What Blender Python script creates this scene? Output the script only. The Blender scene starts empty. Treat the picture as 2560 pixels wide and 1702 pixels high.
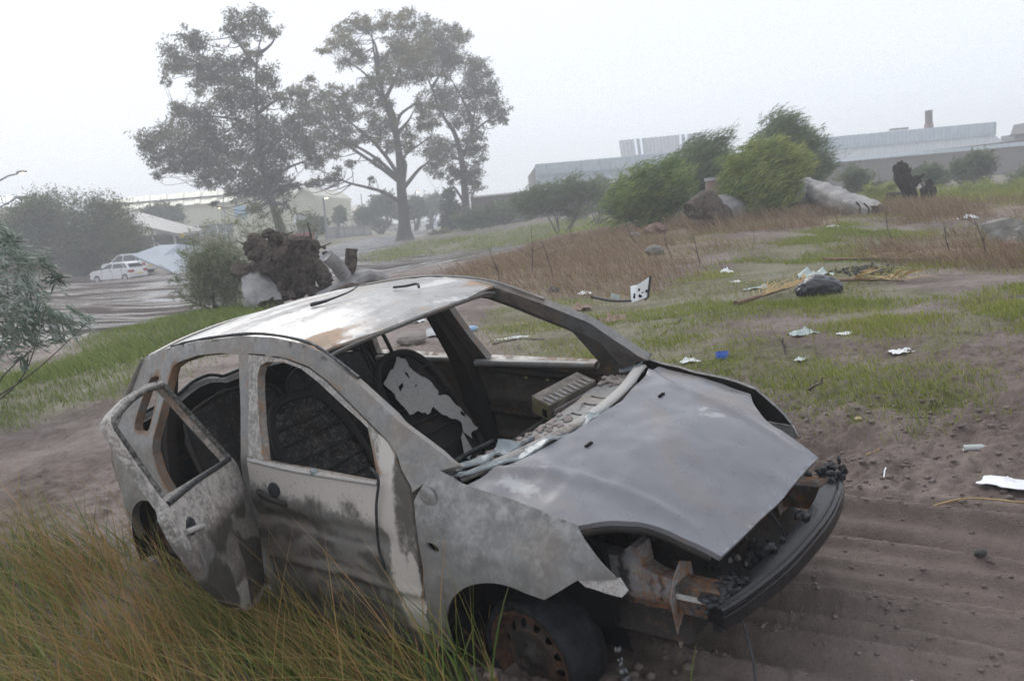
import bpy, bmesh, math, random
import numpy as np
from mathutils import Matrix, Vector
from mathutils.geometry import delaunay_2d_cdt

SC = bpy.context.scene
COL = SC.collection
rng = np.random.default_rng(7)
random.seed(7)

# ------------------------------------------------------------------ camera
CAMP = np.array([0.0, 0.0, 2.0])
WC = np.array([[0.9963452961909064, -0.08541692313736748, 0.0],
               [-0.01174009022450532, -0.13694222693120556, 0.9905094632383089],
               [-0.08460627068826174, -0.9868894445300684, -0.13744454603714665]])
FPX = 2288.45
cam_d = bpy.data.cameras.new('camera')
cam = bpy.data.objects.new('camera', cam_d)
COL.objects.link(cam)
mw = Matrix.Identity(4)
for i in range(3):
    mw[i][0] = WC[i, 0]; mw[i][1] = -WC[i, 1]; mw[i][2] = -WC[i, 2]; mw[i][3] = CAMP[i]
cam.matrix_world = mw
cam_d.sensor_fit = 'HORIZONTAL'
cam_d.sensor_width = 36.0
cam_d.lens = 36.0 * FPX / 2560.0
cam_d.clip_start = 0.05
cam_d.clip_end = 4000
cam_d.dof.use_dof = True
cam_d.dof.focus_distance = 5.2
cam_d.dof.aperture_fstop = 4.0
SC.camera = cam

# ------------------------------------------------------------------ world, sun, exposure
world = bpy.data.worlds.new('World')
SC.world = world
world.use_nodes = True
nt = world.node_tree
nt.nodes.clear()
n_out = nt.nodes.new('ShaderNodeOutputWorld')
n_bg = nt.nodes.new('ShaderNodeBackground')
n_sky = nt.nodes.new('ShaderNodeTexSky')
n_sky.sky_type = 'NISHITA'
n_sky.sun_disc = False
SUN_EL, SUN_AZ = math.radians(40), math.radians(-28)     # azimuth from +Y towards +X
n_sky.sun_elevation = SUN_EL
n_sky.sun_rotation = SUN_AZ
n_sky.air_density = 1.0
n_sky.dust_density = 4.0
n_sky.ozone_density = 1.0
n_mix = nt.nodes.new('ShaderNodeMix'); n_mix.data_type = 'RGBA'
n_mix.inputs[0].default_value = 0.93                     # closed overcast deck over the clear sky
SKY_GREY = (7.75, 8.2, 8.95, 1.0)
n_mix.inputs[7].default_value = SKY_GREY
nt.links.new(n_sky.outputs[0], n_mix.inputs[6])
nt.links.new(n_mix.outputs[2], n_bg.inputs[0])
n_bg.inputs[1].default_value = 0.116
nt.links.new(n_bg.outputs[0], n_out.inputs[0])

sun_d = bpy.data.lights.new('sun', 'SUN')
sun = bpy.data.objects.new('sun', sun_d)
COL.objects.link(sun)
sun_d.energy = 1.5
sun_d.angle = math.radians(28)
sun_d.color = (1.0, 0.97, 0.93)
sdir = Vector((math.sin(SUN_AZ) * math.cos(SUN_EL), math.cos(SUN_AZ) * math.cos(SUN_EL), math.sin(SUN_EL)))
sun.rotation_euler = sdir.to_track_quat('Z', 'Y').to_euler()

SC.view_settings.view_transform = 'Standard'
SC.view_settings.look = 'None'
SC.view_settings.gamma = 1.0
SC.view_settings.use_curve_mapping = False
SC.view_settings.exposure = 0.25
SC.cycles.max_bounces = 6
SC.cycles.diffuse_bounces = 3
SC.cycles.glossy_bounces = 3
SC.cycles.transmission_bounces = 4
SC.cycles.transparent_max_bounces = 6
SC.cycles.volume_bounces = 2
SC.cycles.use_denoising = True
SC.cycles.denoising_prefilter = 'NONE'

# ------------------------------------------------------------------ helpers
def at(px, py, y):
    """world point seen at photo pixel (px, py) at depth y metres ahead"""
    d = WC @ np.array([(px - 1280) / FPX, (py - 851) / FPX, 1.0])
    return CAMP + d * (y / d[1])

def _hash(ix, iy, s):
    h = (ix.astype(np.int64) * 374761393 + iy.astype(np.int64) * 668265263 + s * 974634777) & 0xFFFFFFFF
    h = ((h ^ (h >> 13)) * 1274126177) & 0xFFFFFFFF
    return ((h ^ (h >> 16)) & 0xFFFF) / 65535.0

def vn(x, y, s=0):
    x = np.asarray(x, float); y = np.asarray(y, float)
    ix = np.floor(x); iy = np.floor(y); fx = x - ix; fy = y - iy
    fx = fx * fx * (3 - 2 * fx); fy = fy * fy * (3 - 2 * fy)
    a = _hash(ix, iy, s); b = _hash(ix + 1, iy, s); c = _hash(ix, iy + 1, s); d = _hash(ix + 1, iy + 1, s)
    return (a * (1 - fx) + b * fx) * (1 - fy) + (c * (1 - fx) + d * fx) * fy

def fbm(x, y, o=4, s=0, g=0.5):
    t = 0; a = 1; n = 0
    for k in range(o):
        t = t + a * vn(x * 2 ** k + 17.3 * k, y * 2 ** k - 9.1 * k, s + k); n += a; a *= g
    return t / n

def sstep(a, b, x):
    t = np.clip((np.asarray(x, float) - a) / (b - a), 0, 1)
    return t * t * (3 - 2 * t)

def inpoly(px, py, poly):
    poly = np.asarray(poly, float)
    r = np.zeros(np.shape(px), bool)
    j = len(poly) - 1
    for i in range(len(poly)):
        xi, yi = poly[i]; xj, yj = poly[j]
        if yi != yj:
            c = ((yi > py) != (yj > py)) & (px < (xj - xi) * (py - yi) / (yj - yi) + xi)
            r ^= c
        j = i
    return r

def polydist(px, py, poly):
    poly = np.asarray(poly, float)
    d = np.full(np.shape(px), 1e9)
    for i in range(len(poly)):
        a = poly[i - 1]; b = poly[i]; ab = b - a; L = ab @ ab + 1e-12
        t = np.clip(((px - a[0]) * ab[0] + (py - a[1]) * ab[1]) / L, 0, 1)
        d = np.minimum(d, np.hypot(px - a[0] - t * ab[0], py - a[1] - t * ab[1]))
    return d

ORIG = {}

def _mesh(name, V, F, mat=None, smooth=True, attrs=None):
    me = bpy.data.meshes.new(name)
    V = np.ascontiguousarray(V, np.float32)
    if isinstance(F, np.ndarray):
        n, k = F.shape
        me.vertices.add(len(V)); me.vertices.foreach_set('co', V.ravel())
        me.loops.add(n * k); me.loops.foreach_set('vertex_index', np.ascontiguousarray(F, np.int32).ravel())
        me.polygons.add(n); me.polygons.foreach_set('loop_start', np.arange(0, n * k, k, dtype=np.int32))
        me.update(calc_edges=True)
    else:
        me.from_pydata([tuple(map(float, v)) for v in V], [], [tuple(int(i) for i in f) for f in F])
        me.update()
    if smooth:
        me.polygons.foreach_set('use_smooth', np.ones(len(me.polygons), bool))
    for k, a in (attrs or {}).items():
        a = np.ascontiguousarray(a, np.float32)
        if a.ndim == 2:
            at_ = me.attributes.new(k, 'FLOAT_COLOR', 'POINT')
            if a.shape[1] == 3: a = np.c_[a, np.ones(len(a), np.float32)]
            at_.data.foreach_set('color', np.ascontiguousarray(a, np.float32).ravel())
        else:
            at_ = me.attributes.new(k, 'FLOAT', 'POINT')
            at_.data.foreach_set('value', a)
    if mat: me.materials.append(mat)
    return me

def root_of(o):
    while o.parent is not None: o = o.parent
    return o

def tag(o, label=None, cat=None, group=None, kind=None):
    if label: o['label'] = label
    if cat: o['category'] = cat
    if group: o['group'] = group
    if kind: o['kind'] = kind
    return o

def mk(name, V, F, mat=None, parent=None, smooth=True, attrs=None, loc=None, kind=None, label=None):
    V = np.asarray(V, float)
    if parent is not None:
        V = V - ORIG.get(root_of(parent).name, np.zeros(3))
    elif loc is not None:
        V = V - np.asarray(loc)
    o = bpy.data.objects.new(name, _mesh(name, V, F, mat, smooth, attrs))
    COL.objects.link(o)
    if parent is not None: o.parent = parent
    elif loc is not None:
        o.location = [float(c) for c in loc]; ORIG[o.name] = np.asarray(loc, float)
    if kind: o['kind'] = kind
    if label: o['label'] = label
    return o

def thing(name, label, cat, loc=(0, 0, 0), group=None):
    o = bpy.data.objects.new(name, None)
    COL.objects.link(o)
    o.empty_display_size = 0.2
    o.location = [float(c) for c in loc]
    ORIG[o.name] = np.asarray(loc, float)
    return tag(o, label, cat, group)

def copy_tree(o, parent=None):
    c = o.copy(); COL.objects.link(c)
    if parent is not None: c.parent = parent
    for ch in list(o.children): copy_tree(ch, c)
    return c

class G:
    """collects shapes into one mesh"""
    def __init__(s): s.V = []; s.F = []; s.n = 0
    def add(s, V, F):
        V = np.asarray(V, float); s.V.append(V)
        for f in (F.tolist() if isinstance(F, np.ndarray) else F): s.F.append([i + s.n for i in f])
        s.n += len(V); return s
    def mk(s, name, mat, parent=None, smooth=False, **k):
        return mk(name, np.concatenate(s.V), s.F, mat, parent, smooth, **k)

def box(c, size, R=None):
    x, y, z = np.asarray(size) / 2
    V = np.array([[-x, -y, -z], [x, -y, -z], [x, y, -z], [-x, y, -z], [-x, -y, z], [x, -y, z], [x, y, z], [-x, y, z]], float)
    if R is not None: V = V @ np.asarray(R).T
    return V + np.asarray(c), [[3, 2, 1, 0], [4, 5, 6, 7], [0, 1, 5, 4], [1, 2, 6, 5], [2, 3, 7, 6], [3, 0, 4, 7]]

def rotm(ax, deg):
    return np.array(Matrix.Rotation(math.radians(deg), 3, ax))

def tube(P, r, n=8, cap=True, sq=1.0):
    P = np.asarray(P, float); m = len(P)
    r = np.broadcast_to(np.asarray(r, float), (m,))
    T = np.gradient(P, axis=0); T /= np.linalg.norm(T, axis=1)[:, None] + 1e-9
    ref = np.array([0, 0, 1.0]) if abs(T[:, 2]).mean() < .8 else np.array([1.0, 0, 0])
    A = np.cross(T, ref); A /= np.linalg.norm(A, axis=1)[:, None] + 1e-9
    B = np.cross(A, T)
    th = np.arange(n) * 2 * math.pi / n
    V = P[:, None] + r[:, None, None] * (np.cos(th)[None, :, None] * A[:, None] + sq * np.sin(th)[None, :, None] * B[:, None])
    F = []
    for i in range(m - 1):
        for j in range(n):
            k = (j + 1) % n
            F.append([i * n + j, i * n + k, (i + 1) * n + k, (i + 1) * n + j])
    if cap:
        F.append(list(range(n))); F.append([(m - 1) * n + j for j in range(n)][::-1])
    return V.reshape(-1, 3), F

def smooth_path(P, k=6):
    P = np.asarray(P, float)
    Q = np.concatenate([[2 * P[0] - P[1]], P, [2 * P[-1] - P[-2]]])
    out = []
    for i in range(1, len(Q) - 2):
        p0, p1, p2, p3 = Q[i - 1:i + 3]
        for t in np.arange(k) / k:
            out.append(.5 * ((2 * p1) + (-p0 + p2) * t + (2 * p0 - 5 * p1 + 4 * p2 - p3) * t ** 2 + (-p0 + 3 * p1 - 3 * p2 + p3) * t ** 3))
    out.append(P[-1])
    return np.array(out)

def prism(P, ext):
    P = np.asarray(P, float); n = len(P)
    V = np.concatenate([P, P + np.asarray(ext, float)])
    return V, [list(range(n))[::-1], [n + i for i in range(n)]] + [[i, (i + 1) % n, n + (i + 1) % n, n + i] for i in range(n)]

def ico(sub=2):
    bm = bmesh.new(); bmesh.ops.create_icosphere(bm, subdivisions=sub, radius=1)
    V = np.array([v.co[:] for v in bm.verts]); F = [[v.index for v in f.verts] for f in bm.faces]
    bm.free(); return V, F
ICO1, ICO2, ICO3 = ico(1), ico(2), ico(3)

def blob(c, size, seed=0, amp=.3, fr=1.6, I=None):
    V, F = I or ICO2
    s = 1 + amp * 2 * (fbm(V[:, 0] * fr + seed * 3.1 + V[:, 2] * 1.3, V[:, 1] * fr + seed * 1.7 - V[:, 2] * 1.9, 3, seed) - .5)
    return V * s[:, None] * np.asarray(size) + np.asarray(c), F

def resample(poly, step):
    out = []
    n = len(poly)
    for i in range(n):
        a = np.asarray(poly[i], float); b = np.asarray(poly[(i + 1) % n], float)
        k = max(1, int(np.hypot(*(b - a)) / step + .5))
        for t in range(k): out.append(a + (b - a) * t / k)
    return np.array(out)

def curve2(pts, k=5):
    """smooth an open run of 2-D points"""
    P = np.c_[np.asarray(pts, float), np.zeros(len(pts))]
    return [tuple(p[:2]) for p in smooth_path(P, k)]

def panel(outline, holes, surf, step, thick, out, disp=None, inner_shift=None):
    """sheet of real thickness: outline and holes in (u, v), lifted onto surf(u, v).  Returns V, F, U (u,v per vertex), side (0 outer 1 inner 2 rim)"""
    loops = [resample(outline, step)] + [resample(h, step) for h in holes]
    pts = []; edges = []; n = 0
    for L in loops:
        m = len(L); pts.append(L); edges += [(n + i, n + (i + 1) % m) for i in range(m)]; n += m
    nb = n
    mn = loops[0].min(0); mx = loops[0].max(0)
    gu, gv = np.meshgrid(np.arange(mn[0], mx[0], step), np.arange(mn[1], mx[1], step))
    gu = gu + (np.arange(gu.shape[0]) % 2)[:, None] * step * .5
    gu = gu.ravel(); gv = gv.ravel()
    ok = inpoly(gu, gv, loops[0]) & (polydist(gu, gv, loops[0]) > step * .45)
    for L in loops[1:]: ok &= ~inpoly(gu, gv, L) & (polydist(gu, gv, L) > step * .45)
    pts.append(np.c_[gu[ok], gv[ok]])
    P = np.concatenate(pts)
    r = delaunay_2d_cdt([Vector(p) for p in P], edges, [], 0, 1e-7)
    P2 = np.array([v[:] for v in r[0]]); T = np.array([f for f in r[2] if len(f) == 3])
    c = P2[T].mean(1)
    ok = inpoly(c[:, 0], c[:, 1], loops[0])
    for L in loops[1:]: ok &= ~inpoly(c[:, 0], c[:, 1], L)
    T = T[ok]
    V = surf(P2[:, 0], P2[:, 1])
    fn = np.cross(V[T[:, 1]] - V[T[:, 0]], V[T[:, 2]] - V[T[:, 0]])
    if (fn.sum(0) @ np.asarray(out)) < 0: T = T[:, ::-1]; fn = -fn
    N = np.zeros_like(V)
    for k in range(3): np.add.at(N, T[:, k], fn)
    N /= np.linalg.norm(N, axis=1)[:, None] + 1e-12
    if disp is not None: V = V + N * disp(P2[:, 0], P2[:, 1])[:, None]
    W = V - N * thick
    if inner_shift is not None: W = V + np.asarray(inner_shift)
    # boundary edges
    E = {}
    for t in T:
        for a, b in ((t[0], t[1]), (t[1], t[2]), (t[2], t[0])):
            if (b, a) in E: del E[(b, a)]
            else: E[(a, b)] = 1
    nv = len(V)
    ids = sorted({i for e in E for i in e}); rm = {v: k for k, v in enumerate(ids)}; nr = len(ids)
    VV = np.concatenate([V, W, V[ids], W[ids]])
    F = [list(t) for t in T] + [[t[2] + nv, t[1] + nv, t[0] + nv] for t in T]
    F += [[2 * nv + rm[b], 2 * nv + rm[a], 2 * nv + nr + rm[a], 2 * nv + nr + rm[b]] for a, b in E]
    U = np.concatenate([P2, P2, P2[ids], P2[ids]])
    side = np.concatenate([np.zeros(nv), np.ones(nv), np.full(2 * nr, 2)])
    return VV, F, U, side

# ------------------------------------------------------------------ materials
def newmat(name):
    m = bpy.data.materials.new(name); m.use_nodes = True
    t = m.node_tree; t.nodes.clear()
    o = t.nodes.new('ShaderNodeOutputMaterial'); b = t.nodes.new('ShaderNodeBsdfPrincipled')
    t.links.new(b.outputs[0], o.inputs[0])
    return m, t, b, o

def N(t, kind, **k):
    n = t.nodes.new(kind)
    for a, v in k.items(): setattr(n, a, v)
    return n

def noise(t, scale, detail=4, rough=.55, vec=None, dist=0.0):
    n = N(t, 'ShaderNodeTexNoise'); n.inputs['Scale'].default_value = scale
    n.inputs['Detail'].default_value = detail; n.inputs['Roughness'].default_value = rough
    n.inputs['Distortion'].default_value = dist
    if vec is not None: t.links.new(vec, n.inputs['Vector'])
    return n.outputs['Fac']

def math_(t, op, a, b=None, c=None, clamp=False):
    n = N(t, 'ShaderNodeMath', operation=op, use_clamp=clamp)
    for i, v in enumerate((a, b, c)):
        if v is None: continue
        if isinstance(v, (int, float)): n.inputs[i].default_value = v
        else: t.links.new(v, n.inputs[i])
    return n.outputs[0]

def mixc(t, f, a, b, blend='MIX'):
    n = N(t, 'ShaderNodeMix', data_type='RGBA', blend_type=blend)
    for i, v in ((0, f), (6, a), (7, b)):
        if isinstance(v, (int, float)): n.inputs[i].default_value = v
        elif isinstance(v, tuple): n.inputs[i].default_value = v if len(v) == 4 else (*v, 1)
        else: t.links.new(v, n.inputs[i])
    return n.outputs[2]

def ramp(t, f, stops):
    n = N(t, 'ShaderNodeValToRGB'); e = n.color_ramp.elements
    while len(e) < len(stops): e.new(.5)
    for el, (p, c) in zip(e, stops):
        el.position = p; el.color = (*c, 1) if isinstance(c, tuple) else (c, c, c, 1)
    t.links.new(f, n.inputs[0]); return n.outputs[0]

def smooth01(t, v, a, b):
    n = N(t, 'ShaderNodeMapRange', interpolation_type='SMOOTHSTEP')
    t.links.new(v, n.inputs[0]); n.inputs[1].default_value = a; n.inputs[2].default_value = b
    return n.outputs[0]

def objvec(t, sx=1, sy=1, sz=1):
    c = N(t, 'ShaderNodeTexCoord')
    if (sx, sy, sz) == (1, 1, 1): return c.outputs['Object']
    m = N(t, 'ShaderNodeMapping'); m.inputs['Scale'].default_value = (sx, sy, sz)
    t.links.new(c.outputs['Object'], m.inputs[0]); return m.outputs[0]

def bump(t, b, h, s=.3, d=.02):
    n = N(t, 'ShaderNodeBump'); n.inputs['Strength'].default_value = s; n.inputs['Distance'].default_value = d
    t.links.new(h, n.inputs['Height']); t.links.new(n.outputs[0], b.inputs['Normal'])

def mat(name, a, b=None, scale=5, rough=.6, metal=0, bmp=0, bscale=None, detail=5, stretch=(1, 1, 1), spec=.5, bd=.02):
    m, t, bs, o = newmat(name)
    v = objvec(t, *stretch)
    if b is None: bs.inputs['Base Color'].default_value = (*a, 1)
    else:
        f = noise(t, scale, detail, .6, v)
        t.links.new(ramp(t, f, [(.32, a), (.68, b)]), bs.inputs['Base Color'])
    bs.inputs['Roughness'].default_value = rough; bs.inputs['Metallic'].default_value = metal
    bs.inputs['Specular IOR Level'].default_value = spec
    if bmp: bump(t, bs, noise(t, bscale or scale * 3, 6, .6, v), bmp, bd)
    return m

def leafmat(name, stops, rough=.55, trans=.25, hue=.0):
    m, t, b, o = newmat(name)
    a = N(t, 'ShaderNodeAttribute', attribute_name='rnd')
    col = ramp(t, a.outputs['Fac'], stops)
    t.links.new(col, b.inputs['Base Color']); b.inputs['Roughness'].default_value = rough
    b.inputs['Specular IOR Level'].default_value = .3
    tr = N(t, 'ShaderNodeBsdfTranslucent'); t.links.new(col, tr.inputs[0])
    mx = N(t, 'ShaderNodeMixShader'); mx.inputs[0].default_value = trans
    t.links.new(b.outputs[0], mx.inputs[1]); t.links.new(tr.outputs[0], mx.inputs[2])
    t.links.new(mx.outputs[0], o.inputs[0])
    return m
# ------------------------------------------------------------------ car placement (needed by the ground under it)
CARM = np.array([[0.7557259325944133, 0.6467438965702111, -0.10295944373142313],
                 [-0.6544367163340673, 0.7516491316616857, -0.08207415662751408],
                 [0.024308416612102257, 0.1294060088304027, 0.9912936929893169]])
CARO = np.array([0.48349915, 3.75232521, 0.19929116])
def c2w(P): return np.atleast_2d(np.asarray(P, float)) @ CARM.T + CARO
def w2c(P): return (np.atleast_2d(np.asarray(P, float)) - CARO) @ CARM

# ------------------------------------------------------------------ ground
_cp = [c2w((x, y, .07))[0] for x, y in ((1.6, 1.6), (1.6, -1.6), (-3.6, 1.6), (-3.6, -1.6), (0, -.8), (0, .8), (-2.5, -.8), (-2.5, .8), (2.2, -3), (-3.5, -3.2), (-1, -2.6), (-1.2, 0))]
_cp += [at(*p) for p in ((2560, 900, 5.7), (2560, 720, 9.5), (2050, 745, 10.5), (1806, 890, 7.4), (1600, 755, 13), (2500, 620, 17), (2150, 540, 26),
    (1790, 560, 27), (1300, 640, 28), (1300, 700, 17), (1000, 690, 23), (700, 765, 18), (520, 780, 17), (300, 930, 11), (100, 1000, 10), (0, 960, 12.5),
    (0, 1250, 6.3), (250, 860, 24), (450, 790, 32), (300, 704, 66), (900, 692, 46), (1100, 640, 62), (640, 650, 60), (0, 800, 30), (-300, 720, 60),
    (1010, 605, 88), (1165, 575, 95), (1100, 562, 250), (985, 578, 165), (1000, 585, 105), (760, 605, 95), (2400, 500, 40), (1400, 600, 55), (1350, 545, 75), (1700, 520, 45))]
_cp += [np.array(p, float) for p in ((-5, -3, -.3), (5, -3, .3), (0, -8, -.2), (-90, 140, -.5), (-30, 140, .3), (40, 130, 1.2), (90, 140, 1.6), (60, 40, 1.6),
    (-60, 20, -.6), (-250, 400, 0), (0, 450, 2), (250, 400, 2), (250, 50, 2), (-250, 50, -.5), (0, 900, 2), (-600, 500, 0), (600, 500, 2), (0, -60, 0))]
_cp = np.array(_cp)
_D = np.hypot(_cp[:, None, 0] - _cp[None, :, 0], _cp[:, None, 1] - _cp[None, :, 1])
_K = np.zeros((len(_cp) + 3,) * 2)
_K[:len(_cp), :len(_cp)] = -_D - np.eye(len(_cp)) * .02
_K[:len(_cp), len(_cp):] = np.c_[np.ones(len(_cp)), _cp[:, :2]]
_K[len(_cp):, :len(_cp)] = _K[:len(_cp), len(_cp):].T
_wts = np.linalg.solve(_K, np.r_[_cp[:, 2], 0, 0, 0])

def h0(x, y):
    x = np.asarray(x, float); y = np.asarray(y, float)
    z = _wts[-3] + _wts[-2] * x + _wts[-1] * y
    for (a, b, _), w in zip(_cp, _wts): z = z - w * np.sqrt((x - a) ** 2 + (y - b) ** 2 + .09)
    return z

def hit(px, py, zoff=0.0):
    """where the sight line of a photo pixel meets the smooth ground"""
    ys = np.concatenate([np.arange(1.2, 12, .02), np.arange(12, 140, .1), np.arange(140, 320, .4)])
    d = WC @ np.array([(px - 1280) / FPX, (py - 851) / FPX, 1.0]); d = d / d[1]
    P = CAMP + ys[:, None] * d
    below = np.where(P[:, 2] < h0(P[:, 0], P[:, 1]) + zoff)[0]
    return P[below[0]] if len(below) else P[-1]

def hitpoly(pts): return np.array([hit(*p)[:2] for p in pts])

# wheel ruts running away from the car's front, to the right of the photo
_t0, _t1 = hit(1960, 1320), hit(2557, 1391)
TD = (_t1 - _t0)[:2]; TD /= np.linalg.norm(TD); TN = np.array([-TD[1], TD[0]])
def tv(p): return float(np.asarray(p[:2]) @ TN)
_bend = lambda u: .010 * np.sin(u * 1.3) + .006 * np.sin(u * 3.1 + 1)
RUT = [(tv(hit(2400, r)), a, s) for r, a, s in ((1268, .02, .05), (1318, .06, .045), (1366, -.028, .05), (1398, .022, .018), (1432, -.012, .03), (1462, .030, .02), (1500, -.016, .035),
        (1528, .024, .018), (1556, .028, .018), (1590, -.02, .04), (1630, .028, .022), (1664, .016, .02), (1730, -.02, .06), (1800, .03, .03))]
LT0, LT1 = hit(0, 1075), hit(240, 1090)
LD = (LT1 - LT0)[:2]; LD /= np.linalg.norm(LD); LN = np.array([-LD[1], LD[0]])
LRUT = [(float(hit(60, r)[:2] @ LN), a, s) for r, a, s in ((1010, .03, .05), (1045, -.02, .05), (1085, .035, .05), (1120, -.02, .06), (1180, .025, .05), (1240, -.02, .06))]
YARD = hitpoly([(-250, 900), (0, 872), (150, 850), (330, 825), (450, 792), (560, 755), (700, 730), (900, 697), (1060, 668), (1200, 650), (1330, 622), (1440, 590), (1400, 583), (1250, 612),
                (1100, 632), (960, 648), (880, 640), (1000, 612), (960, 606), (870, 622), (820, 640), (700, 655), (500, 680), (300, 690), (100, 700), (-250, 720)])
ROAD = hitpoly([(780, 668), (880, 640), (1000, 608), (1000, 598), (1060, 586), (1120, 566), (1116, 556), (1085, 556), (1040, 575), (950, 592), (860, 606), (820, 622), (790, 640)])
CHURN = hitpoly([(1860, 1010), (2100, 985), (2560, 1010), (2560, 1250), (2250, 1262), (1980, 1250), (1930, 1120)])
DRY = [hitpoly(p) for p in (
    [(1130, 700), (1220, 655), (1330, 625), (1450, 585), (1600, 560), (1760, 560), (1800, 590), (1760, 640), (1680, 680), (1620, 720), (1560, 745), (1440, 740), (1330, 730), (1230, 715)],
    [(1700, 560), (1850, 520), (2000, 525), (2110, 545), (2090, 565), (1960, 580), (1850, 590), (1740, 590)],
    [(2230, 520), (2400, 520), (2420, 555), (2290, 560)], [(2200, 620), (2400, 590), (2560, 640), (2560, 670), (2380, 668), (2200, 650)],
    [(2380, 500), (2560, 470), (2560, 540), (2420, 530)])]
GREEN = [hitpoly(p) for p in (
    [(-100, 1010), (0, 960), (200, 890), (400, 800), (560, 770), (620, 770), (620, 830), (400, 930), (300, 990), (120, 1040), (0, 1075), (-100, 1090)],
    [(1250, 800), (1300, 760), (1600, 740), (1900, 640), (2100, 560), (2250, 580), (2560, 560), (2560, 660), (2250, 680), (2050, 770), (1800, 800), (1700, 830), (1500, 900), (1350, 880)],
    [(1500, 880), (1700, 850), (2000, 880), (2050, 920), (1850, 950), (1650, 930)], [(1850, 950), (2050, 930), (2350, 960), (2450, 1000), (2330, 1020), (2100, 1000)],
    [(2120, 790), (2230, 780), (2270, 810), (2230, 850), (2140, 845)], [(2290, 880), (2480, 770), (2560, 730), (2560, 790), (2420, 870), (2330, 890)],
    [(1880, 760), (2200, 720), (2350, 735), (2200, 770), (1950, 785)],
    [(930, 640), (1000, 618), (1150, 600), (1400, 560), (1500, 560), (1350, 600), (1150, 630), (980, 640)])]

def zmask(x, y, polys, soft):
    m = np.zeros(np.shape(x))
    for p in polys:
        mn = p.min(0) - 3; mx = p.max(0) + 3
        s = (x > mn[0]) & (x < mx[0]) & (y > mn[1]) & (y < mx[1])
        if not s.any(): continue
        d = polydist(x[s], y[s], p); d = np.where(inpoly(x[s], y[s], p), d, -d)
        w = soft * np.clip(np.hypot(x[s], y[s]) / 12, .35, 6)
        m[s] = np.maximum(m[s], sstep(-w, w, d + (fbm(x[s] * 1.3 / w * .3, y[s] * 1.3 / w * .3, 3, 5) - .5) * w * 2))
    return m

_wheels = [c2w((-.03, -.93, 0))[0], c2w((-2.49, -.80, 0))[0], c2w((0, .8, 0))[0], c2w((-2.49, .8, 0))[0]]

def h1(x, y):
    """ground with its medium relief (no wheel ruts)"""
    z = h0(x, y)
    r = np.hypot(x, y)
    a = sstep(2, 30, r)
    z = z + (fbm(x * .35, y * .35, 4, 1) - .5) * (.10 + .25 * a)
    return z

def hfull(x, y):
    z = h1(x, y)
    r = np.hypot(x, y)
    near = 1 - sstep(9, 16, r)
    lump = fbm(x * 2.2, y * 2.2, 5, 3, .55)
    z = z + near * (lump - .5) * .09
    # ruts
    u = x * TD[0] + y * TD[1]; v = x * TN[0] + y * TN[1]
    vv = v + _bend(u) + (fbm(u * .9, v * 5, 2, 11) - .5) * .022 + (fbm(u * 6, v * 6, 2, 12) - .5) * .008
    u0 = float(c2w((.2, -.5, 0))[0, :2] @ TD)
    w = sstep(u0 - .9, u0 + .3, u) * (1 - sstep(u0 + 4, u0 + 8, u))
    zone = sstep(-.2, .1, tv(hit(2400, 1255)) - v) 
    z = z + near * (1 - .8 * zone * w) * ((fbm(x * 10, y * 10, 4, 59, .65) - .5) * .034 + np.maximum(0, fbm(x * 19, y * 19, 3, 60) - .60) * .10)
    rut = np.zeros_like(z)
    for c, a, s in RUT:
        d = vv - c
        n = (.9 + 1.3 * fbm(u * 1.6, np.full_like(u, c * 7), 3, 21, .5)) * (1 + .35 * (fbm(u * 3, v * 9, 3, 23, .6) - .5))
        rut += a * n * np.where(d < 0, np.exp(-(d / np.maximum(s * .7, .024)) ** 2), np.exp(-(d / max(s, .028)) ** 2))
    z = np.where(near > 0, z - zone * w * (lump - .5) * .08 + 1.15 * w * rut, z)
    ch = zmask(x, y, [CHURN], .25) * near
    z = z + ch * ((fbm(x * 5.5, y * 5.5, 5, 57, .6) - .5) * .13 + (np.abs(fbm(x * 3, y * 3, 3, 58) - .5)) * -.12)
    z += near * zone * w * (fbm(u * .7, v * 13, 2, 31) - .5) * .030          # fine tread lines
    z += near * zone * w * np.maximum(0, fbm(u * 14, v * 14, 3, 33) - .62) * .07 * sstep(.45, .6, fbm(u * 2.3, v * 9, 2, 35))
    # ruts on the left behind the car
    u2 = x * LD[0] + y * LD[1]; v2 = x * LN[0] + y * LN[1]
    c0 = float(LT1[:2] @ LD)
    w2 = 1 - sstep(c0 - .3, c0 + .5, u2)
    vv2 = v2 + .04 * np.sin(u2 * 1.1)
    for c, a, s in LRUT: z += w2 * near * a * np.exp(-((vv2 - c) / s) ** 2) * (.5 + fbm(u2 * 4, v2 * 4, 3, 41))
    # mud pushed up round the wheels
    for i, wp in enumerate(_wheels):
        d = np.hypot(x - wp[0], y - wp[1])
        s = d < 1.0
        if s.any():
            z[s] += (.185 if i == 0 else .06) * np.exp(-(d[s] / (.37 if i == 0 else .33)) ** 2) + .12 * np.exp(-(d[s] / .42) ** 2) * (fbm(x[s] * 13, y[s] * 13, 4, 51) - .45)
    return z

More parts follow.
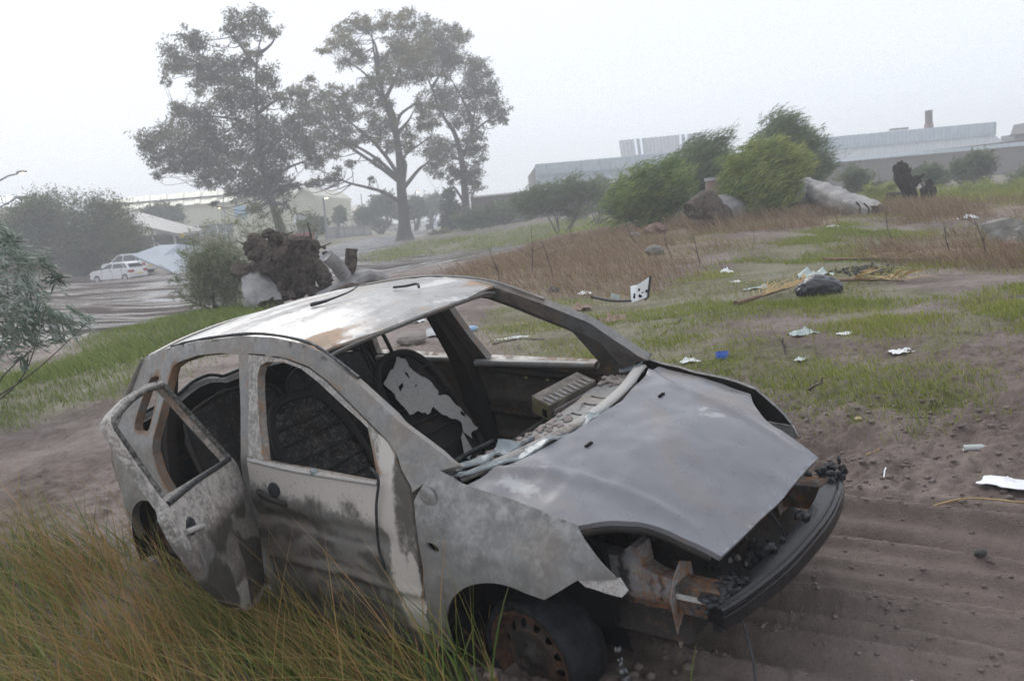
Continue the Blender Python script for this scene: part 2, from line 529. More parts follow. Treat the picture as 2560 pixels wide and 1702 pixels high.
def build_ground():
    c = np.array([0.0, -1.6])
    th = np.concatenate([np.linspace(-100, -40, 40, endpoint=False), np.linspace(-40, 40, 860), np.linspace(40, 100, 41)[1:]])
    r = np.concatenate([np.arange(1.6, 9.2, .0145), 9.2 * 1.0095 ** np.arange(0, 130), ])
    r = np.concatenate([r, r[-1] * 1.045 ** np.arange(1, 82)])
    T, R = np.meshgrid(np.radians(th), r)
    x = c[0] + R * np.sin(T); y = c[1] + R * np.cos(T)
    x = x.ravel(); y = y.ravel()
    z = hfull(x, y)
    dist = np.hypot(x, y)
    yard = zmask(x, y, [YARD], .12); road = zmask(x, y, [ROAD], .05)
    z = z - .04 * yard + yard * (fbm(x * .5, y * 2, 3, 61) - .5) * .08
    dry = np.clip(zmask(x, y, DRY, .5), 0, 1)
    grn = np.clip(zmask(x, y, GREEN, .5), 0, 1)
    far = sstep(50, 90, dist) * (1 - yard) * (1 - road)
    grn = np.maximum(grn, far * .8)
    wet = np.maximum(yard, road)
    grn = grn * (1 - wet); dry = dry * (1 - wet)
    m, n = R.shape
    i = np.arange(m - 1)[:, None] * n + np.arange(n - 1)[None]
    F = np.stack([i, i + 1, i + n + 1, i + n], -1).reshape(-1, 4)
    rut = np.clip((x * TD[0] + y * TD[1] - float(c2w((0.1, -.5, 0))[0, :2] @ TD)) * 2, 0, 1) * sstep(-.1, .2, tv(hit(2400, 1255)) - (x * TN[0] + y * TN[1])) * (dist < 14)
    o = mk('ground', np.c_[x, y, z], F, ground_mat(), attrs={'zone': np.c_[grn, dry, wet], 'road': road, 'rut': rut}, kind='structure')
    return o

def ground_mat():
    m, t, b, o = newmat('ground_soil')
    v = objvec(t)
    a = N(t, 'ShaderNodeAttribute', attribute_name='zone')
    sep = N(t, 'ShaderNodeSeparateColor'); t.links.new(a.outputs['Color'], sep.inputs[0])
    rd = N(t, 'ShaderNodeAttribute', attribute_name='road').outputs['Fac']
    rt = N(t, 'ShaderNodeAttribute', attribute_name='rut').outputs['Fac']
    n1 = noise(t, 1.1, 6, .6, v); n2 = noise(t, 9, 6, .65, v); n3 = noise(t, 70, 4, .6, v)
    f = math_(t, 'ADD', math_(t, 'MULTIPLY', n1, .5), math_(t, 'MULTIPLY', n2, .5))
    mud = ramp(t, f, [(.3, (.070, .052, .044)), (.5, (.158, .124, .107)), (.68, (.240, .193, .169))])
    mud = mixc(t, math_(t, 'MULTIPLY', rt, .5), mud, (.200, .160, .141))
    mud = mixc(t, math_(t, 'MULTIPLY', smooth01(t, n3, .5, .75), .35), mud, (.07, .055, .047))
    gr = ramp(t, n2, [(.35, (.080, .100, .020)), (.65, (.150, .175, .045))])
    br = ramp(t, n2, [(.35, (.13, .092, .062)), (.65, (.23, .175, .125))])
    gf = smooth01(t, math_(t, 'ADD', sep.outputs[0], math_(t, 'MULTIPLY', math_(t, 'SUBTRACT', n2, .5), 1.2)), .38, .75)
    col = mixc(t, math_(t, 'MULTIPLY', gf, math_(t, 'ADD', .12, math_(t, 'MULTIPLY', smooth01(t, n3, .35, .6), .42))), mud, gr)
    col = mixc(t, math_(t, 'MULTIPLY', smooth01(t, math_(t, 'ADD', sep.outputs[1], math_(t, 'MULTIPLY', math_(t, 'SUBTRACT', n1, .5), .8)), .4, .8), .8), col, br)
    sv = objvec(t, .16, .9, 1)
    n4 = noise(t, 1.0, 5, .6, sv)
    grv = ramp(t, math_(t, 'ADD', math_(t, 'MULTIPLY', n4, .6), math_(t, 'MULTIPLY', n2, .4)), [(.35, (.058, .047, .043)), (.65, (.140, .117, .108))])
    grv = mixc(t, rd, grv, (.055, .055, .060))
    col = mixc(t, sep.outputs[2], col, grv)
    t.links.new(col, b.inputs['Base Color'])
    pud = smooth01(t, n4, .46, .60)
    rough_w = math_(t, 'SUBTRACT', .62, math_(t, 'MULTIPLY', pud, .50))
    rough_d = math_(t, 'SUBTRACT', .80, math_(t, 'MULTIPLY', smooth01(t, n1, .4, .6), .22))
    mr = N(t, 'ShaderNodeMix', data_type='FLOAT')
    t.links.new(sep.outputs[2], mr.inputs[0]); t.links.new(rough_d, mr.inputs[2]); t.links.new(rough_w, mr.inputs[3])
    t.links.new(mr.outputs[0], b.inputs['Roughness'])
    t.links.new(math_(t, 'ADD', math_(t, 'MULTIPLY', math_(t, 'SUBTRACT', 1, sep.outputs[2]), .16), math_(t, 'MULTIPLY', sep.outputs[2], math_(t, 'MULTIPLY', math_(t, 'MAXIMUM', pud, math_(t, 'MULTIPLY', rd, .6)), .5))), b.inputs['Specular IOR Level'])
    fine = math_(t, 'ADD', noise(t, 30, 8, .7, v), math_(t, 'MULTIPLY', noise(t, 130, 4, .6, v), .4))
    bp = N(t, 'ShaderNodeBump'); bp.inputs['Distance'].default_value = .02
    t.links.new(math_(t, 'SUBTRACT', .85, math_(t, 'MULTIPLY', sep.outputs[2], .75)), bp.inputs['Strength'])
    t.links.new(fine, bp.inputs['Height']); t.links.new(bp.outputs[0], b.inputs['Normal'])
    return m

build_ground()

def gz(x, y): return float(hfull(np.array([float(x)]), np.array([float(y)]))[0])
def ghit(px, py):
    p = hit(px, py); p[2] = gz(p[0], p[1]); return p

# ------------------------------------------------------------------ buildings
M_cream = mat('cream_render', (.52, .50, .38), (.58, .56, .44), 2, .8)
M_creamroof = mat('cream_roof_sheet', (.50, .475, .37), (.57, .545, .43), 1.5, .5)
M_clear = mat('translucent_roof_sheet', (.66, .70, .74), None, rough=.35)
M_gap = mat('dark_opening', (.03, .03, .032), (.05, .05, .05), 3, .7)
M_brownbrick = mat('brown_brick', (.075, .060, .050), (.11, .088, .074), 3, .85)
M_redbrick = mat('red_brick', (.20, .13, .105), (.26, .18, .145), 3, .85)
M_steel = mat('zinc_sheet', (.40, .455, .51), (.50, .555, .60), 1.2, .38, metal=.25)
M_steel2 = mat('weathered_zinc_sheet', (.25, .262, .28), (.32, .335, .35), 1.2, .75, metal=.2)
M_greyroof = mat('grey_fibre_roof', (.36, .34, .32), (.44, .42, .40), 2, .7)
M_pole = mat('galvanised_pole', (.22, .23, .24), (.30, .31, .32), 4, .5, metal=.3)
M_white = mat('white_paint', (.74, .74, .74), (.80, .80, .80), 3, .4)
M_window = mat('window_glass', (.03, .035, .04), None, rough=.08, spec=.8)
M_blueglass = mat('blue_sign', (.30, .45, .62), None, rough=.5)
M_rust = mat('rusty_red_paint', (.28, .06, .04), (.34, .09, .06), 4, .6)
M_yellow = mat('yellow_sign', (.70, .55, .12), None, rough=.5)
M_grate = mat('grey_fence_steel', (.16, .165, .175), (.22, .225, .235), 4, .6)

def sheet(name, q, matl, parent, pitch=.6, depth=.06, th=.05, **k):
    """ribbed sheet between four corners (top-left, top-right, bottom-right, bottom-left)"""
    a, b, c, d = [np.asarray(p, float) for p in q]
    L = np.linalg.norm(b - a); n = max(2, int(L / pitch))
    nr = np.cross(b - a, d - a); nr /= np.linalg.norm(nr)
    if nr @ (CAMP - a) < 0: nr = -nr
    t = []
    for i in range(n): t += [(i / n, 0), ((i + .55) / n, 0), ((i + .65) / n, 1), ((i + .9) / n, 1)]
    t.append((1, 0))
    V = []
    for s, h in t:
        V += [a + (b - a) * s + nr * h * depth, d + (c - d) * s + nr * h * depth]
    m = len(t); V = np.array(V)
    V = np.concatenate([V, V - nr * (th + 0.0)])
    F = [[2 * i, 2 * i + 2, 2 * i + 3, 2 * i + 1] for i in range(m - 1)] + [[2 * m + 2 * i + 1, 2 * m + 2 * i + 3, 2 * m + 2 * i + 2, 2 * m + 2 * i] for i in range(m - 1)]
    F += [[2 * i, 2 * m + 2 * i, 2 * m + 2 * i + 2, 2 * i + 2] for i in range(m - 1)] + [[2 * i + 1, 2 * i + 3, 2 * m + 2 * i + 3, 2 * m + 2 * i + 1] for i in range(m - 1)]
    return mk(name, V, F, matl, parent, False, **k)

def slab(name, pts, ext, matl, parent, **k):
    V, F = prism(pts, ext); return mk(name, V, F, matl, parent, False, **k)

# --- cream warehouse (left, far)
def warehouse():
    Y = 132
    b0 = at(540, 640, Y); root = thing('warehouse', 'long cream warehouse with pale roof and gabled end behind the carport', 'building', (b0[0], Y, -1))
    bl = at(250, 531, Y); br = at(590, 503, Y)
    zb = -2
    slab('wall', [(bl[0], Y, zb), (br[0], Y, zb), (br[0], Y, br[2]), (bl[0], Y, bl[2])], (0, 20, 0), M_cream, root)
    rt = at(250, 500, Y + 12); rr = at(590, 472, Y + 12)
    sheet('roof', [rt, rr, br + [0, -.4, .02], bl + [0, -.4, .02]], M_creamroof, root, 2.4, .12, .2)
    for k in range(9):
        s0 = .05 + k * .105; p = (rt * .35 + bl * .65) * (1 - s0) + (rr * .35 + br * .65) * s0
        V, F = box(p + [0, 0, .28], (2.6, .5, .25)); mk('ridge_vent', V, F, M_gap, root, False)
    # brick plinth with windows
    p0 = at(380, 590, Y - .6); p1 = at(592, 560, Y - .6)
    slab('plinth', [(p0[0], Y - .6, zb), (p1[0], Y - .6, zb), (p1[0], Y - .6, p1[2]), (p0[0], Y - .6, p0[2])], (0, .55, 0), M_redbrick, root)
    for px, w in ((415, 3.2), (470, 3.0), (520, 2.6), (566, 2.4)):
        c = at(px, 583 - (px - 415) * .085, Y - .65)
        f = mk('window', *box(c, (w, .12, 1.5)), M_white, root, False)
        mk('pane', *box(c - [0, .07, 0], (w - .2, .06, 1.3)), M_window, f, False)
    # gabled end
    Yg = 126
    def P(px, py): return at(px, py, Yg)
    A = [P(583, 640), P(787, 640), P(788, 495), P(757, 474), P(738, 492), P(712, 476), P(678, 500), P(640, 480), P(583, 507)]
    A = [(p[0], Yg, p[2]) for p in A]
    slab('gable_wall', A, (0, 30, 0), M_cream, root)
    for i, (l, r) in enumerate(((2, 3), (3, 4), (4, 5), (5, 6), (6, 7), (7, 8))):
        a = np.array(A[l]) + [0, -.4, .05]; c = np.array(A[r]) + [0, -.4, .05]
        V, F = prism([a, c, c + [0, 0, .35], a + [0, 0, .35]], (0, 31, 0)); mk('roof', V, F, M_creamroof, root, False)
    d0, d1 = P(742, 560), P(781, 532)
    dr = slab('roller_door', [(d0[0], Yg - .12, d0[2]), (d1[0], Yg - .12, d0[2]), (d1[0], Yg - .12, d1[2]), (d0[0], Yg - .12, d1[2])], (0, .1, 0), M_greyroof, root)
    for k in range(4):
        x = d0[0] + (d1[0] - d0[0]) * (k + .5) / 4
        mk('door_leaf', *box((x, Yg - .17, (d0[2] + d1[2]) / 2), ((d1[0] - d0[0]) / 4 - .25, .08, d1[2] - d0[2] - .3)), M_steel2, dr, False)
    s = P(602, 530)
    mk('wall_sign', *box(s - [0, .2, 0], (1.6, .15, 1.4)), M_blueglass, root, False)
    mk('rain_pipe', *tube([P(735, 500) - [0, .2, 0], P(740, 570) - [0, .2, 0]], .15, 6), M_white, root)
warehouse()

def far_shed():
    Y = 175
    root = thing('far_shed', 'low cream shed with a pinkish roof behind the small windblown trees', 'building', at(860, 590, Y) * [1, 1, 0])
    a, b, c, d = at(787, 528, Y), at(915, 510, Y), at(915, 540, Y), at(787, 540, Y)
    slab('wall', [(a[0], Y, -1), (b[0], Y, -1), (b[0], Y, c[2]), (a[0], Y, c[2])], (0, 15, 0), M_cream, root)
    sheet('roof', [at(787, 526, Y + 6), at(917, 509, Y + 6), c + [0, -.4, 0.05], d + [0, -.4, .05]], mat('pink_roof', (.50, .44, .40), None, rough=.7), root, 1.5, .1, .2)
    root2 = thing('far_office', 'small pale house at the far end of the road between trees', 'building', at(1112, 560, 170) * [1, 1, 0])
    q = [at(1098, 565, 170), at(1117, 563, 170), at(1117, 538, 170), at(1107, 530, 170), at(1098, 538, 170)]
    slab('wall', [(p[0], 170, p[2]) for p in q], (0, 8, 0), M_cream, root2)
    slab('door', [(p[0], 169.9, p[2]) for p in (at(1104, 564, 170), at(1110, 564, 170), at(1110, 550, 170), at(1104, 550, 170))], (0, .08, 0), M_gap, root2)
    root3 = thing('blue_roofed_shed', 'pale blue roofed shed behind the dark spreading tree at the left edge', 'building', at(20, 600, 120) * [1, 1, 0])
    slab('wall', [at(-60, 640, 120), at(60, 640, 120), at(60, 512, 120), at(-60, 522, 120)], (0, 12, 0), M_cream, root3)
    sheet('roof', [at(-60, 496, 126), at(75, 486, 126), at(62, 515, 119.5), at(-60, 525, 119.5)], M_steel, root3, 1.0, .08, .15)
far_shed()

def carport():
    Y = 84
    g = gz(at(420, 660, Y)[0], Y)
    root = thing('carport', 'open sided shelter with a low grey hipped roof and thin white posts', 'carport', (at(420, 660, Y)[0], Y, g))
    ridge0, ridge1 = at(280, 515, Y + 6), at(352, 531, Y + 5)
    e0, e1, e2, e3 = at(260, 560, Y), at(362, 566, Y - 2), at(446, 584, Y - 5), at(507, 574, Y + 2)
    e4 = at(470, 566, Y + 10)
    th = np.array([0, .1, -.28])
    for P in ([ridge0, e0, e1, ridge1], [ridge1, e1, e2], [ridge1, e2, e3], [ridge1, e3, e4]):
        V, F = prism(P, th); mk('roof_slope', V, F, M_greyroof, root, False)
    for px, py, y in ((379, 568, Y - 2), (434, 582, Y - 4), (498, 575, Y + 2), (300, 562, Y)):
        p = at(px, py, y); mk('post', *tube([p, [p[0] + .1, p[1], g]], .09, 6), M_white, root)
    w0, w1 = at(250, 575, Y + 9), at(500, 578, Y + 9)
    slab('back_wall', [(w0[0], Y + 9, g), (w1[0], Y + 9, g), (w1[0], Y + 9, w1[2]), (w0[0], Y + 9, w1[2])], (0, .25, 0), M_brownbrick, root)
    for py in (598, 606):
        mk('rail', *tube([at(392, py + 3, Y - 3), at(500, py - 6, Y + 1)], .05, 5), M_pole, root)
    c = at(454, 589, Y - 4.6)
    mk('warning_sign', *box(c, (.45, .05, .38)), M_yellow, root, False)
    # brick office to the left, under the dark tree
    r2 = thing('brick_office', 'low brick office with white framed windows in the shade of the dark tree', 'building', (at(150, 690, 76)[0], 76, -.6))
    a, b = at(-150, 600, 76), at(215, 600, 76)
    slab('wall', [(a[0], 76, -.9), (b[0], 76, -.9), (b[0], 76, 2.2), (a[0], 76, 2.2)], (0, 8, 0), M_redbrick, r2)
    for px in (138, 180, 60):
        c = at(px, 648, 75.9); f = mk('window', *box(c, (1.0, .1, 1.3)), M_white, r2, False)
        mk('pane', *box(c - [0, .07, 0], (.82, .05, 1.1)), M_window, f, False)
carport()

def canopy():
    Y = 62
    g = gz(at(440, 690, Y)[0], Y) - .05
    P = [at(330, 637, 60), at(398, 613, 62), at(445, 610, 62), at(510, 617, 63), at(520, 680, 59), at(452, 688, 57.5), at(440, 684, 57.6)]
    mid = at(405, 640, 60.4)
    V = np.array(P + [mid]); F = [[0, 1, 7], [1, 2, 7], [2, 3, 7], [3, 4, 7], [4, 5, 7], [5, 6, 7], [6, 0, 7]]
    W = V + [0, .05, -.12]; n = len(V)
    FF = F + [[a + n for a in f[::-1]] for f in F] + [[i, i + n, (i + 1) % 7 + n, (i + 1) % 7] for i in range(7)]
    loc = (at(440, 690, Y)[0], 59, g)
    o = thing('shade_canopy', 'large pale blue metal canopy sheet tilted down to the wet yard', 'canopy', loc)
    mk('canopy_sheet', np.concatenate([V, W]), FF, mat('pale_blue_sheet', (.30, .335, .38), (.37, .405, .45), .6, .75), o, False)
    for p0, p1 in (((383, 600, 80), (452, 655, 58)), ((360, 640, 61), (425, 676, 57.4))):
        mk('guy_rope', *tube([at(*p0), at(*p1)], .03, 5), M_pole, o)
    mk('post', *tube([at(420, 640, 62), [at(420, 640, 62)[0], 62, g]], .08, 6), M_pole, o)
canopy()

# --- factory on the right, and the long brown wall below it
def factory():
    Y = 118
    root = thing('factory', 'long blue grey metal clad factory above the brown wall behind the bushes', 'building', (at(1500, 470, Y)[0], Y, 1))
    A, B = at(1337, 411, Y), at(1760, 375, Y)
    C, D = at(1760, 405, Y), at(1339, 439, Y)
    A[1] = B[1] = C[1] = D[1] = Y
    sheet('fascia_sheet', [A, B, C, D], M_steel, root, .5, .08, .1)
    E0, F0 = at(1341, 464, Y + .6), at(1760, 428, Y + .6)
    sheet('wall_sheet', [D + [0, .6, .1], C + [0, .6, .1], F0, E0], M_steel2 if False else M_steel, root, .5, .07, .1)
    slab('wall', [(A[0], Y + 1, -1), (B[0], Y + 1, -1), (B[0], Y + 1, B[2] - .3), (A[0], Y + 1, A[2] - .3)], (0, 30, 0), M_brownbrick, root)
    a, b, c, d = at(1547, 352, Y + 8), at(1765, 331, Y + 8), at(1765, 374, Y + 1.2), at(1554, 394, Y + 1.2)
    sheet('roof', [a, b, c, d], M_steel2, root, .5, .05, .12)
    for s in (.17, .235, .69, .755, 1.22):
        if s > 1: continue
        q = [a + (b - a) * s, a + (b - a) * (s + .028), d + (c - d) * (s + .028), d + (c - d) * s]
        sheet('skylight_strip', [p + [0, -.12, .12] for p in q], M_clear, root, .2, .03, .05)
    slab('roof_end', [d + [0, 0, -.1], a + [0, 0, -.1], at(1553, 388, Y + 8)], (.3, 0, 0), M_steel2, root)
    # right block
    A, B, C, D = at(2040, 346, Y), at(2487, 305, Y), at(2486, 338, Y), at(2045, 378, Y)
    r2 = thing('factory_hall', 'right hand factory hall with ribbed fascia, sloping roof and a brick chimney', 'building', (at(2300, 470, Y)[0], Y, 1))
    sheet('fascia_sheet', [A, B, C, D], M_steel, r2, .5, .08, .1)
    slab('fascia_end', [B, C, C + [0, 8, 0], B + [0, 8, 0]], (.2, 0, 0), M_steel2, r2)
    e0, e1 = at(2040, 407, Y - 9), at(2522, 363, Y - 9)
    sheet('roof', [D, C, e1 - [2.0, 0, 0], e0], M_steel2, r2, .5, .06, .12)
    slab('roof_hip', [C, e1, e1 - [2.0, 0, 0]], (0, .1, -.15), M_steel2, r2)
    g0, g1 = at(2040, 411, Y - 9.2), at(2600, 361, Y - 9.2)
    slab('gutter', [e0 + [0, -.1, 0], g1 + [0, 0, .5], g1, g0], (0, .3, 0), M_steel, r2)
    slab('wall', [(g0[0], Y - 8.8, -1), (g1[0] + 25, Y - 8.8, -1), (g1[0] + 25, Y - 8.8, g1[2] + 1.6), (g0[0], Y - 8.8, g0[2])], (0, 30, 0), M_brownbrick, r2)
    c0 = at(2322, 319, Y + 3); c1 = at(2322, 284, Y + 3)
    ch = mk('chimney', *box((c0 + c1) / 2 + [0, 0, -.4], (.68, .68, c1[2] - c0[2] + 1.6)), M_brownbrick, r2, False)
    mk('chimney_cap', *box(c1 + [0, 0, .3], (.76, .76, .12)), M_pole, ch, False)
    mk('chimney_foot', *box(c0 + [0, 0, .2], (.85, .85, .5)), M_redbrick, ch, False)
    v = at(2247, 324, Y + 2); mk('roof_vent', *box(v + [0, 0, .05], (2.2, .8, .25)), M_pole, r2, False)
    # roof cabin at the right edge
    r3 = thing('roof_cabin', 'small dark weathered cabin on the factory roof at the right edge', 'cabin', at(2555, 350, Y - 6))
    q = [at(2536, 357, Y - 6), at(2600, 350, Y - 6), at(2600, 325, Y - 6), at(2536, 336, Y - 6)]
    slab('wall', [(p[0], Y - 6, p[2]) for p in q], (0, 3, 0), M_steel2, r3)
    slab('roof', [at(2526, 337, Y - 7), at(2600, 330, Y - 7), at(2600, 300, Y - 4), at(2534, 313, Y - 4)], (0, .1, -.2), mat('tarred_roof', (.10, .10, .105), (.15, .15, .15), 3, .7), r3)
    # brown boundary wall
    Yw = 104
    w0, w1, w2 = at(1176, 496, Yw), at(1345, 478, Yw), at(1700, 441, Yw)
    r4 = thing('boundary_wall', 'long brown brick boundary wall behind the low bushes right of the tall trees', 'wall', (w1[0], Yw, 1))
    slab('wall_face', [(w0[0], Yw, -1), (w2[0] + 12, Yw, -1), (w2[0] + 12, Yw, w2[2] + .5), (w1[0], Yw, w1[2]), (w0[0], Yw, w0[2])], (0, .3, 0), M_brownbrick, r4)
    mk('coping', *tube([w0 + [0, .15, .04], w1 + [0, .15, .04], w2 + [12, .15, .54]], .16, 4), M_greyroof, r4, False)
factory()

# --- haze: one closed box of wet air around camera and scene
def haze():
    V, F = box((10, 190, 11.0), (760, 440, 32))
    m = bpy.data.materials.new('wet_air'); m.use_nodes = True
    t = m.node_tree; t.nodes.clear()
    o = t.nodes.new('ShaderNodeOutputMaterial'); v = t.nodes.new('ShaderNodeVolumePrincipled')
    v.inputs['Color'].default_value = (.93, .95, .98, 1)
    v.inputs['Density'].default_value = .0031
    v.inputs['Anisotropy'].default_value = .2
    t.links.new(v.outputs[0], o.inputs['Volume'])
    h = mk('haze', V, F, m, None, False, kind='stuff')
haze()
# ------------------------------------------------------------------ burnt metal
def burnt(name, base_d, base_l, ash, soot=(.016, .015, .014), rough=.42, sscale=1.0, rustc=((.085, .045, .026), (.24, .13, .065)), spec=.5, metal=.0, bm=.15, sr=(.28, .86), ar=(.36, .80)):
    m, t, b, o = newmat(name)
    v = objvec(t)
    a = N(t, 'ShaderNodeAttribute', attribute_name='mask')
    s = N(t, 'ShaderNodeSeparateColor'); t.links.new(a.outputs['Color'], s.inputs[0])
    n1 = noise(t, 5 * sscale, 8, .62, v, .4); n2 = noise(t, 21 * sscale, 7, .65, v, .3); n3 = noise(t, 110 * sscale, 4, .6, v)
    n1f = noise(t, 52 * sscale, 5, .62, v)
    n1b = noise(t, 3.1 * sscale, 6, .6, objvec(t, 1.3, 1.3, .9), 1.2)
    def thr(ch, a1, a2, lo, hi, na=n1, nb=n2):
        x = math_(t, 'ADD', ch, math_(t, 'MULTIPLY', math_(t, 'SUBTRACT', na, .5), a1))
        x = math_(t, 'ADD', x, math_(t, 'MULTIPLY', math_(t, 'SUBTRACT', nb, .5), a2))
        return smooth01(t, x, lo, hi)
    base = ramp(t, math_(t, 'ADD', math_(t, 'MULTIPLY', n1b, .6), math_(t, 'MULTIPLY', n2, .4)), [(.32, base_d), (.68, base_l)])
    base = mixc(t, math_(t, 'MULTIPLY', smooth01(t, noise(t, 2.7 * sscale, 7, .65, v, .8), .46, .68), .55), base, tuple(.55 * (x + y) * k for x, y, k in zip(base_d, base_l, (1.12, .86, .62))))
    base = mixc(t, math_(t, 'MULTIPLY', smooth01(t, n1f, .56, .74), .35), base, base_d)
    fa = thr(s.outputs[2], .9, 1.0, ar[0], ar[1], n2, n1f)
    fs = thr(s.outputs[0], 1.1, .7, sr[0], sr[1], n1b, n2)
    fr = thr(s.outputs[1], 1.1, 1.0, .40, .85, n1, n2)
    ashv = mixc(t, n2, ash, tuple(c * .78 for c in ash))
    col = mixc(t, fa, base, ashv)
    col = mixc(t, math_(t, 'MULTIPLY', fs, .94), col, mixc(t, n2, soot, tuple(c * 3.2 for c in soot)))
    rc = ramp(t, n2, [(.36, rustc[0]), (.62, rustc[1])])
    col = mixc(t, math_(t, 'MULTIPLY', fr, .9), col, rc)
    t.links.new(col, b.inputs['Base Color'])
    r = math_(t, 'ADD', rough, math_(t, 'MULTIPLY', math_(t, 'SUBTRACT', n2, .5), .25))
    r = math_(t, 'ADD', r, math_(t, 'MULTIPLY', fs, .18)); r = math_(t, 'ADD', r, math_(t, 'MULTIPLY', fr, .3)); r = math_(t, 'ADD', r, math_(t, 'MULTIPLY', fa, .10), clamp=True)
    t.links.new(r, b.inputs['Roughness'])
    t.links.new(math_(t, 'MULTIPLY', math_(t, 'SUBTRACT', 1, math_(t, 'MULTIPLY', fs, .85)), spec), b.inputs['Specular IOR Level']); b.inputs['Metallic'].default_value = metal
    if bm: bump(t, b, math_(t, 'ADD', n2, math_(t, 'MULTIPLY', n3, .5)), bm, .006)
    return m

B_panel = burnt('burnt_grey_panel', (.110, .106, .102), (.225, .219, .212), (.40, .39, .37), ar=(.18, 1.05))
B_hood = burnt('burnt_bonnet_steel', (.135, .136, .150), (.20, .20, .214), (.36, .36, .36), rough=.30, sscale=.6, bm=.05)
B_roof = burnt('burnt_roof_steel', (.20, .19, .185), (.36, .35, .34), (.58, .57, .55), rough=.30, sscale=.8, bm=.06, rustc=((.20, .13, .07), (.36, .22, .13)))
B_door = burnt('burnt_door_steel', (.105, .098, .090), (.24, .228, .215), (.52, .475, .43), soot=(.034, .031, .027), rough=.38, sr=(.28, .80), ar=(.30, .74), sscale=1.2, bm=.12)
B_dark = burnt('charred_interior_steel', (.016, .015, .0145), (.036, .034, .032), (.20, .19, .175), rough=.65, sscale=1.4, bm=.3, spec=.22, rustc=((.030, .016, .010), (.10, .052, .030)))
B_rusty = burnt('rusted_chassis_steel', (.17, .16, .16), (.33, .33, .34), (.52, .50, .48), rough=.5, sscale=2.2, bm=.35, spec=.3, rustc=((.060, .026, .012), (.25, .115, .048)))
B_ash = burnt('pale_ash_sheet', (.20, .19, .18), (.32, .31, .30), (.42, .405, .385), rough=.6, sscale=2, bm=.3)
M_tyre = mat('burnt_tyre_rubber', (.007, .007, .008), (.024, .024, .026), 14, .7, spec=.12, bmp=.5, bscale=40)
M_char = mat('charred_foam', (.008, .008, .009), (.055, .058, .064), 26, .5, spec=.3, bmp=.8, bscale=60)
M_glass = mat('melted_glass', (.13, .155, .165), (.25, .28, .29), 9, .22, bmp=.3, bscale=25)
M_clip = mat('pale_clip', (.45, .48, .25), (.6, .62, .4), 8, .6)
M_hole = mat('hole_shade_black', (.006, .006, .006), None, rough=.9, spec=.1)  # near-black paints in the deep shade of holes, wheel houses, inner wings, bulkhead

CAR = bpy.data.objects.new('burnt_out_car', None); COL.objects.link(CAR)
_m = Matrix.Identity(4)
for i in range(3):
    for j in range(3): _m[i][j] = CARM[i, j]
    _m[i][3] = CARO[i]
CAR.matrix_world = _m
ORIG['burnt_out_car'] = np.zeros(3)
tag(CAR, 'burnt out grey hatchback shell with its rear side door hanging open, stuck in the mud', 'car')

def I(x, xs, ys): return np.interp(x, xs, ys)

def yside(x, z):
    x = np.asarray(x, float); z = np.asarray(z, float)
    w = I(x, [-3.2, -3.05, -2.8, -2.2, -1.5, -.1, .2, .4, .6, .75], [.66, .74, .80, .825, .83, .83, .805, .75, .66, .55])
    g = I(z, [.15, .25, .4, .55, .75, .93, 1.42, 1.5], [-.06, -.04, -.01, 0, -.008, -.035, -.225, -.26])
    sh = I(x, [-.5, -.25, .0, .4], [0, .6, 1, 1]) * I(z, [.62, .72, .80, .88, .96, 1.02], [0, -.012, -.035, -.075, -.115, -.15])
    y = w + g + sh * I(z, [.6, 1.0], [1, .75])
    d = np.hypot(x, z - .286)
    y = y + .016 * sstep(.50, .42, d) * (x > -.45) * (z > .25)
    d = np.hypot(x + 2.49, z - .286)
    y = y + .012 * sstep(.50, .42, d) * (x < -1.95)
    return y

def side_surf(sgn, off=0.0):
    return lambda u, v: np.c_[u, sgn * (yside(u, v) - off), v]

def masks(U, side, soot, rust, ash, inner=(.95, .25, .0)):
    u, v = U[:, 0], U[:, 1]
    o = np.c_[soot(u, v) * np.ones_like(u), rust(u, v) * np.ones_like(u), ash(u, v) * np.ones_like(u)]
    o[side == 1] = inner
    e = side == 2
    o[e] = o[e] * .6 + np.array([.15, .28, .1])
    return o

K = lambda c: (lambda u, v: np.full(np.shape(u), float(c)))
def edge_rust(poly, w, a, base=0.0):
    return lambda u, v: base + a * np.exp(-(polydist(u, v, poly) / w) ** 2)

def cpart(name, res, mt, mk_, parent=None, **k):
    V, F, U, side = res
    return mk(name, V, F, mt, parent or CAR, True, attrs={'mask': mk_}, **k)

# ---- outlines in (x, z)
RAIL = [(-.22, 1.0), (-.267, 1.024), (-.535, 1.189), (-.76, 1.300), (-.997, 1.40), (-1.143, 1.438), (-1.357, 1.463), (-1.6, 1.469), (-2.016, 1.442), (-2.273, 1.409), (-2.493, 1.366)]
REAR = [(-2.585, 1.307), (-2.659, 1.244), (-2.70, 1.15), (-2.735, 1.05), (-2.82, .95), (-2.87, .86), (-2.90, .74), (-2.87, .60), (-2.85, .45), (-2.82, .36)]
ARCHR = [(-2.49 + .345 * math.cos(a), .286 + .345 * math.sin(a)) for a in np.linspace(math.radians(172), math.radians(6), 22)]
BODY = RAIL + REAR + ARCHR + [(-2.10, .215), (-.47, .215), (-.44, .30), (-.425, .55), (-.43, .80), (-.42, .90), (-.355, .944), (-.295, .985)]
FD_TOP = [(-.413, .929), (-.463, .987), (-.489, 1.043), (-.534, 1.085), (-.635, 1.138), (-.789, 1.219), (-.948, 1.298), (-1.074, 1.347), (-1.246, 1.380), (-1.427, 1.392), (-1.530, 1.394)]
FD_REAR = [(-1.50, 1.20), (-1.485, 1.05), (-1.478, .93), (-1.465, .60), (-1.44, .34), (-1.42, .275)]
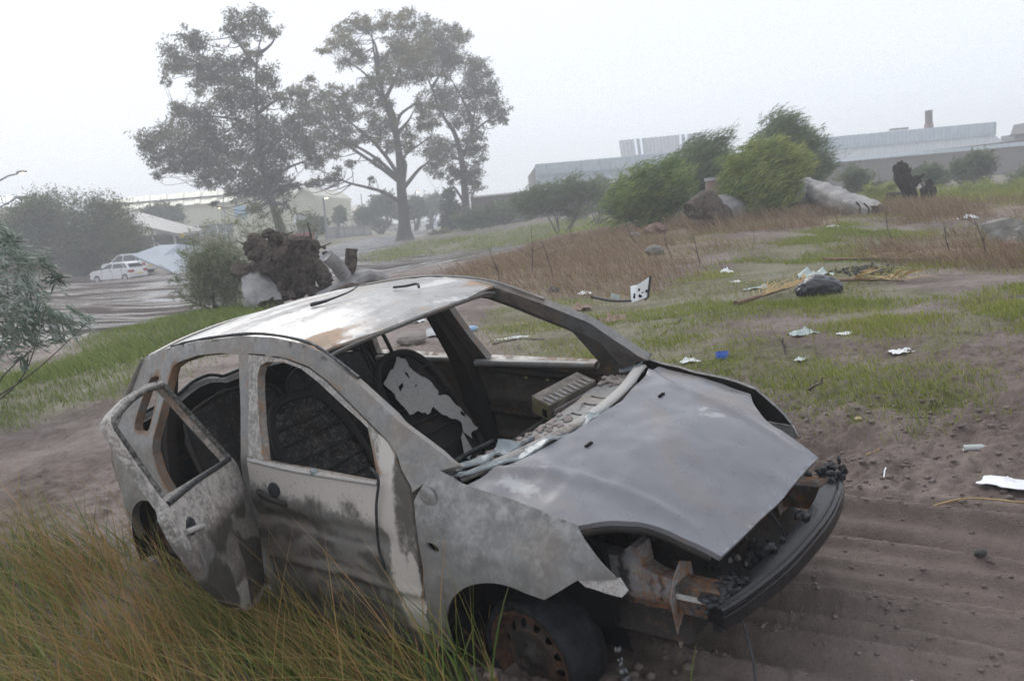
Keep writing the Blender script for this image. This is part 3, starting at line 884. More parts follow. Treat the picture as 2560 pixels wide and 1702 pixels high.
FDOOR = FD_TOP + FD_REAR + [(-.47, .265), (-.446, .297), (-.427, .36), (-.402, .562), (-.402, .751), (-.408, .891)]
FWIN = [(-1.352, .955), (-1.40, 1.10), (-1.432, 1.24), (-1.44, 1.30), (-1.425, 1.345), (-1.38, 1.362), (-1.25, 1.362), (-1.12, 1.338), (-.99, 1.285), (-.84, 1.212), (-.70, 1.148), (-.662, 1.128), (-.622, 1.04), (-.578, .935)]
RD_OPEN = [(-1.610, 1.388), (-1.758, 1.394), (-1.965, 1.381), (-2.13, 1.350), (-2.195, 1.325), (-2.235, 1.25), (-2.27, 1.16), (-2.302, 1.074), (-2.35, .969), (-2.355, .90), (-2.32, .80), (-2.22, .69), (-2.12, .55), (-2.07, .40), (-2.04, .28), (-1.55, .275), (-1.535, .60), (-1.53, .94), (-1.56, 1.15)]
QWIN = [(-2.335, 1.268), (-2.36, 1.276), (-2.425, 1.262), (-2.470, 1.220), (-2.497, 1.17), (-2.547, 1.09), (-2.575, 1.03), (-2.565, 1.0), (-2.50, .994), (-2.431, .996), (-2.40, 1.02), (-2.375, 1.08), (-2.350, 1.16), (-2.325, 1.235)]
RDOOR = [(-1.545, 1.382), (-1.758, 1.388), (-1.965, 1.375), (-2.13, 1.345), (-2.19, 1.318), (-2.225, 1.25), (-2.262, 1.16), (-2.294, 1.074), (-2.33, .969), (-2.33, .90), (-2.30, .80), (-2.20, .68), (-2.10, .54), (-2.05, .40), (-2.02, .285), (-1.52, .28), (-1.505, .60), (-1.50, .94), (-1.52, 1.15)]
RWIN = [(-1.585, .962), (-1.60, 1.15), (-1.62, 1.325), (-1.64, 1.345), (-1.80, 1.352), (-1.96, 1.342), (-2.10, 1.315), (-2.155, 1.288), (-2.19, 1.20), (-2.235, 1.08), (-2.262, .985)]
RDOOR_O = [(-1.61, 1.372), (-1.76, 1.382), (-1.965, 1.368), (-2.13, 1.338), (-2.222, 1.312), (-2.236, 1.25), (-2.238, 1.1), (-2.240, .96), (-2.265, .92), (-2.255, .80), (-2.205, .70), (-2.10, .57), (-1.97, .45), (-1.80, .345), (-1.62, .31), (-1.52, .34), (-1.50, .6), (-1.452, .90), (-1.47, .955), (-1.545, 1.18)]
RWIN_O = [(-1.505, .962), (-1.575, 1.17), (-1.630, 1.345), (-1.64, 1.352), (-1.80, 1.357), (-1.96, 1.345), (-2.12, 1.316), (-2.200, 1.292), (-2.211, 1.2), (-2.213, 1.08), (-2.214, .985)]

def body_side(sgn):
    dv = lambda u, v: (fbm(u * 3, v * 3, 3, 71) - .5) * .006
    res = panel(BODY, [FDOOR, RD_OPEN, QWIN], side_surf(sgn), .024, .045, (0, sgn, 0), dv)
    V, F, U, s = res
    holes = [FDOOR, RD_OPEN, QWIN]
    er = [edge_rust(h, .022, .40) for h in holes]
    mk_ = masks(U, s, lambda u, v: .12 + .45 * sstep(.5, .28, v) + .22 * (u < -2.0) * sstep(1.0, .6, v) * sstep(-2.5, -2.3, u), lambda u, v: np.maximum.reduce([e(u, v) for e in er]) + .16 * (v > 1.25) + .30 * (u < -2.15) * (v > .6),
                lambda u, v: .30 + .15 * (u < -1.9) - .2 * (v < .6), inner=(.50, .42, .22))
    b = cpart('body_side', res, B_panel, mk_)
    # ditch seal along the roof edge
    P = np.array([(x, sgn * (float(yside(x, z)) - .022), z + .004) for x, z in RAIL[3:]])
    V, F = tube(smooth_path(P[:-1], 4), .005 + .004 * rng.random(len(smooth_path(P[:-1], 4))), 6)
    mk('roof_seal', V, F, M_char if sgn < 0 else B_panel, b, attrs={'mask': np.tile([.35, .2, .3], (len(V), 1))})
    # deep inner pillars: dark box sections seen from inside
    g = G()
    for top, bot, w0, w1, nm in (((-1.56, 1.385), (-1.47, .25), .085, .20, 'b'), ((-2.32, 1.30), (-2.38, .55), .05, .16, 'c')):
        zz = np.linspace(top[1], bot[1], 14); Vv = []
        for k, z in enumerate(zz):
            q = k / 13; xx = top[0] + (bot[0] - top[0]) * q; w = w0 + (w1 - w0) * q
            yo = float(yside(xx, z)) - .048; yi = yo - (.05 + .03 * q)
            for dx, yy in ((-w / 2, yo), (w / 2, yo), (w / 2 - .015, yi), (-w / 2 + .015, yi)): Vv.append((xx + dx, sgn * yy, z))
        Ff = []
        for k in range(13):
            for j in range(4):
                f = [k * 4 + j, k * 4 + (j + 1) % 4, k * 4 + 4 + (j + 1) % 4, k * 4 + 4 + j]
                Ff.append(f if sgn > 0 else f[::-1])
        g.add(Vv, Ff)
    V = np.concatenate(g.V)
    mk('inner_pillar', V, g.F, B_dark, b, False, attrs={'mask': np.tile([.35, .35, .12], (len(V), 1))})
    return b
body_R = body_side(-1); body_L = body_side(1)

# ---- front doors
def front_door(sgn):
    inn = .006
    c = np.array(FDOOR); 
    dents = lambda u, v: -.020 * np.exp(-((v - .70) / .04) ** 2) * sstep(-.5, -.6, u) + (fbm(u * 4 + 3, v * 5, 3, 73) - .5) * .022 * sstep(.9, .75, v) - .016 * np.exp(-((v - .46) / .025) ** 2) + .012 * np.exp(-((v - .50) / .02) ** 2)
    shrink = [tuple(np.array(p) + (np.array((-.95, .8)) - p) / np.hypot(*(np.array((-.95, .8)) - p)) * inn) for p in FDOOR]
    res = panel(shrink, [FWIN], side_surf(sgn, -.003), .016, .04, (0, sgn, 0), dents)
    V, F, U, s = res
    if sgn < 0:
        def soot(u, v):
            low = sstep(.80, .68, v + .10 * (fbm(u * 3.2, v * 2, 3, 75) - .5) + .10 * (u + .95))
            stripe = sstep(-.60, -.54, u + .05 * (fbm(u * 2, v * 6, 3, 77) - .5)) * sstep(.27, .33, v)
            sm = .55 * np.exp(-(((u + 1.02) / .14) ** 2 + ((v - .80) / .05) ** 2)) + .6 * np.exp(-(((u + .75) / .10) ** 2 + ((v - .80) / .07) ** 2))
            q = 3.0 * fbm(u * 2.2 + 4, v * 2.2, 3, 5); swirl_glint = .9 * (fbm(u * 2.6 + q, v * 8 + 1.6 * q, 4, 79, .6) - .44) + .5 * np.exp(-((v - .50 - .03 * np.sin(u * 5)) / .012) ** 2) + .4 * np.exp(-((v - .665 + .02 * np.sin(u * 6)) / .012) ** 2)  # last two terms paint pale highlight lines along the door creases
            return low * (1 - stripe) * (.66 - 1.5 * swirl_glint) + sm + .45 * sstep(.36, .28, v) + stripe * .75 * sstep(-.525, -.48, u + .04 * (fbm(v * 9, u * 3, 3, 82) - .5)) * sstep(.40, .52, fbm(u * 16, v * 3.5, 4, 81) + .25 * sstep(.5, .8, v))
        def ashf(u, v):
            return .78 * sstep(.72, .84, v + .1 * (u + .95)) * (v < .95) + .9 * sstep(-.60, -.54, u) * sstep(-.38, -.44, u) + .45 * (v > .95)
        rustf = lambda u, v: edge_rust(FWIN, .018, .45)(u, v) + .35 * (v > .95) * (u > -.66) + .42 * sstep(-.54, -.50, u) * (v < .7) * .6
    else:
        soot = K(.35); ashf = K(.3); rustf = edge_rust(FWIN, .03, .4)
    mk_ = masks(U, s, soot, rustf, ashf, inner=(.72, .40, .05))
    d = cpart('front_door', res, B_door, mk_, label='front side door streaked with soot and cream paint' if sgn < 0 else None)
    if sgn < 0:
        # handle in its recess
        y = -float(yside(-1.30, .80))
        V, F = blob((-1.285, y + .006, .805), (.060, .012, .058), 3, .08, 1, ICO3); mk('handle_recess', V, F, M_char, d)
        hd = mk('handle', *tube(smooth_path([(-1.40, y - .006, .812), (-1.36, y - .022, .812), (-1.29, y - .028, .800), (-1.23, y - .018, .785), (-1.20, y - .004, .775)], 5), .013, 8), B_dark, d)
        # window sill lip, mirror foot, drooping cable
        sill = [(x, -float(yside(x, z)) - .006, z + .004) for x, z in ((-1.46, .945), (-1.2, .932), (-.9, .928), (-.58, .928))]
        mk('window_sill', *tube(smooth_path(sill, 5), .009, 6), B_ash, d, attrs={'mask': np.tile([.1, .25, .6], (len(tube(smooth_path(sill, 5), .009, 6)[0]), 1))})
        cab = [(-.60, -.80, 1.0), (-.55, -.815, .96), (-.585, -.83, .84), (-.615, -.838, .68), (-.61, -.84, .58)]
        mk('loose_cable', *tube(smooth_path(cab, 6), .006, 6), M_char, d)
        V, F = blob((-.98, -.800, .940), (.022, .014, .018), 5, .3); mk('melted_lump', V, F, M_glass, d)
    # inner face: beam, bulges
    g = G(); yy = lambda x, z: sgn * (float(yside(x, z)) - .060)
    for z in (.60, .86, .42):
        g.add(*tube([(-1.40, yy(-1.4, z), z + .03), (-.95, yy(-.95, z), z), (-.48, yy(-.48, z), z - .02)], .022, 6))
    V = np.concatenate(g.V); mk('inner_rail', V, g.F, B_dark, d, attrs={'mask': np.tile([.3, .5, .25], (len(V), 1))}, kind='stuff')
    if sgn > 0:
        V, F = tube([(x, yside(x, .93) - .065, .925) for x in np.linspace(-1.42, -.58, 8)], .026, 8, sq=.8); mk('belt_rail', V, F, B_panel, d, attrs={'mask': np.tile([.3, .38, .25], (len(V), 1))})
        for x, z in ((-1.10, .84), (-.95, .83), (-.98, .62)): mk('clip_hole', *blob((x, yside(x, z) - .046, z), (.016, .004, .016), 1, .1, 1, ICO1), M_clip, d)
    return d
fd_R = front_door(-1); fd_L = front_door(1)

# ---- rear doors: right one swung wide open on its front hinges, left one shut
def rear_door(sgn, opened):
    dents = lambda u, v: (fbm(u * 4 + 9, v * 5, 3, 83) - .5) * .02 * sstep(.9, .75, v)
    RD, RW = (RDOOR_O, RWIN_O) if opened else (RDOOR, RWIN)
    res = panel(RD, [RW], side_surf(sgn, -.002), .018, .04, (0, sgn, 0), dents)
    V, F, U, s = res
    sw = lambda u, v: fbm(u * 5, v * 5 + 2 * fbm(u * 3, v * 3, 2, 7), 4, 85)
    mk_ = masks(U, s, lambda u, v: .10 + 1.0 * sstep(.82, .70, v) * sstep(.40, .60, sw(u, v)) * sstep(.30, .42, v) if opened else K(.5)(u, v), edge_rust(RW, .02, .4), lambda u, v: .32 + .25 * sstep(.74, .84, v) + .35 * (v < .48), inner=(.7, .4, .1))
    def tf(P):
        if not opened: return P
        a, tx, ty, dx, dy, dz = math.radians(130.1), -.07, -.09, -.049, -.031, .011
        h = np.array([-1.47, -.80, .6]); Q = np.asarray(P) - h
        c, si = math.cos(a), math.sin(a)
        Q = Q @ np.array([[c, -si, 0], [si, c, 0], [0, 0, 1.]]).T
        Q = Q @ np.array(Matrix.Rotation(math.hypot(tx, ty), 3, Vector((tx, ty, 0)).normalized())).T
        return Q + h + [dx, dy, dz]
    d = cpart('rear_door', (tf(V), F, U, s), B_door, mk_, label='rear side door swung wide open' if opened else None)
    if not opened:
        V, F = tube([(x, yside(x, .95) - .062, .945) for x in np.linspace(-2.25, -1.58, 8)], .024, 8, sq=.8); mk('belt_rail', V, F, B_panel, d, attrs={'mask': np.tile([.35, .35, .2], (len(V), 1))})
    y = lambda x, z: sgn * float(yside(x, z))
    if opened:
        f = 1
        V, F = blob((-2.12, y(-2.12, .82) + .004, .815), (.055, .012, .052), 6, .08, 1, ICO3); mk('handle_recess', tf(V), F, M_char, d)
        V, F = tube(smooth_path([(-2.20, y(-2.2, .83) - .008, .83), (-2.12, y(-2.12, .82) - .026, .82), (-2.04, y(-2.04, .80) - .008, .80)], 5), .012, 8); mk('handle', tf(V), F, B_ash, d, attrs={'mask': np.tile([.2, .2, .6], (len(V), 1))})
        fr = RWIN_O[::-1]
        V, F = tube(smooth_path([(x, y(x, z) - .004, z) for x, z in fr], 3), .011, 6); mk('window_seal', tf(V), F, B_dark, d, attrs={'mask': np.tile([.2, .2, .55], (len(V), 1))})
        V, F = tube([(x, y(x, .958) - .004, .958 + .004 * math.sin(9 * x)) for x in np.linspace(-1.50, -2.215, 12)], .012, 6); mk('window_sill', tf(V), F, M_char, d)
    return d
rear_door(-1, True); rear_door(1, False)

# ---- front wings
ARCHF = [(.345 * math.cos(a), .286 + .345 * math.sin(a)) for a in np.linspace(math.radians(60), math.radians(157), 18)]
FENDER = [(-.355, .944), (-.295, .985), (-.191, .948), (.148, .883), (.292, .845), (.325, .802), (.437, .674), (.375, .670), (.307, .669), (.189, .600)] + ARCHF[2:] + [(-.33, .35), (-.35, .25), (-.455, .245), (-.43, .34), (-.408, .45), (-.392, .56), (-.394, .75), (-.40, .88)]
INDIC = [(-.32 + .032 * math.cos(a), .712 + .016 * math.sin(a) - .2 * .032 * math.cos(a)) for a in np.linspace(0, 2 * math.pi, 14)[:-1]]
def fender(sgn):
    holes = [INDIC]
    dv = lambda u, v: (fbm(u * 7, v * 7, 4, 87) - .5) * .009 * sstep(.62, .8, v) + .006 * np.exp(-((np.hypot(u, v - .286) - .48) / .02) ** 2)
    res = panel(FENDER, holes, side_surf(sgn), .014, .012, (0, sgn, 0), dv)
    V, F, U, s = res
    mk_ = masks(U, s, lambda u, v: .02 + .16 * sstep(.42, .3, v), lambda u, v: .10 + .30 * np.exp(-((np.hypot(u, v - .286) - .42) / .05) ** 2) * (u < -.1) * (v < .62),
                lambda u, v: .14 + .62 * sstep(.60, .9, v) * (fbm(u * 22, v * 22, 3, 89) + .05) + .10 * (np.hypot(u, v - .286) < .47))
    f = cpart('front_wing', res, B_panel, mk_)
    # indicator hole backing and inner liner
    y = sgn * (float(yside(-.32, .71)) - .03)
    V, F = box((-.32, y, .71), (.10, .012, .07)); mk('indicator_socket', V, F, M_hole, f, False)
    # torn corner bracket hanging under the wing tip
    P = [(.30, .662), (.44, .672), (.462, .628), (.44, .606), (.37, .628), (.325, .64)]
    V, F, U, s = panel(P, [], side_surf(sgn, .012), .02, .006, (0, sgn, 0), lambda u, v: (fbm(u * 20, v * 20, 3, 91) - .5) * .015)
    mk('wing_bracket', V, F, B_rusty, f, attrs={'mask': np.tile([.1, .2, .6], (len(V), 1))})
    # wheel house
    g = G()
    th = np.linspace(math.radians(62), math.radians(192), 20)
    y0, y1 = float(yside(0, .6)) - .03, .46
    Vv = []; Ff = []
    for k, a in enumerate(th):
        for yy, rr in ((y0, .352), (y1, .345)): Vv.append((rr * math.cos(a), sgn * yy, .286 + rr * math.sin(a)))
    for k in range(19): Ff.append([2 * k, 2 * k + 1, 2 * k + 3, 2 * k + 2])
    g.add(Vv, Ff)
    g.add([(.345 * math.cos(a), sgn * y1, .286 + .345 * math.sin(a)) for a in th] + [(.25, sgn * y1, .2)], [list(range(21))])
    V = np.concatenate(g.V); mk('wheel_house', V, g.F, M_hole, f, False)
    Vr = [v + [-2.49, 0, 0] for v in np.array(Vv)]; mk('rear_wheel_house', Vr, Ff, M_hole, body_R if sgn < 0 else body_L, False, attrs={'mask': np.tile([.9, .1, 0], (len(Vr), 1))})
    # scuttle mirror-foot boss at the wing's rear corner
    if sgn < 0:
        V, F = blob((-.335, sgn * .775, .895), (.045, .012, .04), 4, .12, 1, ICO3); mk('hinge_cover', V, F, B_panel, f, attrs={'mask': np.tile([.25, .1, .45], (len(V), 1))})
    return f
fender(-1); fender(1)

# ---- bonnet
HOOD_S = [(-.206, .713), (.129, .698), (.271, .683), (.318, .606), (.388, .526), (.452, .487), (.549, .461), (.664, .425)]
HOOD_REAR = [(-.195, .624), (-.119, .36), (-.066, .09), (-.063, -.158), (-.100, -.378), (-.150, -.56)]
HOOD = [(.129, -.698), (.271, -.683)] + curve2([(.271, -.683), (.318, -.606), (.388, -.526), (.452, -.487), (.549, -.461), (.664, -.432)], 4)[1:] + [(.672, -.2), (.676, 0), (.672, .2)] + \
       curve2([(.664, .425), (.549, .461), (.452, .487), (.388, .526), (.318, .606), (.271, .683)], 4) + [(.129, .698), (-.206, .715)] + curve2(HOOD_REAR, 4) + [(-.206, -.715)]
def zhood(x, y):
    c = I(x, [-.45, -.22, -.08, .13, .27, .4, .5, .66, .72], [1.02, .985, .955, .910, .868, .818, .768, .665, .62])
    a = np.abs(y)
    z = c - .04 * (a / .7) ** 2
    yc = I(x, [-.2, .0, .25, .45, .58, .7], [.60, .47, .43, .40, .385, .38])     # raised side crease
    w = I(x, [-.2, .45, .62], [1, 1, 0])
    z = z + w * (.010 * np.exp(-((a - yc) / .022) ** 2) - .016 * sstep(0, .07, a - yc) + .0 * a)
    z = z + (fbm(x * 4.2 + 5, y * 4.2, 3, 93) - .5) * .034 + (fbm(x * 8 + 2, y * 5, 2, 94) - .5) * .013 * sstep(.45, .2, x) - .010 * np.exp(-(((x - .12) / .10) ** 2 + ((y - .12) / .2) ** 2)) + .007 * np.exp(-(((x - .30) / .12) ** 2 + ((y - .02) / .12) ** 2))
    return z
res = panel(HOOD, [], lambda u, v: np.c_[u, v, zhood(u, v)], .016, .022, (0, 0, 1))
V, F, U, s = res
_w1 = lambda u, v: np.exp(-(((u + .03) / .10) ** 2 + ((v + .60) / .05) ** 2))
_ring = lambda u, v: 1.1 * np.exp(-((np.hypot((u - .262) / .7, v - .335) - .050) / .022) ** 2) * sstep(.3, .6, fbm(u * 40, v * 40, 3, 4)) + .7 * np.exp(-(np.hypot((u - .262) / .7, v - .335) / .02) ** 2)
mk_ = masks(U, s, K(.02), lambda u, v: .05 + .26 * np.exp(-(((u - .33) / .10) ** 2 + ((v - .28) / .06) ** 2)), lambda u, v: .08 + .85 * _w1(u, v) + _ring(u, v) * (fbm(u * 30, v * 30, 2, 3) + .2) + .12 * (v > .3), inner=(.8, .3, 0))
hood = cpart('bonnet', res, B_hood, mk_)
# emblem scar on the bonnet, washer jets
for x, y in ((.03, .336), (.044, -.246)): mk('washer_jet', *box((x, y, float(zhood(np.array([x]), np.array([y]))[0]) + .003), (.013, .045, .007), rotm('Z', 5)), M_hole, hood, False)
g = G()
for sg in (-1, 1):
    edge = [p for p in HOOD if .27 < p[0] < .66 and p[1] * sg > 0]
    edge.sort()
    P = [(x - .012, y - sg * .012, float(zhood(np.array([x]), np.array([y]))[0]) - .034) for x, y in edge]
    g.add(*tube(smooth_path(P, 3), .017, 6))
V = np.concatenate(g.V); mk('bonnet_edge_fold', V, g.F, B_dark, hood, kind='stuff', attrs={'mask': np.tile([.35, .35, .25], (len(V), 1))})

# ---- roof
RX = [-.90, -.997, -1.143, -1.357, -1.6, -2.016, -2.273, -2.493, -2.62]; RZ = [1.36, 1.396, 1.434, 1.459, 1.465, 1.438, 1.405, 1.362, 1.325]
def zroof(x, y):
    z = np.interp(-x, [-a for a in RX], RZ)
    return z + .040 * (1 - (np.abs(y) / .60) ** 2) - .012 * sstep(.50, .585, np.abs(y)) + (fbm(x * 2.5, y * 3, 3, 95) - .5) * .014 * sstep(.58, .45, np.abs(y))
ROOF = [(-1.03, -.575), (-1.0, -.50), (-.955, -.3), (-.935, 0), (-.955, .3), (-1.0, .50), (-1.03, .575), (-1.6, .585), (-2.2, .58), (-2.49, .57), (-2.56, .45), (-2.60, .2), (-2.61, 0), (-2.60, -.2), (-2.56, -.45), (-2.49, -.57), (-2.2, -.58), (-1.6, -.585)]
res = panel(ROOF, [], lambda u, v: np.c_[u, v, zroof(u, v)], .022, .012, (0, 0, 1))
V, F, U, s = res
st = lambda u, v: fbm(v * 1.4 + .5 * u, (u - .25 * v) * 6.0, 5, 97, .6)
mk_ = masks(U, s, lambda u, v: .0 + .38 * sstep(.54, .68, st(u, v + 2)) , lambda u, v: .10 + .55 * sstep(.50, .70, st(u + 3, v)) + .35 * sstep(.46, .57, np.abs(v)) + .45 * np.exp(-(((u + 1.07) / .10) ** 2 + ((v + .52) / .10) ** 2)) + .3 * np.exp(-((u + 2.5) / .08) ** 2),
            lambda u, v: .18 + .75 * sstep(.34, .66, st(u + 7, v)) - .25 * sstep(-1.35, -1.05, u), inner=(.85, .3, 0))
roof = cpart('roof', res, B_roof, mk_)
# header rail under the roof's front lip
H = smooth_path([(-1.045, -.585, 1.362), (-1.0, -.45, 1.392), (-.955, -.2, 1.408), (-.945, 0, 1.412), (-.955, .2, 1.408), (-1.0, .45, 1.392), (-1.045, .585, 1.362)], 5)
V, F = tube(H + [-.03, 0, -.012], .020, 8, sq=.75); mk('header_rail', V, F, B_panel, roof, attrs={'mask': np.tile([.12, .50, .35], (len(V), 1))})
V, F = tube(H + [.002, 0, -.004], .008, 6); mk('roof_lip', V, F, B_panel, roof, attrs={'mask': np.tile([.1, .42, .35], (len(V), 1))})
V, F = tube(smooth_path([(-2.57, -.56, 1.335), (-2.63, -.3, 1.36), (-2.65, 0, 1.37), (-2.63, .3, 1.36), (-2.57, .56, 1.335)], 5), .024, 8); mk('rear_header', V, F, B_panel, roof, attrs={'mask': np.tile([.2, .3, .35], (len(V), 1))})

# ---- tailgate: window gone, charred lower panel with a sagging rim
TGX = lambda z: -2.52 - (1.366 - z) * .80
WAVE = [(-.72, .96), (-.60, 1.0), (-.371, 1.042), (-.304, 1.076), (-.255, 1.096), (-.176, 1.100), (-.10, 1.075), (-.055, 1.056), (.067, 1.060), (.2, 1.072), (.35, 1.05), (.55, 1.02), (.72, .96)]
res = panel([(-.74, .42), (.74, .42), (.76, .8), (.72, .96)] + WAVE[::-1][1:] + [(-.76, .8)], [], lambda u, v: np.c_[np.where(v > .85, TGX(v), TGX(.85) + (v - .85) * .05), u, v], .03, .05, (-1, 0, 0))
V, F, U, s = res
tg = cpart('tailgate', res, B_panel, masks(U, s, K(.2), K(.2), K(.4), inner=(.9, .25, 0)))
V, F = tube(smooth_path([(TGX(z) + .02, y, z + .012) for y, z in WAVE], 4), .011, 6); mk('window_rim', V, F, M_char, tg)
for sg in (-1, 1):
    V, F = tube([(TGX(1.33), sg * .60, 1.33), (TGX(1.15), sg * .68, 1.15), (TGX(.97), sg * .73, .97)], .026, 8); mk('tailgate_frame', V, F, B_panel, tg, attrs={'mask': np.tile([.3, .3, .3], (len(V), 1))})

# ---- floor, bulkhead, inner wings
def dk(name, VF, parent=CAR, mask=(.85, .25, 0), m=None, smooth=False):
    V, F = VF
    return mk(name, V, F, m or B_dark, parent, smooth, attrs={'mask': np.tile(mask, (len(V), 1))})
fl = dk('floor_pan', box((-1.6, 0, .25), (2.6, 1.5, .04)))
dk('transmission_tunnel', box((-1.1, 0, .31), (1.4, .22, .12)), fl)
dk('bulkhead', prism([(-.36, -.72, .25), (-.36, .72, .25), (-.36, .72, .86), (-.36, -.72, .86)], (-.03, 0, 0)), m=M_hole)
for sg in (-1, 1):
    w = dk('inner_wing', prism([(-.35, sg * .60, .35), (.30, sg * .60, .40), (.30, sg * .60, .70), (.15, sg * .60, .80), (-.35, sg * .60, .87)], (0, -sg * .03, 0)), m=M_hole)
    V, F = blob((-.02, sg * .50, .74), (.13, .11, .07), 4, .1); mk('strut_top', V, F, B_dark, w, attrs={'mask': np.tile([.3, .4, .2], (len(V), 1))})
    dk('sill_inner', box((-1.3, sg * .73, .28), (1.9, .08, .13)), fl)
# ash, springs and char heaped on the floor
def heap(name, cx, cy, wx, wy, z0, h, seed, m, mask):
    u, v = np.meshgrid(np.linspace(-1, 1, 34), np.linspace(-1, 1, 34))
    hh = h * np.clip(1 - np.maximum(abs(u), abs(v)) ** 4, 0, 1) * (.3 + 1.4 * fbm(u * 4 + seed, v * 4, 5, seed, .65))
    V = np.c_[(cx + u * wx).ravel(), (cy + v * wy).ravel(), (z0 + hh).ravel()]
    i = np.arange(33)[:, None] * 34 + np.arange(33)[None]
    F = np.stack([i, i + 1, i + 35, i + 34], -1).reshape(-1, 4)
    return mk(name, V, F, m, CAR, False, attrs={'mask': np.tile(mask, (len(V), 1))})
heap('charred_debris', -.85, 0, .48, .68, .27, .20, 3, B_dark, (.6, .35, .25))
heap('charred_debris', -1.95, 0, .5, .68, .27, .22, 8, B_dark, (.7, .3, .1))
heap('charred_debris', .12, 0, .42, .52, .34, .20, 12, B_dark, (.6, .4, .3))

# ---- seats
def seat(yc, ash):
    SX = lambda z: -1.66 + (1.07 - z) * .60
    out = [(-.20, .46), (.20, .46), (.215, .75), (.19, .95), (.12, 1.05), (.05, 1.07), (-.05, 1.07), (-.12, 1.05), (-.19, .95), (-.215, .75)]
    res = panel(out, [], lambda u, v: np.c_[SX(v) - .02, yc + u, v], .025, .012, (1, 0, .6), lambda u, v: (fbm(u * 9, v * 9, 4, 101, .65) - .5) * .05 + .012 * np.sin(v * 45) * (not ash))
    V, F, U, s = res
    p = cpart('front_seat', res, B_dark, masks(U, s, K(.5 if ash else .2), K(.35), K(.12 if ash else .42), inner=(.9, .1, 0)))
    loop = smooth_path([(SX(z) , yc + y, z) for y, z in [(-.20, .42), (-.225, .70), (-.205, .93), (-.13, 1.055), (0, 1.085), (.13, 1.055), (.205, .93), (.225, .70), (.20, .42)]], 4)
    V, F = tube(loop, .022, 8); mk('seat_frame', V, F, B_dark, p, attrs={'mask': np.tile([.45, .15, .18], (len(V), 1))})
    g = G()
    for z in np.linspace(.52, .98, 7): g.add(*tube([(SX(z) + .015, yc - .20, z), (SX(z) + .03, yc, z + .01 * math.sin(z * 30)), (SX(z) + .015, yc + .20, z)], .006, 5))
    V = np.concatenate(g.V); mk('seat_spring', V, g.F, B_dark, p, attrs={'mask': np.tile([.3, .2, .35], (len(V), 1))})
    V, F = box((-1.02, yc, .42), (.46, .40, .06), rotm('Y', -6)); mk('seat_base', V, F, B_dark, p, attrs={'mask': np.tile([.6, .4, .1], (len(V), 1))})
    if ash:
        hoop = smooth_path([(SX(1.07), yc - .17, 1.055), (-1.70, yc - .17, 1.17), (-1.71, yc - .155, 1.225), (-1.71, yc - .10, 1.262), (-1.71, yc - .03, 1.255), (-1.70, yc + .0, 1.20), (SX(1.07), yc + .01, 1.07)], 5)
        V, F = tube(hoop, .011, 8); mk('headrest_hoop', V, F, B_dark, p, attrs={'mask': np.tile([.5, .2, .2], (len(V), 1))})
        sheet_ = [(-.185, .985), (-.13, 1.02), (-.06, 1.045), (-.01, 1.085), (.03, 1.05), (.045, .97), (.085, .93), (.12, .86), (.10, .83), (.15, .815), (.17, .77), (.19, .69), (.205, .60), (.15, .60), (.13, .57), (.11, .61), (.13, .66), (.08, .71), (.04, .74), (.02, .785), (-.04, .77), (-.09, .80), (-.145, .81), (-.165, .90)]
        holes = [[(.155, .70), (.175, .715), (.185, .69), (.17, .675)], [(-.02, .985), (-.01, 1.005), (.0, .985), (-.008, .96)], [(-.12, .92), (-.08, .94), (-.075, .955), (-.115, .945)]]
        jag = []
        for k, q in enumerate(resample(sheet_, .02)): jag.append((q[0] + (rng.random() - .5) * .014, q[1] + (rng.random() - .5) * .014))
        res = panel(jag, holes, lambda u, v: np.c_[SX(v) + .045, yc + u, v], .018, .004, (1, 0, .6), lambda u, v: (fbm(u * 12, v * 12, 3, 103) - .5) * .02)
        V, F, U, s = res; mk('ash_cover', V, F, B_ash, p, True, attrs={'mask': np.tile([.05, .0, .7], (len(V), 1))}, label='pale flaking sheet left on the burnt seat back')
        res = panel([(.02, .52), (.07, .60), (.10, .62), (.09, .52), (.03, .49)], [], lambda u, v: np.c_[SX(v) + .045, yc + u, v], .018, .004, (1, 0, .6))
        V, F, U, s = res; mk('ash_cover', V, F, B_ash, p, True, attrs={'mask': np.tile([.05, .0, .7], (len(V), 1))})
    return p
seat(.34, True); seat(-.36, False)
# rear seat backs with pressed ribs
SBX = lambda z: -2.12 - (z - .6) * .36
for y0, y1 in ((-.66, -.02), (.0, .66)):
    ym = (y0 + y1) / 2; hw = (y1 - y0) / 2
    out = curve2([(y0, .42), (y1, .42), (y1, .92), (y1 - .06, 1.03), (ym, 1.075), (y0 + .06, 1.03), (y0, .92)], 1)
    res = panel(out, [], lambda u, v: np.c_[SBX(v), u, v], .022, .02, (1, 0, .3), lambda u, v: .014 * np.abs(np.sin(u * 24)) + (fbm(u * 8, v * 8, 3, 105) - .5) * .015)
    V, F, U, s = res; p = cpart('rear_seat_back', res, B_dark, masks(U, s, K(.3), K(.2), K(.34)))
    V, F = tube(smooth_path([(SBX(z) + .02, y, z) for y, z in [(y0, .6), (y0 + .01, .93), (y0 + .07, 1.04), (ym, 1.085), (y1 - .07, 1.04), (y1 - .01, .93), (y1, .6)]], 4), .011, 6)
    mk('seat_frame', V, F, B_dark, p, attrs={'mask': np.tile([.4, .2, .2], (len(V), 1))})
g = G()
for k in range(5):
    y = -.5 + k * .25 + rng.random() * .1
    g.add(*tube(smooth_path([(SBX(1.06), y, 1.07), (-2.2, y + .05, 1.12 + rng.random() * .04), (-2.15, y + .12, 1.08)], 5), .0035, 5))
g.mk('seat_spring', M_char, p, kind='stuff')

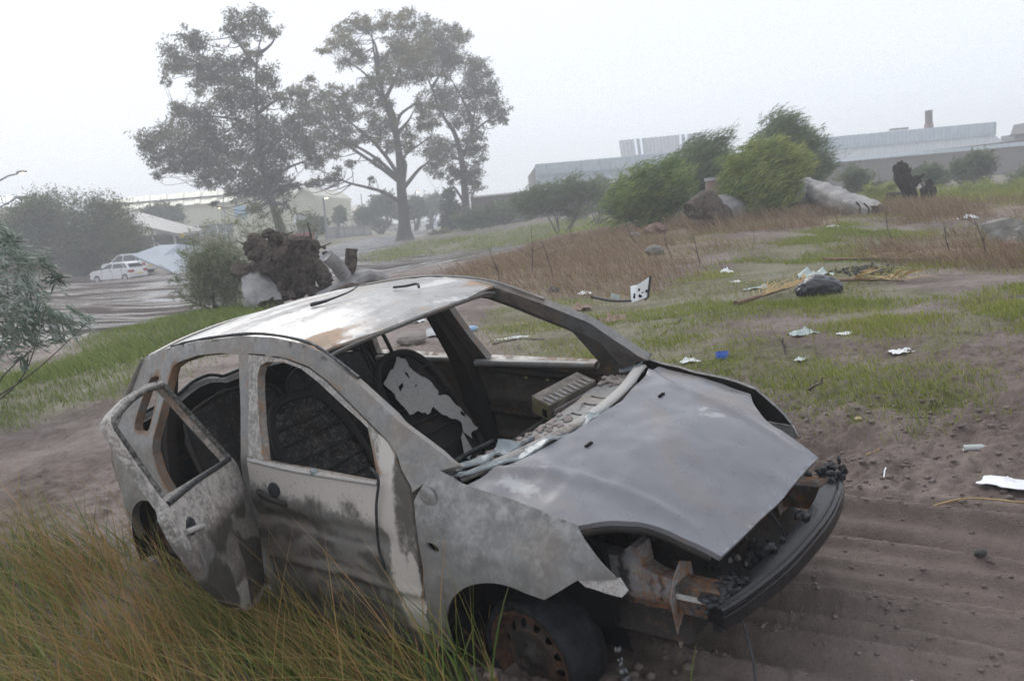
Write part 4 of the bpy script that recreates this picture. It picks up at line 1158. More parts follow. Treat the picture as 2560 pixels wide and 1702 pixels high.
# ---- scuttle: pale curved beam behind the bonnet, slotted shelf, melted windscreen glass
cow = smooth_path([(-.285, .68, .938), (-.255, .60, .945), (-.175, .36, .945), (-.125, .09, .945), (-.125, -.158, .943), (-.165, -.378, .94), (-.235, -.58, .93), (-.275, -.66, .925)], 6)
V, F = tube(cow, .032, 8, sq=.45)
scut = mk('scuttle_beam', V, F, B_ash, CAR, attrs={'mask': np.c_[.2 + .25 * (V[:, 1] < -.1), .26 + 0 * V[:, 0], .42 + .3 * (V[:, 1] > 0)]}, label='pale curved scuttle beam along the rear edge of the bonnet')
def shelf(u, v):   # u across the car, v back from the beam
    xb = np.interp(u, cow[::-1, 1], cow[::-1, 0])
    return np.c_[xb - v, u, .925 - .12 * v - .02 * np.sin(np.clip(v, 0, .2) * 15)]
slots = []
for yy in (.34, .25, .12, .04): slots.append([(yy, .07), (yy + .022, .07), (yy + .022, .19), (yy, .19)])
res = panel([(-.66, .0), (.70, .0), (.66, .10), (.45, .24), (.1, .27), (-.25, .22), (-.45, .20), (-.66, .12)], slots, shelf, .02, .012, (0, 0, 1), lambda u, v: (fbm(u * 10, v * 10, 4, 107) - .5) * .02)
V, F, U, s = res
mk('scuttle_shelf', V, F, B_ash, scut, attrs={'mask': masks(U, s, lambda u, v: .15 + .3 * (v > .18), K(.2), K(.35))})
def glassheet(poly, seed, z0, amp):
    res = panel(poly, [], lambda u, v: np.c_[shelf(u, v)[:, :2], shelf(u, v)[:, 2] + z0], .02, .008, (0, 0, 1), lambda u, v: (fbm(u * 7 + seed, v * 9, 4, 109 + seed, .55) - .35) * amp)
    V, F, U, s = res; mk('melted_glass', V, F, M_glass, scut, True, label=None)
glassheet([(-.70, -.06), (-.35, -.06), (-.08, -.055), (.10, -.05), (.06, .0), (-.1, .02), (-.3, .04), (-.5, .05), (-.68, .06)], 1, .012, .07)
glassheet([(-.62, .05), (-.50, .03), (-.42, .08), (-.40, .18), (-.5, .22), (-.60, .16)], 2, .01, .12)
glassheet([(-.40, .05), (-.28, .04), (-.24, .14), (-.33, .20), (-.41, .15)], 3, .01, .12)
glassheet([(.62, -.01), (.70, -.01), (.70, .10), (.60, .10)], 4, .02, .10)
g = G()
for k in range(70):
    u = rng.uniform(-.45, .1); v = rng.uniform(.14, .24); p = shelf(np.array([u]), np.array([v]))[0]
    g.add(*blob(p + [0, 0, .006], np.array([.012, .012, .008]) * rng.uniform(.6, 1.5), k, .3, 1.5, ICO1))
for k in range(40):
    u = rng.uniform(.5, .66); v = rng.uniform(.04, .2); p = shelf(np.array([u]), np.array([v]))[0]
    g.add(*blob(p + [0, 0, .008], np.array([.016, .012, .010]) * rng.uniform(.6, 1.5), k, .3, 1.5, ICO1))
g.mk('plaster_crumbs', mat('pinkish_ash_crumbs', (.20, .16, .15), (.33, .28, .26), 30, .9), scut, kind='stuff')
V, F = tube(smooth_path([(-.52, -.56, .86), (-.50, -.40, .89), (-.40, -.30, .93)], 5), .010, 6); mk('wiper_linkage', V, F, M_char, scut)
# dashboard remains: cross tube and the heater/radio box tilted on it
V, F = tube([(-.60, -.70, .80), (-.58, 0, .78), (-.60, .70, .80)], .024, 8); dash = mk('dash_tube', V, F, B_dark, CAR, attrs={'mask': np.tile([.4, .4, .1], (len(V), 1))})
Rb = rotm('Z', -13) @ rotm('X', 5) @ rotm('Y', 14)
hb = np.array([-.535, .37, .885])
M_tan = mat('scorched_tan_metal', (.055, .047, .038), (.22, .195, .165), 14, .55, bmp=.3, spec=.3)
V, F = box(hb, (.13, .30, .09), Rb); hu = mk('heater_box', V, F, M_tan, CAR, False, label='dented metal radio box lying on the burnt dashboard')
g = G()
for k in range(9): g.add(*box(hb + Rb @ np.array([.03, -.125 + k * .031, .047]), (.060, .009, .010), Rb))
V = np.concatenate(g.V); mk('cooling_fin', V, g.F, B_rusty, hu, False, attrs={'mask': np.tile([.3, .3, .2], (len(V), 1))})
V, F = box(hb + Rb @ np.array([.068, .0, -.01]), (.012, .26, .04), Rb); mk('slot_panel', V, F, B_rusty, hu, False, attrs={'mask': np.tile([.25, .55, .1], (len(V), 1))})
V, F = box(hb + Rb @ np.array([.03, -.153, -.01]), (.030, .008, .040), Rb); mk('socket', V, F, M_hole, hu, False)
V, F = box(hb + Rb @ np.array([-.0, -.151, .0]), (.115, .005, .08), Rb); mk('end_plate', V, F, mat('ochre_plated_steel', (.10, .088, .045), (.17, .15, .085), 20, .6, spec=.2), hu, False)

# ---- engine bay
eng = G()
for k in range(26):
    c = (rng.uniform(-.25, .42), rng.uniform(-.42, .50), rng.uniform(.42, .66))
    eng.add(*box(c, rng.uniform(.05, .22, 3), rotm('Z', rng.uniform(0, 90)) @ rotm('X', rng.uniform(-20, 20))))
for k in range(14):
    a = np.array([rng.uniform(-.2, .5), rng.uniform(-.45, .45), rng.uniform(.45, .72)]); b = a + rng.uniform(-.25, .25, 3) * [1, 1, .4]
    eng.add(*tube(smooth_path([a, (a + b) / 2 + rng.uniform(-.08, .08, 3), b], 4), rng.uniform(.008, .02), 6))
V = np.concatenate(eng.V); e = mk('engine', V, eng.F, B_dark, CAR, False, attrs={'mask': np.c_[np.tile([.55], len(V)), .3 + 0 * V[:, 0], .12 + 0 * V[:, 0]]})
for c, r in (((.33, -.22, .60), .055), ((.36, -.05, .56), .075)):
    V, F = tube([np.array(c), np.array(c) + [.03, -.01, 0]], r, 18); mk('pulley', V, F, B_dark, e, attrs={'mask': np.tile([.3, .35, .3], (len(V), 1))})
g = G()
for k in range(170):
    c = (rng.uniform(.36, .60), rng.uniform(-.40, .12), rng.uniform(.30, .45))
    g.add(*blob(c, rng.uniform(.008, .026, 3), k, .6, 2.5, ICO1))
g.mk('charred_lump', M_char, e, kind='stuff')
g = G()
for k in range(7): g.add(*blob((rng.uniform(.45, .60), rng.uniform(-.35, .1), rng.uniform(.40, .46)), rng.uniform(.006, .014, 3), k, .6, 2.5, ICO1))
g.mk('melted_alloy', mat('melted_alloy', (.14, .135, .13), (.26, .25, .24), 20, .5), e, kind='stuff')

# ---- front legs, crash cans, bumper beam
for sg in (-1, 1):
    y = sg * .47
    P = [(.10, .60), (.155, .60), (.25, .595), (.315, .645), (.345, .64), (.35, .575), (.40, .56), (.487, .548), (.475, .405), (.40, .41), (.30, .42), (.20, .44), (.10, .45)]
    res = panel(P, [[(.42, .472), (.435, .478), (.44, .462), (.425, .455)]], lambda u, v: np.c_[u, np.full_like(u, y - 0) + sg * .012 * np.sin((v - .4) * 20), v], .018, .09, (0, sg, 0), lambda u, v: (fbm(u * 14, v * 14, 3, 111) - .5) * .022)
    V, F, U, s = res
    rl = mk('chassis_leg', V, F, B_rusty, CAR, False, attrs={'mask': masks(U, s, lambda u, v: .36 + .35 * (v < .45) + .35 * (fbm(u * 18, v * 6, 3, 3) > .55), lambda u, v: .32 + .22 * sstep(.25, .38, u) + .12 * (v < .48), lambda u, v: .42 - .1 * (u > .4), inner=(.6, .5, 0))}, label='rust stained front chassis leg' if sg < 0 else None)
    pl = [(y + sg * .03, .30), (y + sg * .055, .50), (y + sg * .02, .565), (y - sg * .035, .605), (y - sg * .10, .57), (y - sg * .115, .44), (y - sg * .07, .34)]
    res = panel(pl, [], lambda u, v: np.c_[np.full_like(u, .497) + .04 * (v - .45), u, v], .02, .006, (1, 0, 0))
    V, F, U, s = res; mk('crash_plate', V, F, B_rusty, rl, False, attrs={'mask': np.tile([.45, .66, .0], (len(V), 1))})
    V, F = box((.585, y + sg * -.025, .485), (.17, .09, .105)); mk('crash_can', V, F, B_rusty, rl, False, attrs={'mask': np.tile([.78, .55, .0], (len(V), 1))})
    V, F = box((.585, y + sg * .022, .50), (.165, .008, .018)); mk('crash_can_rib', V, F, B_rusty, rl, False, attrs={'mask': np.tile([.0, .30, .7], (len(V), 1))})
    V, F = tube([(.2, sg * .44, .40), (-.1, sg * .40, .33), (-.3, sg * .3, .28)], .04, 6); mk('subframe_arm', V, F, B_dark, rl, attrs={'mask': np.tile([.6, .4, 0], (len(V), 1))})
BH = .84
path = smooth_path([(.700, -.535, .482), (.735, -.44, .487), (.780, -.22, .495), (.792, .0, .50), (.782, .22, .50), (.745, .42, .498), (.700, .56, .495)], 8)
prof = [(.0, -.052), (.0, .000), (-.008, .006), (.0, .014), (.0, .030), (-.012, .036), (-.022, .030), (-.030, .040), (-.082, .046), (-.088, .036), (-.088, -.046), (-.08, -.054)]
T = np.gradient(path, axis=0); T /= np.linalg.norm(T, axis=1)[:, None]; Nn = np.c_[T[:, 1], -T[:, 0], np.zeros(len(T))]
Vv = []; Ff = []; k = len(prof)
for p, n in zip(path, Nn):
    for a, b in prof: Vv.append(p + n * a + [0, 0, b * BH])
for i in range(len(path) - 1):
    for j in range(k): Ff.append([i * k + j, i * k + (j + 1) % k, (i + 1) * k + (j + 1) % k, (i + 1) * k + j])
Ff.append(list(range(k))[::-1]); Ff.append([(len(path) - 1) * k + j for j in range(k)])
beam = mk('bumper_beam', Vv, Ff, mat('sooty_wet_beam', (.007, .007, .008), (.018, .017, .018), 9, .24, bmp=.10, bscale=30, spec=.4), CAR, False, label='blackened curved bumper beam across the bare front end')
g = G()
for k in range(80):
    g.add(*blob((.650 + rng.normal() * .028, .565 + rng.normal() * .026, .520 + rng.normal() * .020), rng.uniform(.006, .020, 3), k, .7, 2.5, ICO1))
for k in range(70):
    g.add(*blob((.66 + rng.normal() * .025, -.46 + rng.normal() * .05, .526 + abs(rng.normal()) * .008), rng.uniform(.006, .018, 3) * [1, 1, .6], k, .7, 2.5, ICO1))
for yy in (-.12, .12):
    for k in range(6): g.add(*blob((.70 + rng.normal() * .012, yy + rng.normal() * .03, .545), rng.uniform(.010, .022, 3) * [1, 1, .6], k, .5, 2, ICO1))
g.mk('charred_foam', M_char, beam, True, kind='stuff')
V, F = tube(smooth_path([(.66, .50, .50), (.66, .52, .42), (.66, .52, .36)], 4), .014, 6); mk('mounting_bracket', V, F, B_rusty, beam, attrs={'mask': np.tile([.3, .7, 0], (len(V), 1))})
g = G()
for p in ([(.73, -.47, .44), (.80, -.56, .33), (.83, -.66, .22), (.92, -.74, .12), (.95, -.86, .09)], [(.82, -.64, .20), (.98, -.55, .13), (1.25, -.42, .11)], [(.63, .02, .60), (.665, .03, .52), (.675, .02, .45)]):
    g.add(*tube(smooth_path(p, 5), .0045, 5))
g.mk('loose_wire', M_char, beam, True, kind='stuff')

# ---- wheels
def wheel(x, y, z, steer=0.0):
    sg = -1 if y < 0 else 1
    R = rotm('Z', steer)
    L = lambda V: (np.asarray(V, float) * [1, sg, 1]) @ R.T + np.array([x, y, z])
    n = 40
    def lathe(pr):
        th = np.arange(n) * 2 * math.pi / n; Vv = []; Ff = []
        for yy, rr in pr:
            wob = rr + 0 * th
            Vv += [(w * math.cos(a), yy, w * math.sin(a)) for w, a in zip(wob, th)]
        for i in range(len(pr) - 1):
            for j in range(n): Ff.append([i * n + j, (i + 1) * n + j, (i + 1) * n + (j + 1) % n, i * n + (j + 1) % n])
        return Vv, Ff
    # collapsed, burnt tyre carcass
    tv_, tf_ = lathe([(.020, .188), (.030, .196), (.030, .208), (.020, .220), (.0, .228), (-.03, .222), (-.05, .229), (-.08, .222), (-.10, .228), (-.135, .222), (-.16, .218), (-.175, .21), (-.17, .2), (-.15, .18)])
    tv_ = np.array(tv_); a = np.arctan2(tv_[:, 2], tv_[:, 0])
    tv_ = tv_ * (1 + .03 * (fbm(np.cos(a) * 3 + 5, np.sin(a) * 3 + tv_[:, 1] * 9, 3, 113)[:, None] - .5) * [1, .3, 1])
    w = mk('wheel', L(tv_), tf_, M_tyre, CAR, True)
    # pressed steel rim with a ring of round holes
    o = [(.19 * math.cos(a), .19 * math.sin(a)) for a in np.linspace(0, 2 * math.pi, 49)[:-1]]
    holes = [[(.128 * math.cos(q) + .0165 * math.cos(a), .128 * math.sin(q) + .0165 * math.sin(a)) for a in np.linspace(0, 2 * math.pi, 11)[:-1]] for q in np.arange(12) * math.pi / 6 + .2]
    def sf(u, v):
        r = np.hypot(u, v)
        d = np.interp(r, [0, .028, .032, .06, .095, .105, .118, .14, .155, .166, .172, .19], [.028, .028, .012, .0, .004, .010, -.004, -.012, -.018, -.006, .022, .026])
        return np.c_[u, d, v]
    V, F, U, s = panel(o, holes, sf, .009, .005, (0, 1, 0))
    if sg < 0: F = [f[::-1] for f in F]
    r = np.hypot(U[:, 0], U[:, 1])
    rim = mk('rim', L(V), F, B_dark, w, True, attrs={'mask': np.c_[.10 + 0 * r, .62 + .2 * (r > .15) - .1 * (r < .09), .10 + 0 * r]})
    V, F = lathe([(-.05, .02), (-.05, .18), (-.13, .185)]); mk('brake_drum', L(V), F, M_hole, w)
    V, F = tube([(0, .02, 0), (0, .045, 0)], .022, 12); mk('hub_nut', L(V), F, B_dark, rim, attrs={'mask': np.tile([.5, .6, 0], (len(V), 1))})
    g = G()
    for q in np.arange(4) * math.pi / 2 + .4: g.add(*tube([(.05 * math.cos(q), .0, .05 * math.sin(q)), (.05 * math.cos(q), .018, .05 * math.sin(q))], .008, 6))
    g.V = [L(v) for v in g.V]; g.mk('wheel_bolt', B_dark, rim, attrs={'mask': np.tile([.5, .5, 0], (g.n, 1))})
    return w
wheel(0, -.735, .286, -4); wheel(0, .735, .286, -4); wheel(-2.49, -.735, .286); wheel(-2.49, .735, .286)

# frayed melted drips hanging by the front wheel
g = G()
for k in range(40):
    q = k / 39; p = np.array([.30 + .26 * q + rng.normal() * .012, -.62 - .16 * q + rng.normal() * .012, .33 - .22 * q ** .6 + rng.normal() * .008])
    g.add(*blob(p, rng.uniform(.004, .014, 3), k, .6, 2.5, ICO1))
g.mk('melted_drip', mat('melted_grey_alloy', (.03, .032, .036), (.17, .175, .18), 18, .45), CAR, True, kind='stuff')

# ---- bits of scrap lying on the roof
def on_car(name, label, cat, P, r, m):
    P = np.array(P); c = c2w(P.mean(0))[0]
    V, F = tube(smooth_path(c2w(P), 4), r, 6)
    return tag(mk(name, V, F, m, None, True, loc=c), label, cat)
zr = lambda x, y, d=.012: (x, y, float(zroof(np.array([x]), np.array([y]))[0]) + d)
on_car('scrap_wire', 'long charred wire stub lying near the middle of the burnt roof', 'scrap', [zr(-1.56, -.19), zr(-1.50, -.14, .018), zr(-1.46, -.02, .03), zr(-1.48, .06, .04)], [.010, .011, .010, .009, .008, .006, .005, .005, .004, .004, .003, .003, .003], M_char)
on_car('scrap_hook', 'short twisted black scrap lying near the front of the burnt roof', 'scrap', [zr(-1.34, .17), zr(-1.27, .19, .02), zr(-1.22, .22, .03), zr(-1.19, .20, .018)], .007, M_char)
# ------------------------------------------------------------------ foliage
def leaf_quads(C, D, ln, wd, rnd=None):
    """diamond leaves: centres, long-axis directions, lengths, widths"""
    n = len(C); D = D / (np.linalg.norm(D, axis=1)[:, None] + 1e-9)
    R = rng.normal(size=(n, 3)); S = np.cross(D, R); S /= np.linalg.norm(S, axis=1)[:, None] + 1e-9
    ln = np.broadcast_to(ln, (n,))[:, None]; wd = np.broadcast_to(wd, (n,))[:, None]
    V = np.stack([C - D * ln * .5, C + S * wd * .5 - D * ln * .05, C + D * ln * .5, C - S * wd * .5 - D * ln * .05], 1).reshape(-1, 3)
    F = np.arange(4 * n).reshape(n, 4)
    r = rng.random(n) if rnd is None else rnd
    return V, F, np.repeat(r, 4)

def blobs_to_leaves(B, count, ln, wd, lean, spread, tone=None, hollow=.55, tl=14, trk=.17, sweep=0):
    """B rows: centre xyz, radii xyz.  leaves sit in small tufts inside each clump"""
    B = np.asarray(B, float); Cs = []; Ds = []; Rn = []
    vol = (B[:, 3] * B[:, 5]); w = vol / vol.mean()
    for i, (b, ww) in enumerate(zip(B, w)):
        n = max(6, int(count * ww)); tufts = max(4, n // tl)
        d = rng.normal(size=(tufts, 3)); d /= np.linalg.norm(d, axis=1)[:, None]
        q = d * (hollow + (1 - hollow) * rng.random(tufts))[:, None] ** .6
        q = q * (1 + .25 * rng.normal(size=tufts))[:, None]
        tc = b[:3] + q * b[3:6]
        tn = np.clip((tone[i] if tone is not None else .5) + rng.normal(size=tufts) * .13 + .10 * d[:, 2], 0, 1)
        k = np.arange(n) % tufts
        tr = trk * (b[3] + b[5])
        c = tc[k] + rng.normal(size=(n, 3)) * tr * np.array([1, 1, .7])
        if sweep:
            td = np.asarray(lean) + rng.normal(size=(tufts, 3)) * spread; td /= np.linalg.norm(td, axis=1)[:, None]
            c = tc[k] + td[k] * (rng.uniform(-1, 1, n) * tr * sweep)[:, None] + rng.normal(size=(n, 3)) * tr * .36
            dd = td[k] + rng.normal(size=(n, 3)) * .22
        else:
            dd = rng.normal(size=(n, 3)) * spread + np.asarray(lean) + .4 * d[k]
        Cs.append(c); Ds.append(dd); Rn.append(np.clip(tn[k] + rng.normal(size=n) * .12, 0, 1))
    C = np.concatenate(Cs); D = np.concatenate(Ds)
    s = rng.uniform(.7, 1.3, len(C))
    return leaf_quads(C, D, ln * s, wd * s, np.concatenate(Rn))

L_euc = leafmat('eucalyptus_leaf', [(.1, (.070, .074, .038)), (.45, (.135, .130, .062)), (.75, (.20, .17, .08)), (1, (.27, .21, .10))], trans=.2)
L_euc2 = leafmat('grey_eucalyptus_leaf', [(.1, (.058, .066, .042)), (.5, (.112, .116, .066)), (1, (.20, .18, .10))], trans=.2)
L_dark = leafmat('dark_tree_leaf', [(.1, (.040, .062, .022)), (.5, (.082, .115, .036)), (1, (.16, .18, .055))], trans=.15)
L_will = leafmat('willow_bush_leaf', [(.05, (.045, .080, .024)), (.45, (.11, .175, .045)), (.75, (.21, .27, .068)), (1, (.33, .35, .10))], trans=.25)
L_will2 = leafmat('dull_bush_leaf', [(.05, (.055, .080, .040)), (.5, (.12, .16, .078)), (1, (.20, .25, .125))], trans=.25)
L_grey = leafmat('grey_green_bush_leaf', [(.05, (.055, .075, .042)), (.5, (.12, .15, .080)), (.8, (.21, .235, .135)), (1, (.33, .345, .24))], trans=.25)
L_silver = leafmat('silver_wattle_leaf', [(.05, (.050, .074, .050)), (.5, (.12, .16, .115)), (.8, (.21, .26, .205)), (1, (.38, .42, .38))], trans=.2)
M_bark = mat('dark_bark', (.055, .045, .040), (.11, .092, .082), 3, .85, bmp=.4, stretch=(3, 3, .6))
M_log = mat('bleached_log', (.15, .14, .135), (.40, .385, .38), 1.5, .75, bmp=.7, bscale=12, stretch=(1, 1, 1), bd=.05)
M_root = mat('torn_root_wood', (.026, .019, .016), (.165, .128, .105), 14, .9, bmp=1.0, bscale=34, spec=.2, bd=.06)
M_stump = mat('burnt_stump', (.016, .012, .011), (.060, .046, .040), 12, .9, bmp=.9, bscale=30, spec=.2, bd=.05)

def tree(name, label, Y, sc, ox, trunk, r0, limbs, blobs, count, leaf, group=None, depth=1.0, ln=.34, wd=.095, twig=True):
    """trunk, limbs, blobs in pixels of an enlarged detail (scale sc, x offset ox)"""
    P = lambda x, y, dy=0: at(x / sc + ox, y / sc, Y + dy)
    base = P(*trunk[0]); m = FPX / Y * sc
    base = np.array([base[0], base[1], gz(base[0], base[1]) - .1])
    root = thing(name, label, 'tree', base, group)
    rs = np.random.default_rng(len(blobs) * 7 + int(Y))
    pts = [P(*p) for p in trunk]; pts[0][2] = base[2]
    tp = smooth_path(pts, 5)
    g = G()
    rad = r0 * .86 * (1 - .93 * np.linspace(0, 1, len(tp)) ** .65); rad[:3] *= [1.6, 1.3, 1.1]
    g.add(*tube(tp, rad, 9))
    nodes = [(q, r) for q, r in zip(tp, rad)]
    for L in limbs:
        w = rs.uniform(-1, 1)
        lp = [P(x, y, depth * 2.2 * w * (i / max(1, len(L) - 1))) for i, (x, y) in enumerate(L)]
        lp = smooth_path(lp, 5); rr = r0 * .27 * (1 - .82 * np.linspace(0, 1, len(lp)) ** .8)
        g.add(*tube(lp, rr, 7)); nodes += list(zip(lp, rr))
    NP = np.array([n[0] for n in nodes]); NR = np.array([n[1] for n in nodes])
    B = []; tone = []
    for bx, by, br in blobs:
        dy = rs.uniform(-1, 1) * depth * 2.6; c = P(bx, by, dy); r = br / m
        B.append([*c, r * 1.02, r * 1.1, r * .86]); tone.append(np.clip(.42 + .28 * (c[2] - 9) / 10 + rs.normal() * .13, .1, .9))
        if twig:
            for k in range(5):
                tgt = c + rs.normal(size=3) * r * .5
                d = np.linalg.norm((NP - tgt) * [1, .6, 1.2], axis=1) + (NP[:, 2] > tgt[2] + .3) * 3
                j = int(d.argmin()); a = NP[j]
                mid = (a + tgt) / 2 + rs.normal(size=3) * .15 * np.linalg.norm(tgt - a) + [0, 0, -.08 * np.linalg.norm(tgt - a)]
                w0 = min(NR[j] * .6, .055)
                g.add(*tube(smooth_path([a, mid, tgt], 4), np.linspace(w0, .015, 9), 4, False))
    g.mk('trunk', M_bark, root, True)
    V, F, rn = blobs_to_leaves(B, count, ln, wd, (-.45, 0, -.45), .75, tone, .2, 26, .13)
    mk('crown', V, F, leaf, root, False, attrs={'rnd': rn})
    return root

T1b = [(740,90,70),(590,140,80),(700,170,80),(830,190,60),(640,230,60),(330,240,70),(400,270,80),(240,330,80),(300,400,90),(210,430,60),(180,490,40),(400,400,70),(530,380,90),(650,370,70),(720,320,50),(560,470,110),(440,480,80),(380,540,60),(640,540,110),(790,460,80),(830,500,60),(520,600,100),(650,640,100),(760,600,80),(880,620,60),(320,690,90),(260,680,60),(400,720,90),(480,780,80),(200,820,90),(120,860,90),(60,880,60),(300,850,110),(420,870,110),(180,950,90),(100,960,60),(330,960,100),(450,960,100),(560,880,90),(650,800,100),(780,760,90),(880,780,90),(960,760,70),(1000,830,80),(900,870,90),(780,880,100),(680,930,100),(800,980,100),(900,960,80),(560,1020,90),(450,1060,80),(400,1110,60),(520,1130,70),(660,1070,100),(790,1090,110),(880,1080,90),(700,1160,80),(820,1180,70),(920,1160,60),(980,1130,40),(600,1200,50),(480,1240,30),(740,1270,50),(900,1240,40),(1050,900,70),(1080,960,50),(1020,700,60),(160,1060,50),(240,1010,60),(320,1030,50)]
tree('eucalyptus_tree', 'dense leaning tall tree with its trunk behind the big root ball, leftmost of three', 75, 2.45, 340,
     [(905, 1620), (890, 1430), (868, 1350), (835, 1240), (805, 1170), (780, 1050), (750, 880), (742, 700), (737, 450), (745, 330), (772, 200)], .62,
     [[(780, 1040), (640, 960), (490, 910), (320, 880), (100, 870)], [(748, 810), (610, 735), (440, 710), (280, 680)], [(738, 560), (540, 490), (390, 390), (250, 345)], [(805, 1110), (930, 1030), (1030, 990), (1120, 960)],
      [(745, 340), (830, 270), (860, 200)], [(745, 420), (620, 250), (590, 160)], [(790, 1090), (600, 1040), (430, 1090)], [(742, 700), (850, 620), (900, 600)], [(770, 960), (880, 860), (980, 800)]], T1b, 560, L_euc2, 'tall trees beyond the wet yard')
T2b = [(780,90,50),(720,130,60),(640,120,60),(540,130,50),(480,140,50),(420,170,60),(360,220,60),(320,270,50),(280,320,40),(420,260,60),(450,320,70),(390,390,50),(490,370,60),(520,180,50),(620,180,50),(800,160,40),(740,230,70),(700,290,70),(760,330,80),(830,300,80),(860,380,80),(760,400,70),(640,370,60),(640,440,70),(600,500,70),(700,480,60),(790,470,60),(860,450,60),(520,540,60),(480,600,60),(560,620,60),(640,640,60),(380,580,60),(300,560,50),(340,620,60),(240,600,60),(190,480,40),(160,560,60),(110,600,60),(70,540,45),(180,650,70),(280,680,60),(400,680,60),(470,690,60),(330,740,70),(230,740,60),(160,740,60),(420,790,70),(560,740,70),(620,790,70),(680,740,50),(540,830,60),(340,850,80),(250,830,70),(440,880,60),(300,930,70),(180,900,70),(640,870,60),(680,900,50),(800,830,60),(780,900,60),(870,770,60),(900,700,60),(860,640,50),(940,640,40),(930,760,50),(230,980,60),(160,1000,40),(360,1060,40),(320,1090,40),(210,1120,45),(170,1120,30),(430,1010,40),(250,1130,30),(600,1000,40),(560,1100,30)]
tree('eucalyptus_tree', 'tall spreading tree with a bare straight trunk at the road, middle of three', 88, 2.45, 700,
     [(766, 1490), (757, 1300), (742, 1150), (735, 1000), (715, 850), (690, 700), (640, 600), (600, 480), (580, 350), (560, 200)], .82,
     [[(730,1235),(640,1180),(540,1150),(420,1120),(330,1080),(240,1040)], [(738,1120),(620,1030),(500,950),(400,880),(300,800),(220,720),(150,640)], [(730,1080),(650,960),(560,860),(480,790),(400,730),(320,660)], [(715,850),(640,640),(560,500),(480,420),(400,380)],
      [(760,1150),(850,1040),(900,1000),(930,950)], [(755,1130),(770,1010),(760,960),(850,890),(930,830)], [(710,780),(740,700),(830,630),(880,560)], [(715,820),(780,750),(820,680)], [(600,480),(590,300),(540,190)], [(650,600),(720,450),(760,300),(800,200)], [(720,1090),(600,980),(470,900),(350,880),(200,930)]], T2b, 430, L_euc, 'tall trees beyond the wet yard')
T3b = [(900,150,60),(860,220,70),(940,200,60),(1000,200,60),(1080,190,50),(1150,220,40),(1080,250,60),(950,290,80),(1030,300,70),(900,350,80),(1000,370,70),(1080,350,60),(940,440,60),(1060,420,50),(1010,460,50),(1000,560,60),(950,600,70),(1040,600,70),(1040,660,60),(980,680,50),(1150,380,60),(1220,400,60),(1180,460,70),(1270,450,50),(1250,520,70),(1160,540,70),(1210,580,70),(1290,560,50),(1310,640,60),(1350,680,55),(1250,680,60),(1180,650,60),(1380,740,35),(1320,730,40),(1120,720,60),(1080,760,50),(1180,760,50),(1200,830,60),(1150,870,60),(1220,900,50),(1160,930,60),(1220,990,45),(1190,1050,55),(1150,1080,60),(1200,1130,45),(1170,1170,40),(960,880,80),(1000,940,80),(920,940,60),(960,1000,60),(1040,900,50),(930,1040,40),(1050,1040,50),(1070,1090,40),(1040,1110,35),(970,1080,35),(1110,1050,40)]
tree('eucalyptus_tree', 'tall narrow two stemmed tree beside the brown wall, rightmost of three', 95, 2.45, 700,
     [(1140, 1420), (1137, 1250), (1130, 1150), (1115, 1000), (1090, 880), (1060, 800), (1010, 730), (970, 650), (930, 540), (900, 460), (880, 300)], .62,
     [[(1125,950),(1160,850),(1190,700),(1200,600),(1180,480)], [(1165,830),(1230,770),(1300,720),(1350,690)], [(1120,1230),(1070,1150),(1010,1090)], [(930,540),(990,430),(1010,300)], [(1175,720),(1090,560),(1040,470)], [(1110,980),(1030,960),(950,930)]], T3b, 490, L_euc2, 'tall trees beyond the wet yard')

def bush(name, label, cat, Y, B, count, leaf, ln, wd, lean, spread, stem=(0, 0), group=None, tone=.5, srad=.06, deep=.9, hollow=.4, nst=5, trk=.24, sweep=1.7):
    """B: clumps as (px, py, radius px); leaves sweep along lean"""
    s = FPX / Y; rs = np.random.default_rng(int(Y * 13 + B[0][0]))
    bx, by = stem if stem != (0, 0) else (np.mean([b[0] for b in B]), max(b[1] + b[2] for b in B))
    base = at(bx, by, Y); base[2] = gz(base[0], base[1])
    root = thing(name, label, cat, base, group)
    R = []; tn = []
    zs = [b[1] for b in B]; z0, z1 = min(zs), max(zs) + 1e-3
    for px, py, pr in B:
        c = at(px, py, Y + rs.uniform(-1, 1) * pr / s * deep)
        r = pr / s; R.append([*c, r * 1.0, r, r * .82]); tn.append(np.clip(tone + rs.normal() * .16, 0, 1))
    g = G()
    for k in range(nst):
        b = R[rs.integers(len(R))]; a = base + [rs.normal() * .12, rs.normal() * .12, -.05]
        g.add(*tube(smooth_path([a, (a + b[:3]) / 2 + rs.normal(size=3) * .1, np.array(b[:3])], 4), np.linspace(srad, srad * .3, 9), 5))
    g.mk('stem', M_bark, root, True)
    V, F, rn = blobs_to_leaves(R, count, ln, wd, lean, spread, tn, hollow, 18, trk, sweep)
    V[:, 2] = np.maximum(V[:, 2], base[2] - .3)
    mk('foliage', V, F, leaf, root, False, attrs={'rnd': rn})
    return root

def fill(poly, r, n, seed):
    """clump list filling a pixel outline"""
    rs = np.random.default_rng(seed); poly = np.array(poly, float); mn, mx = poly.min(0), poly.max(0); out = []
    tries = 0
    while len(out) < n and tries < 4000:
        tries += 1
        p = rs.uniform(mn, mx); rr = r * rs.uniform(.75, 1.25)
        if inpoly(p[0], p[1], poly) and polydist(p[0], p[1], poly) > rr * .55: out.append((p[0], p[1], rr))
    return out

LEAN = (-1.0, 0, -.45)
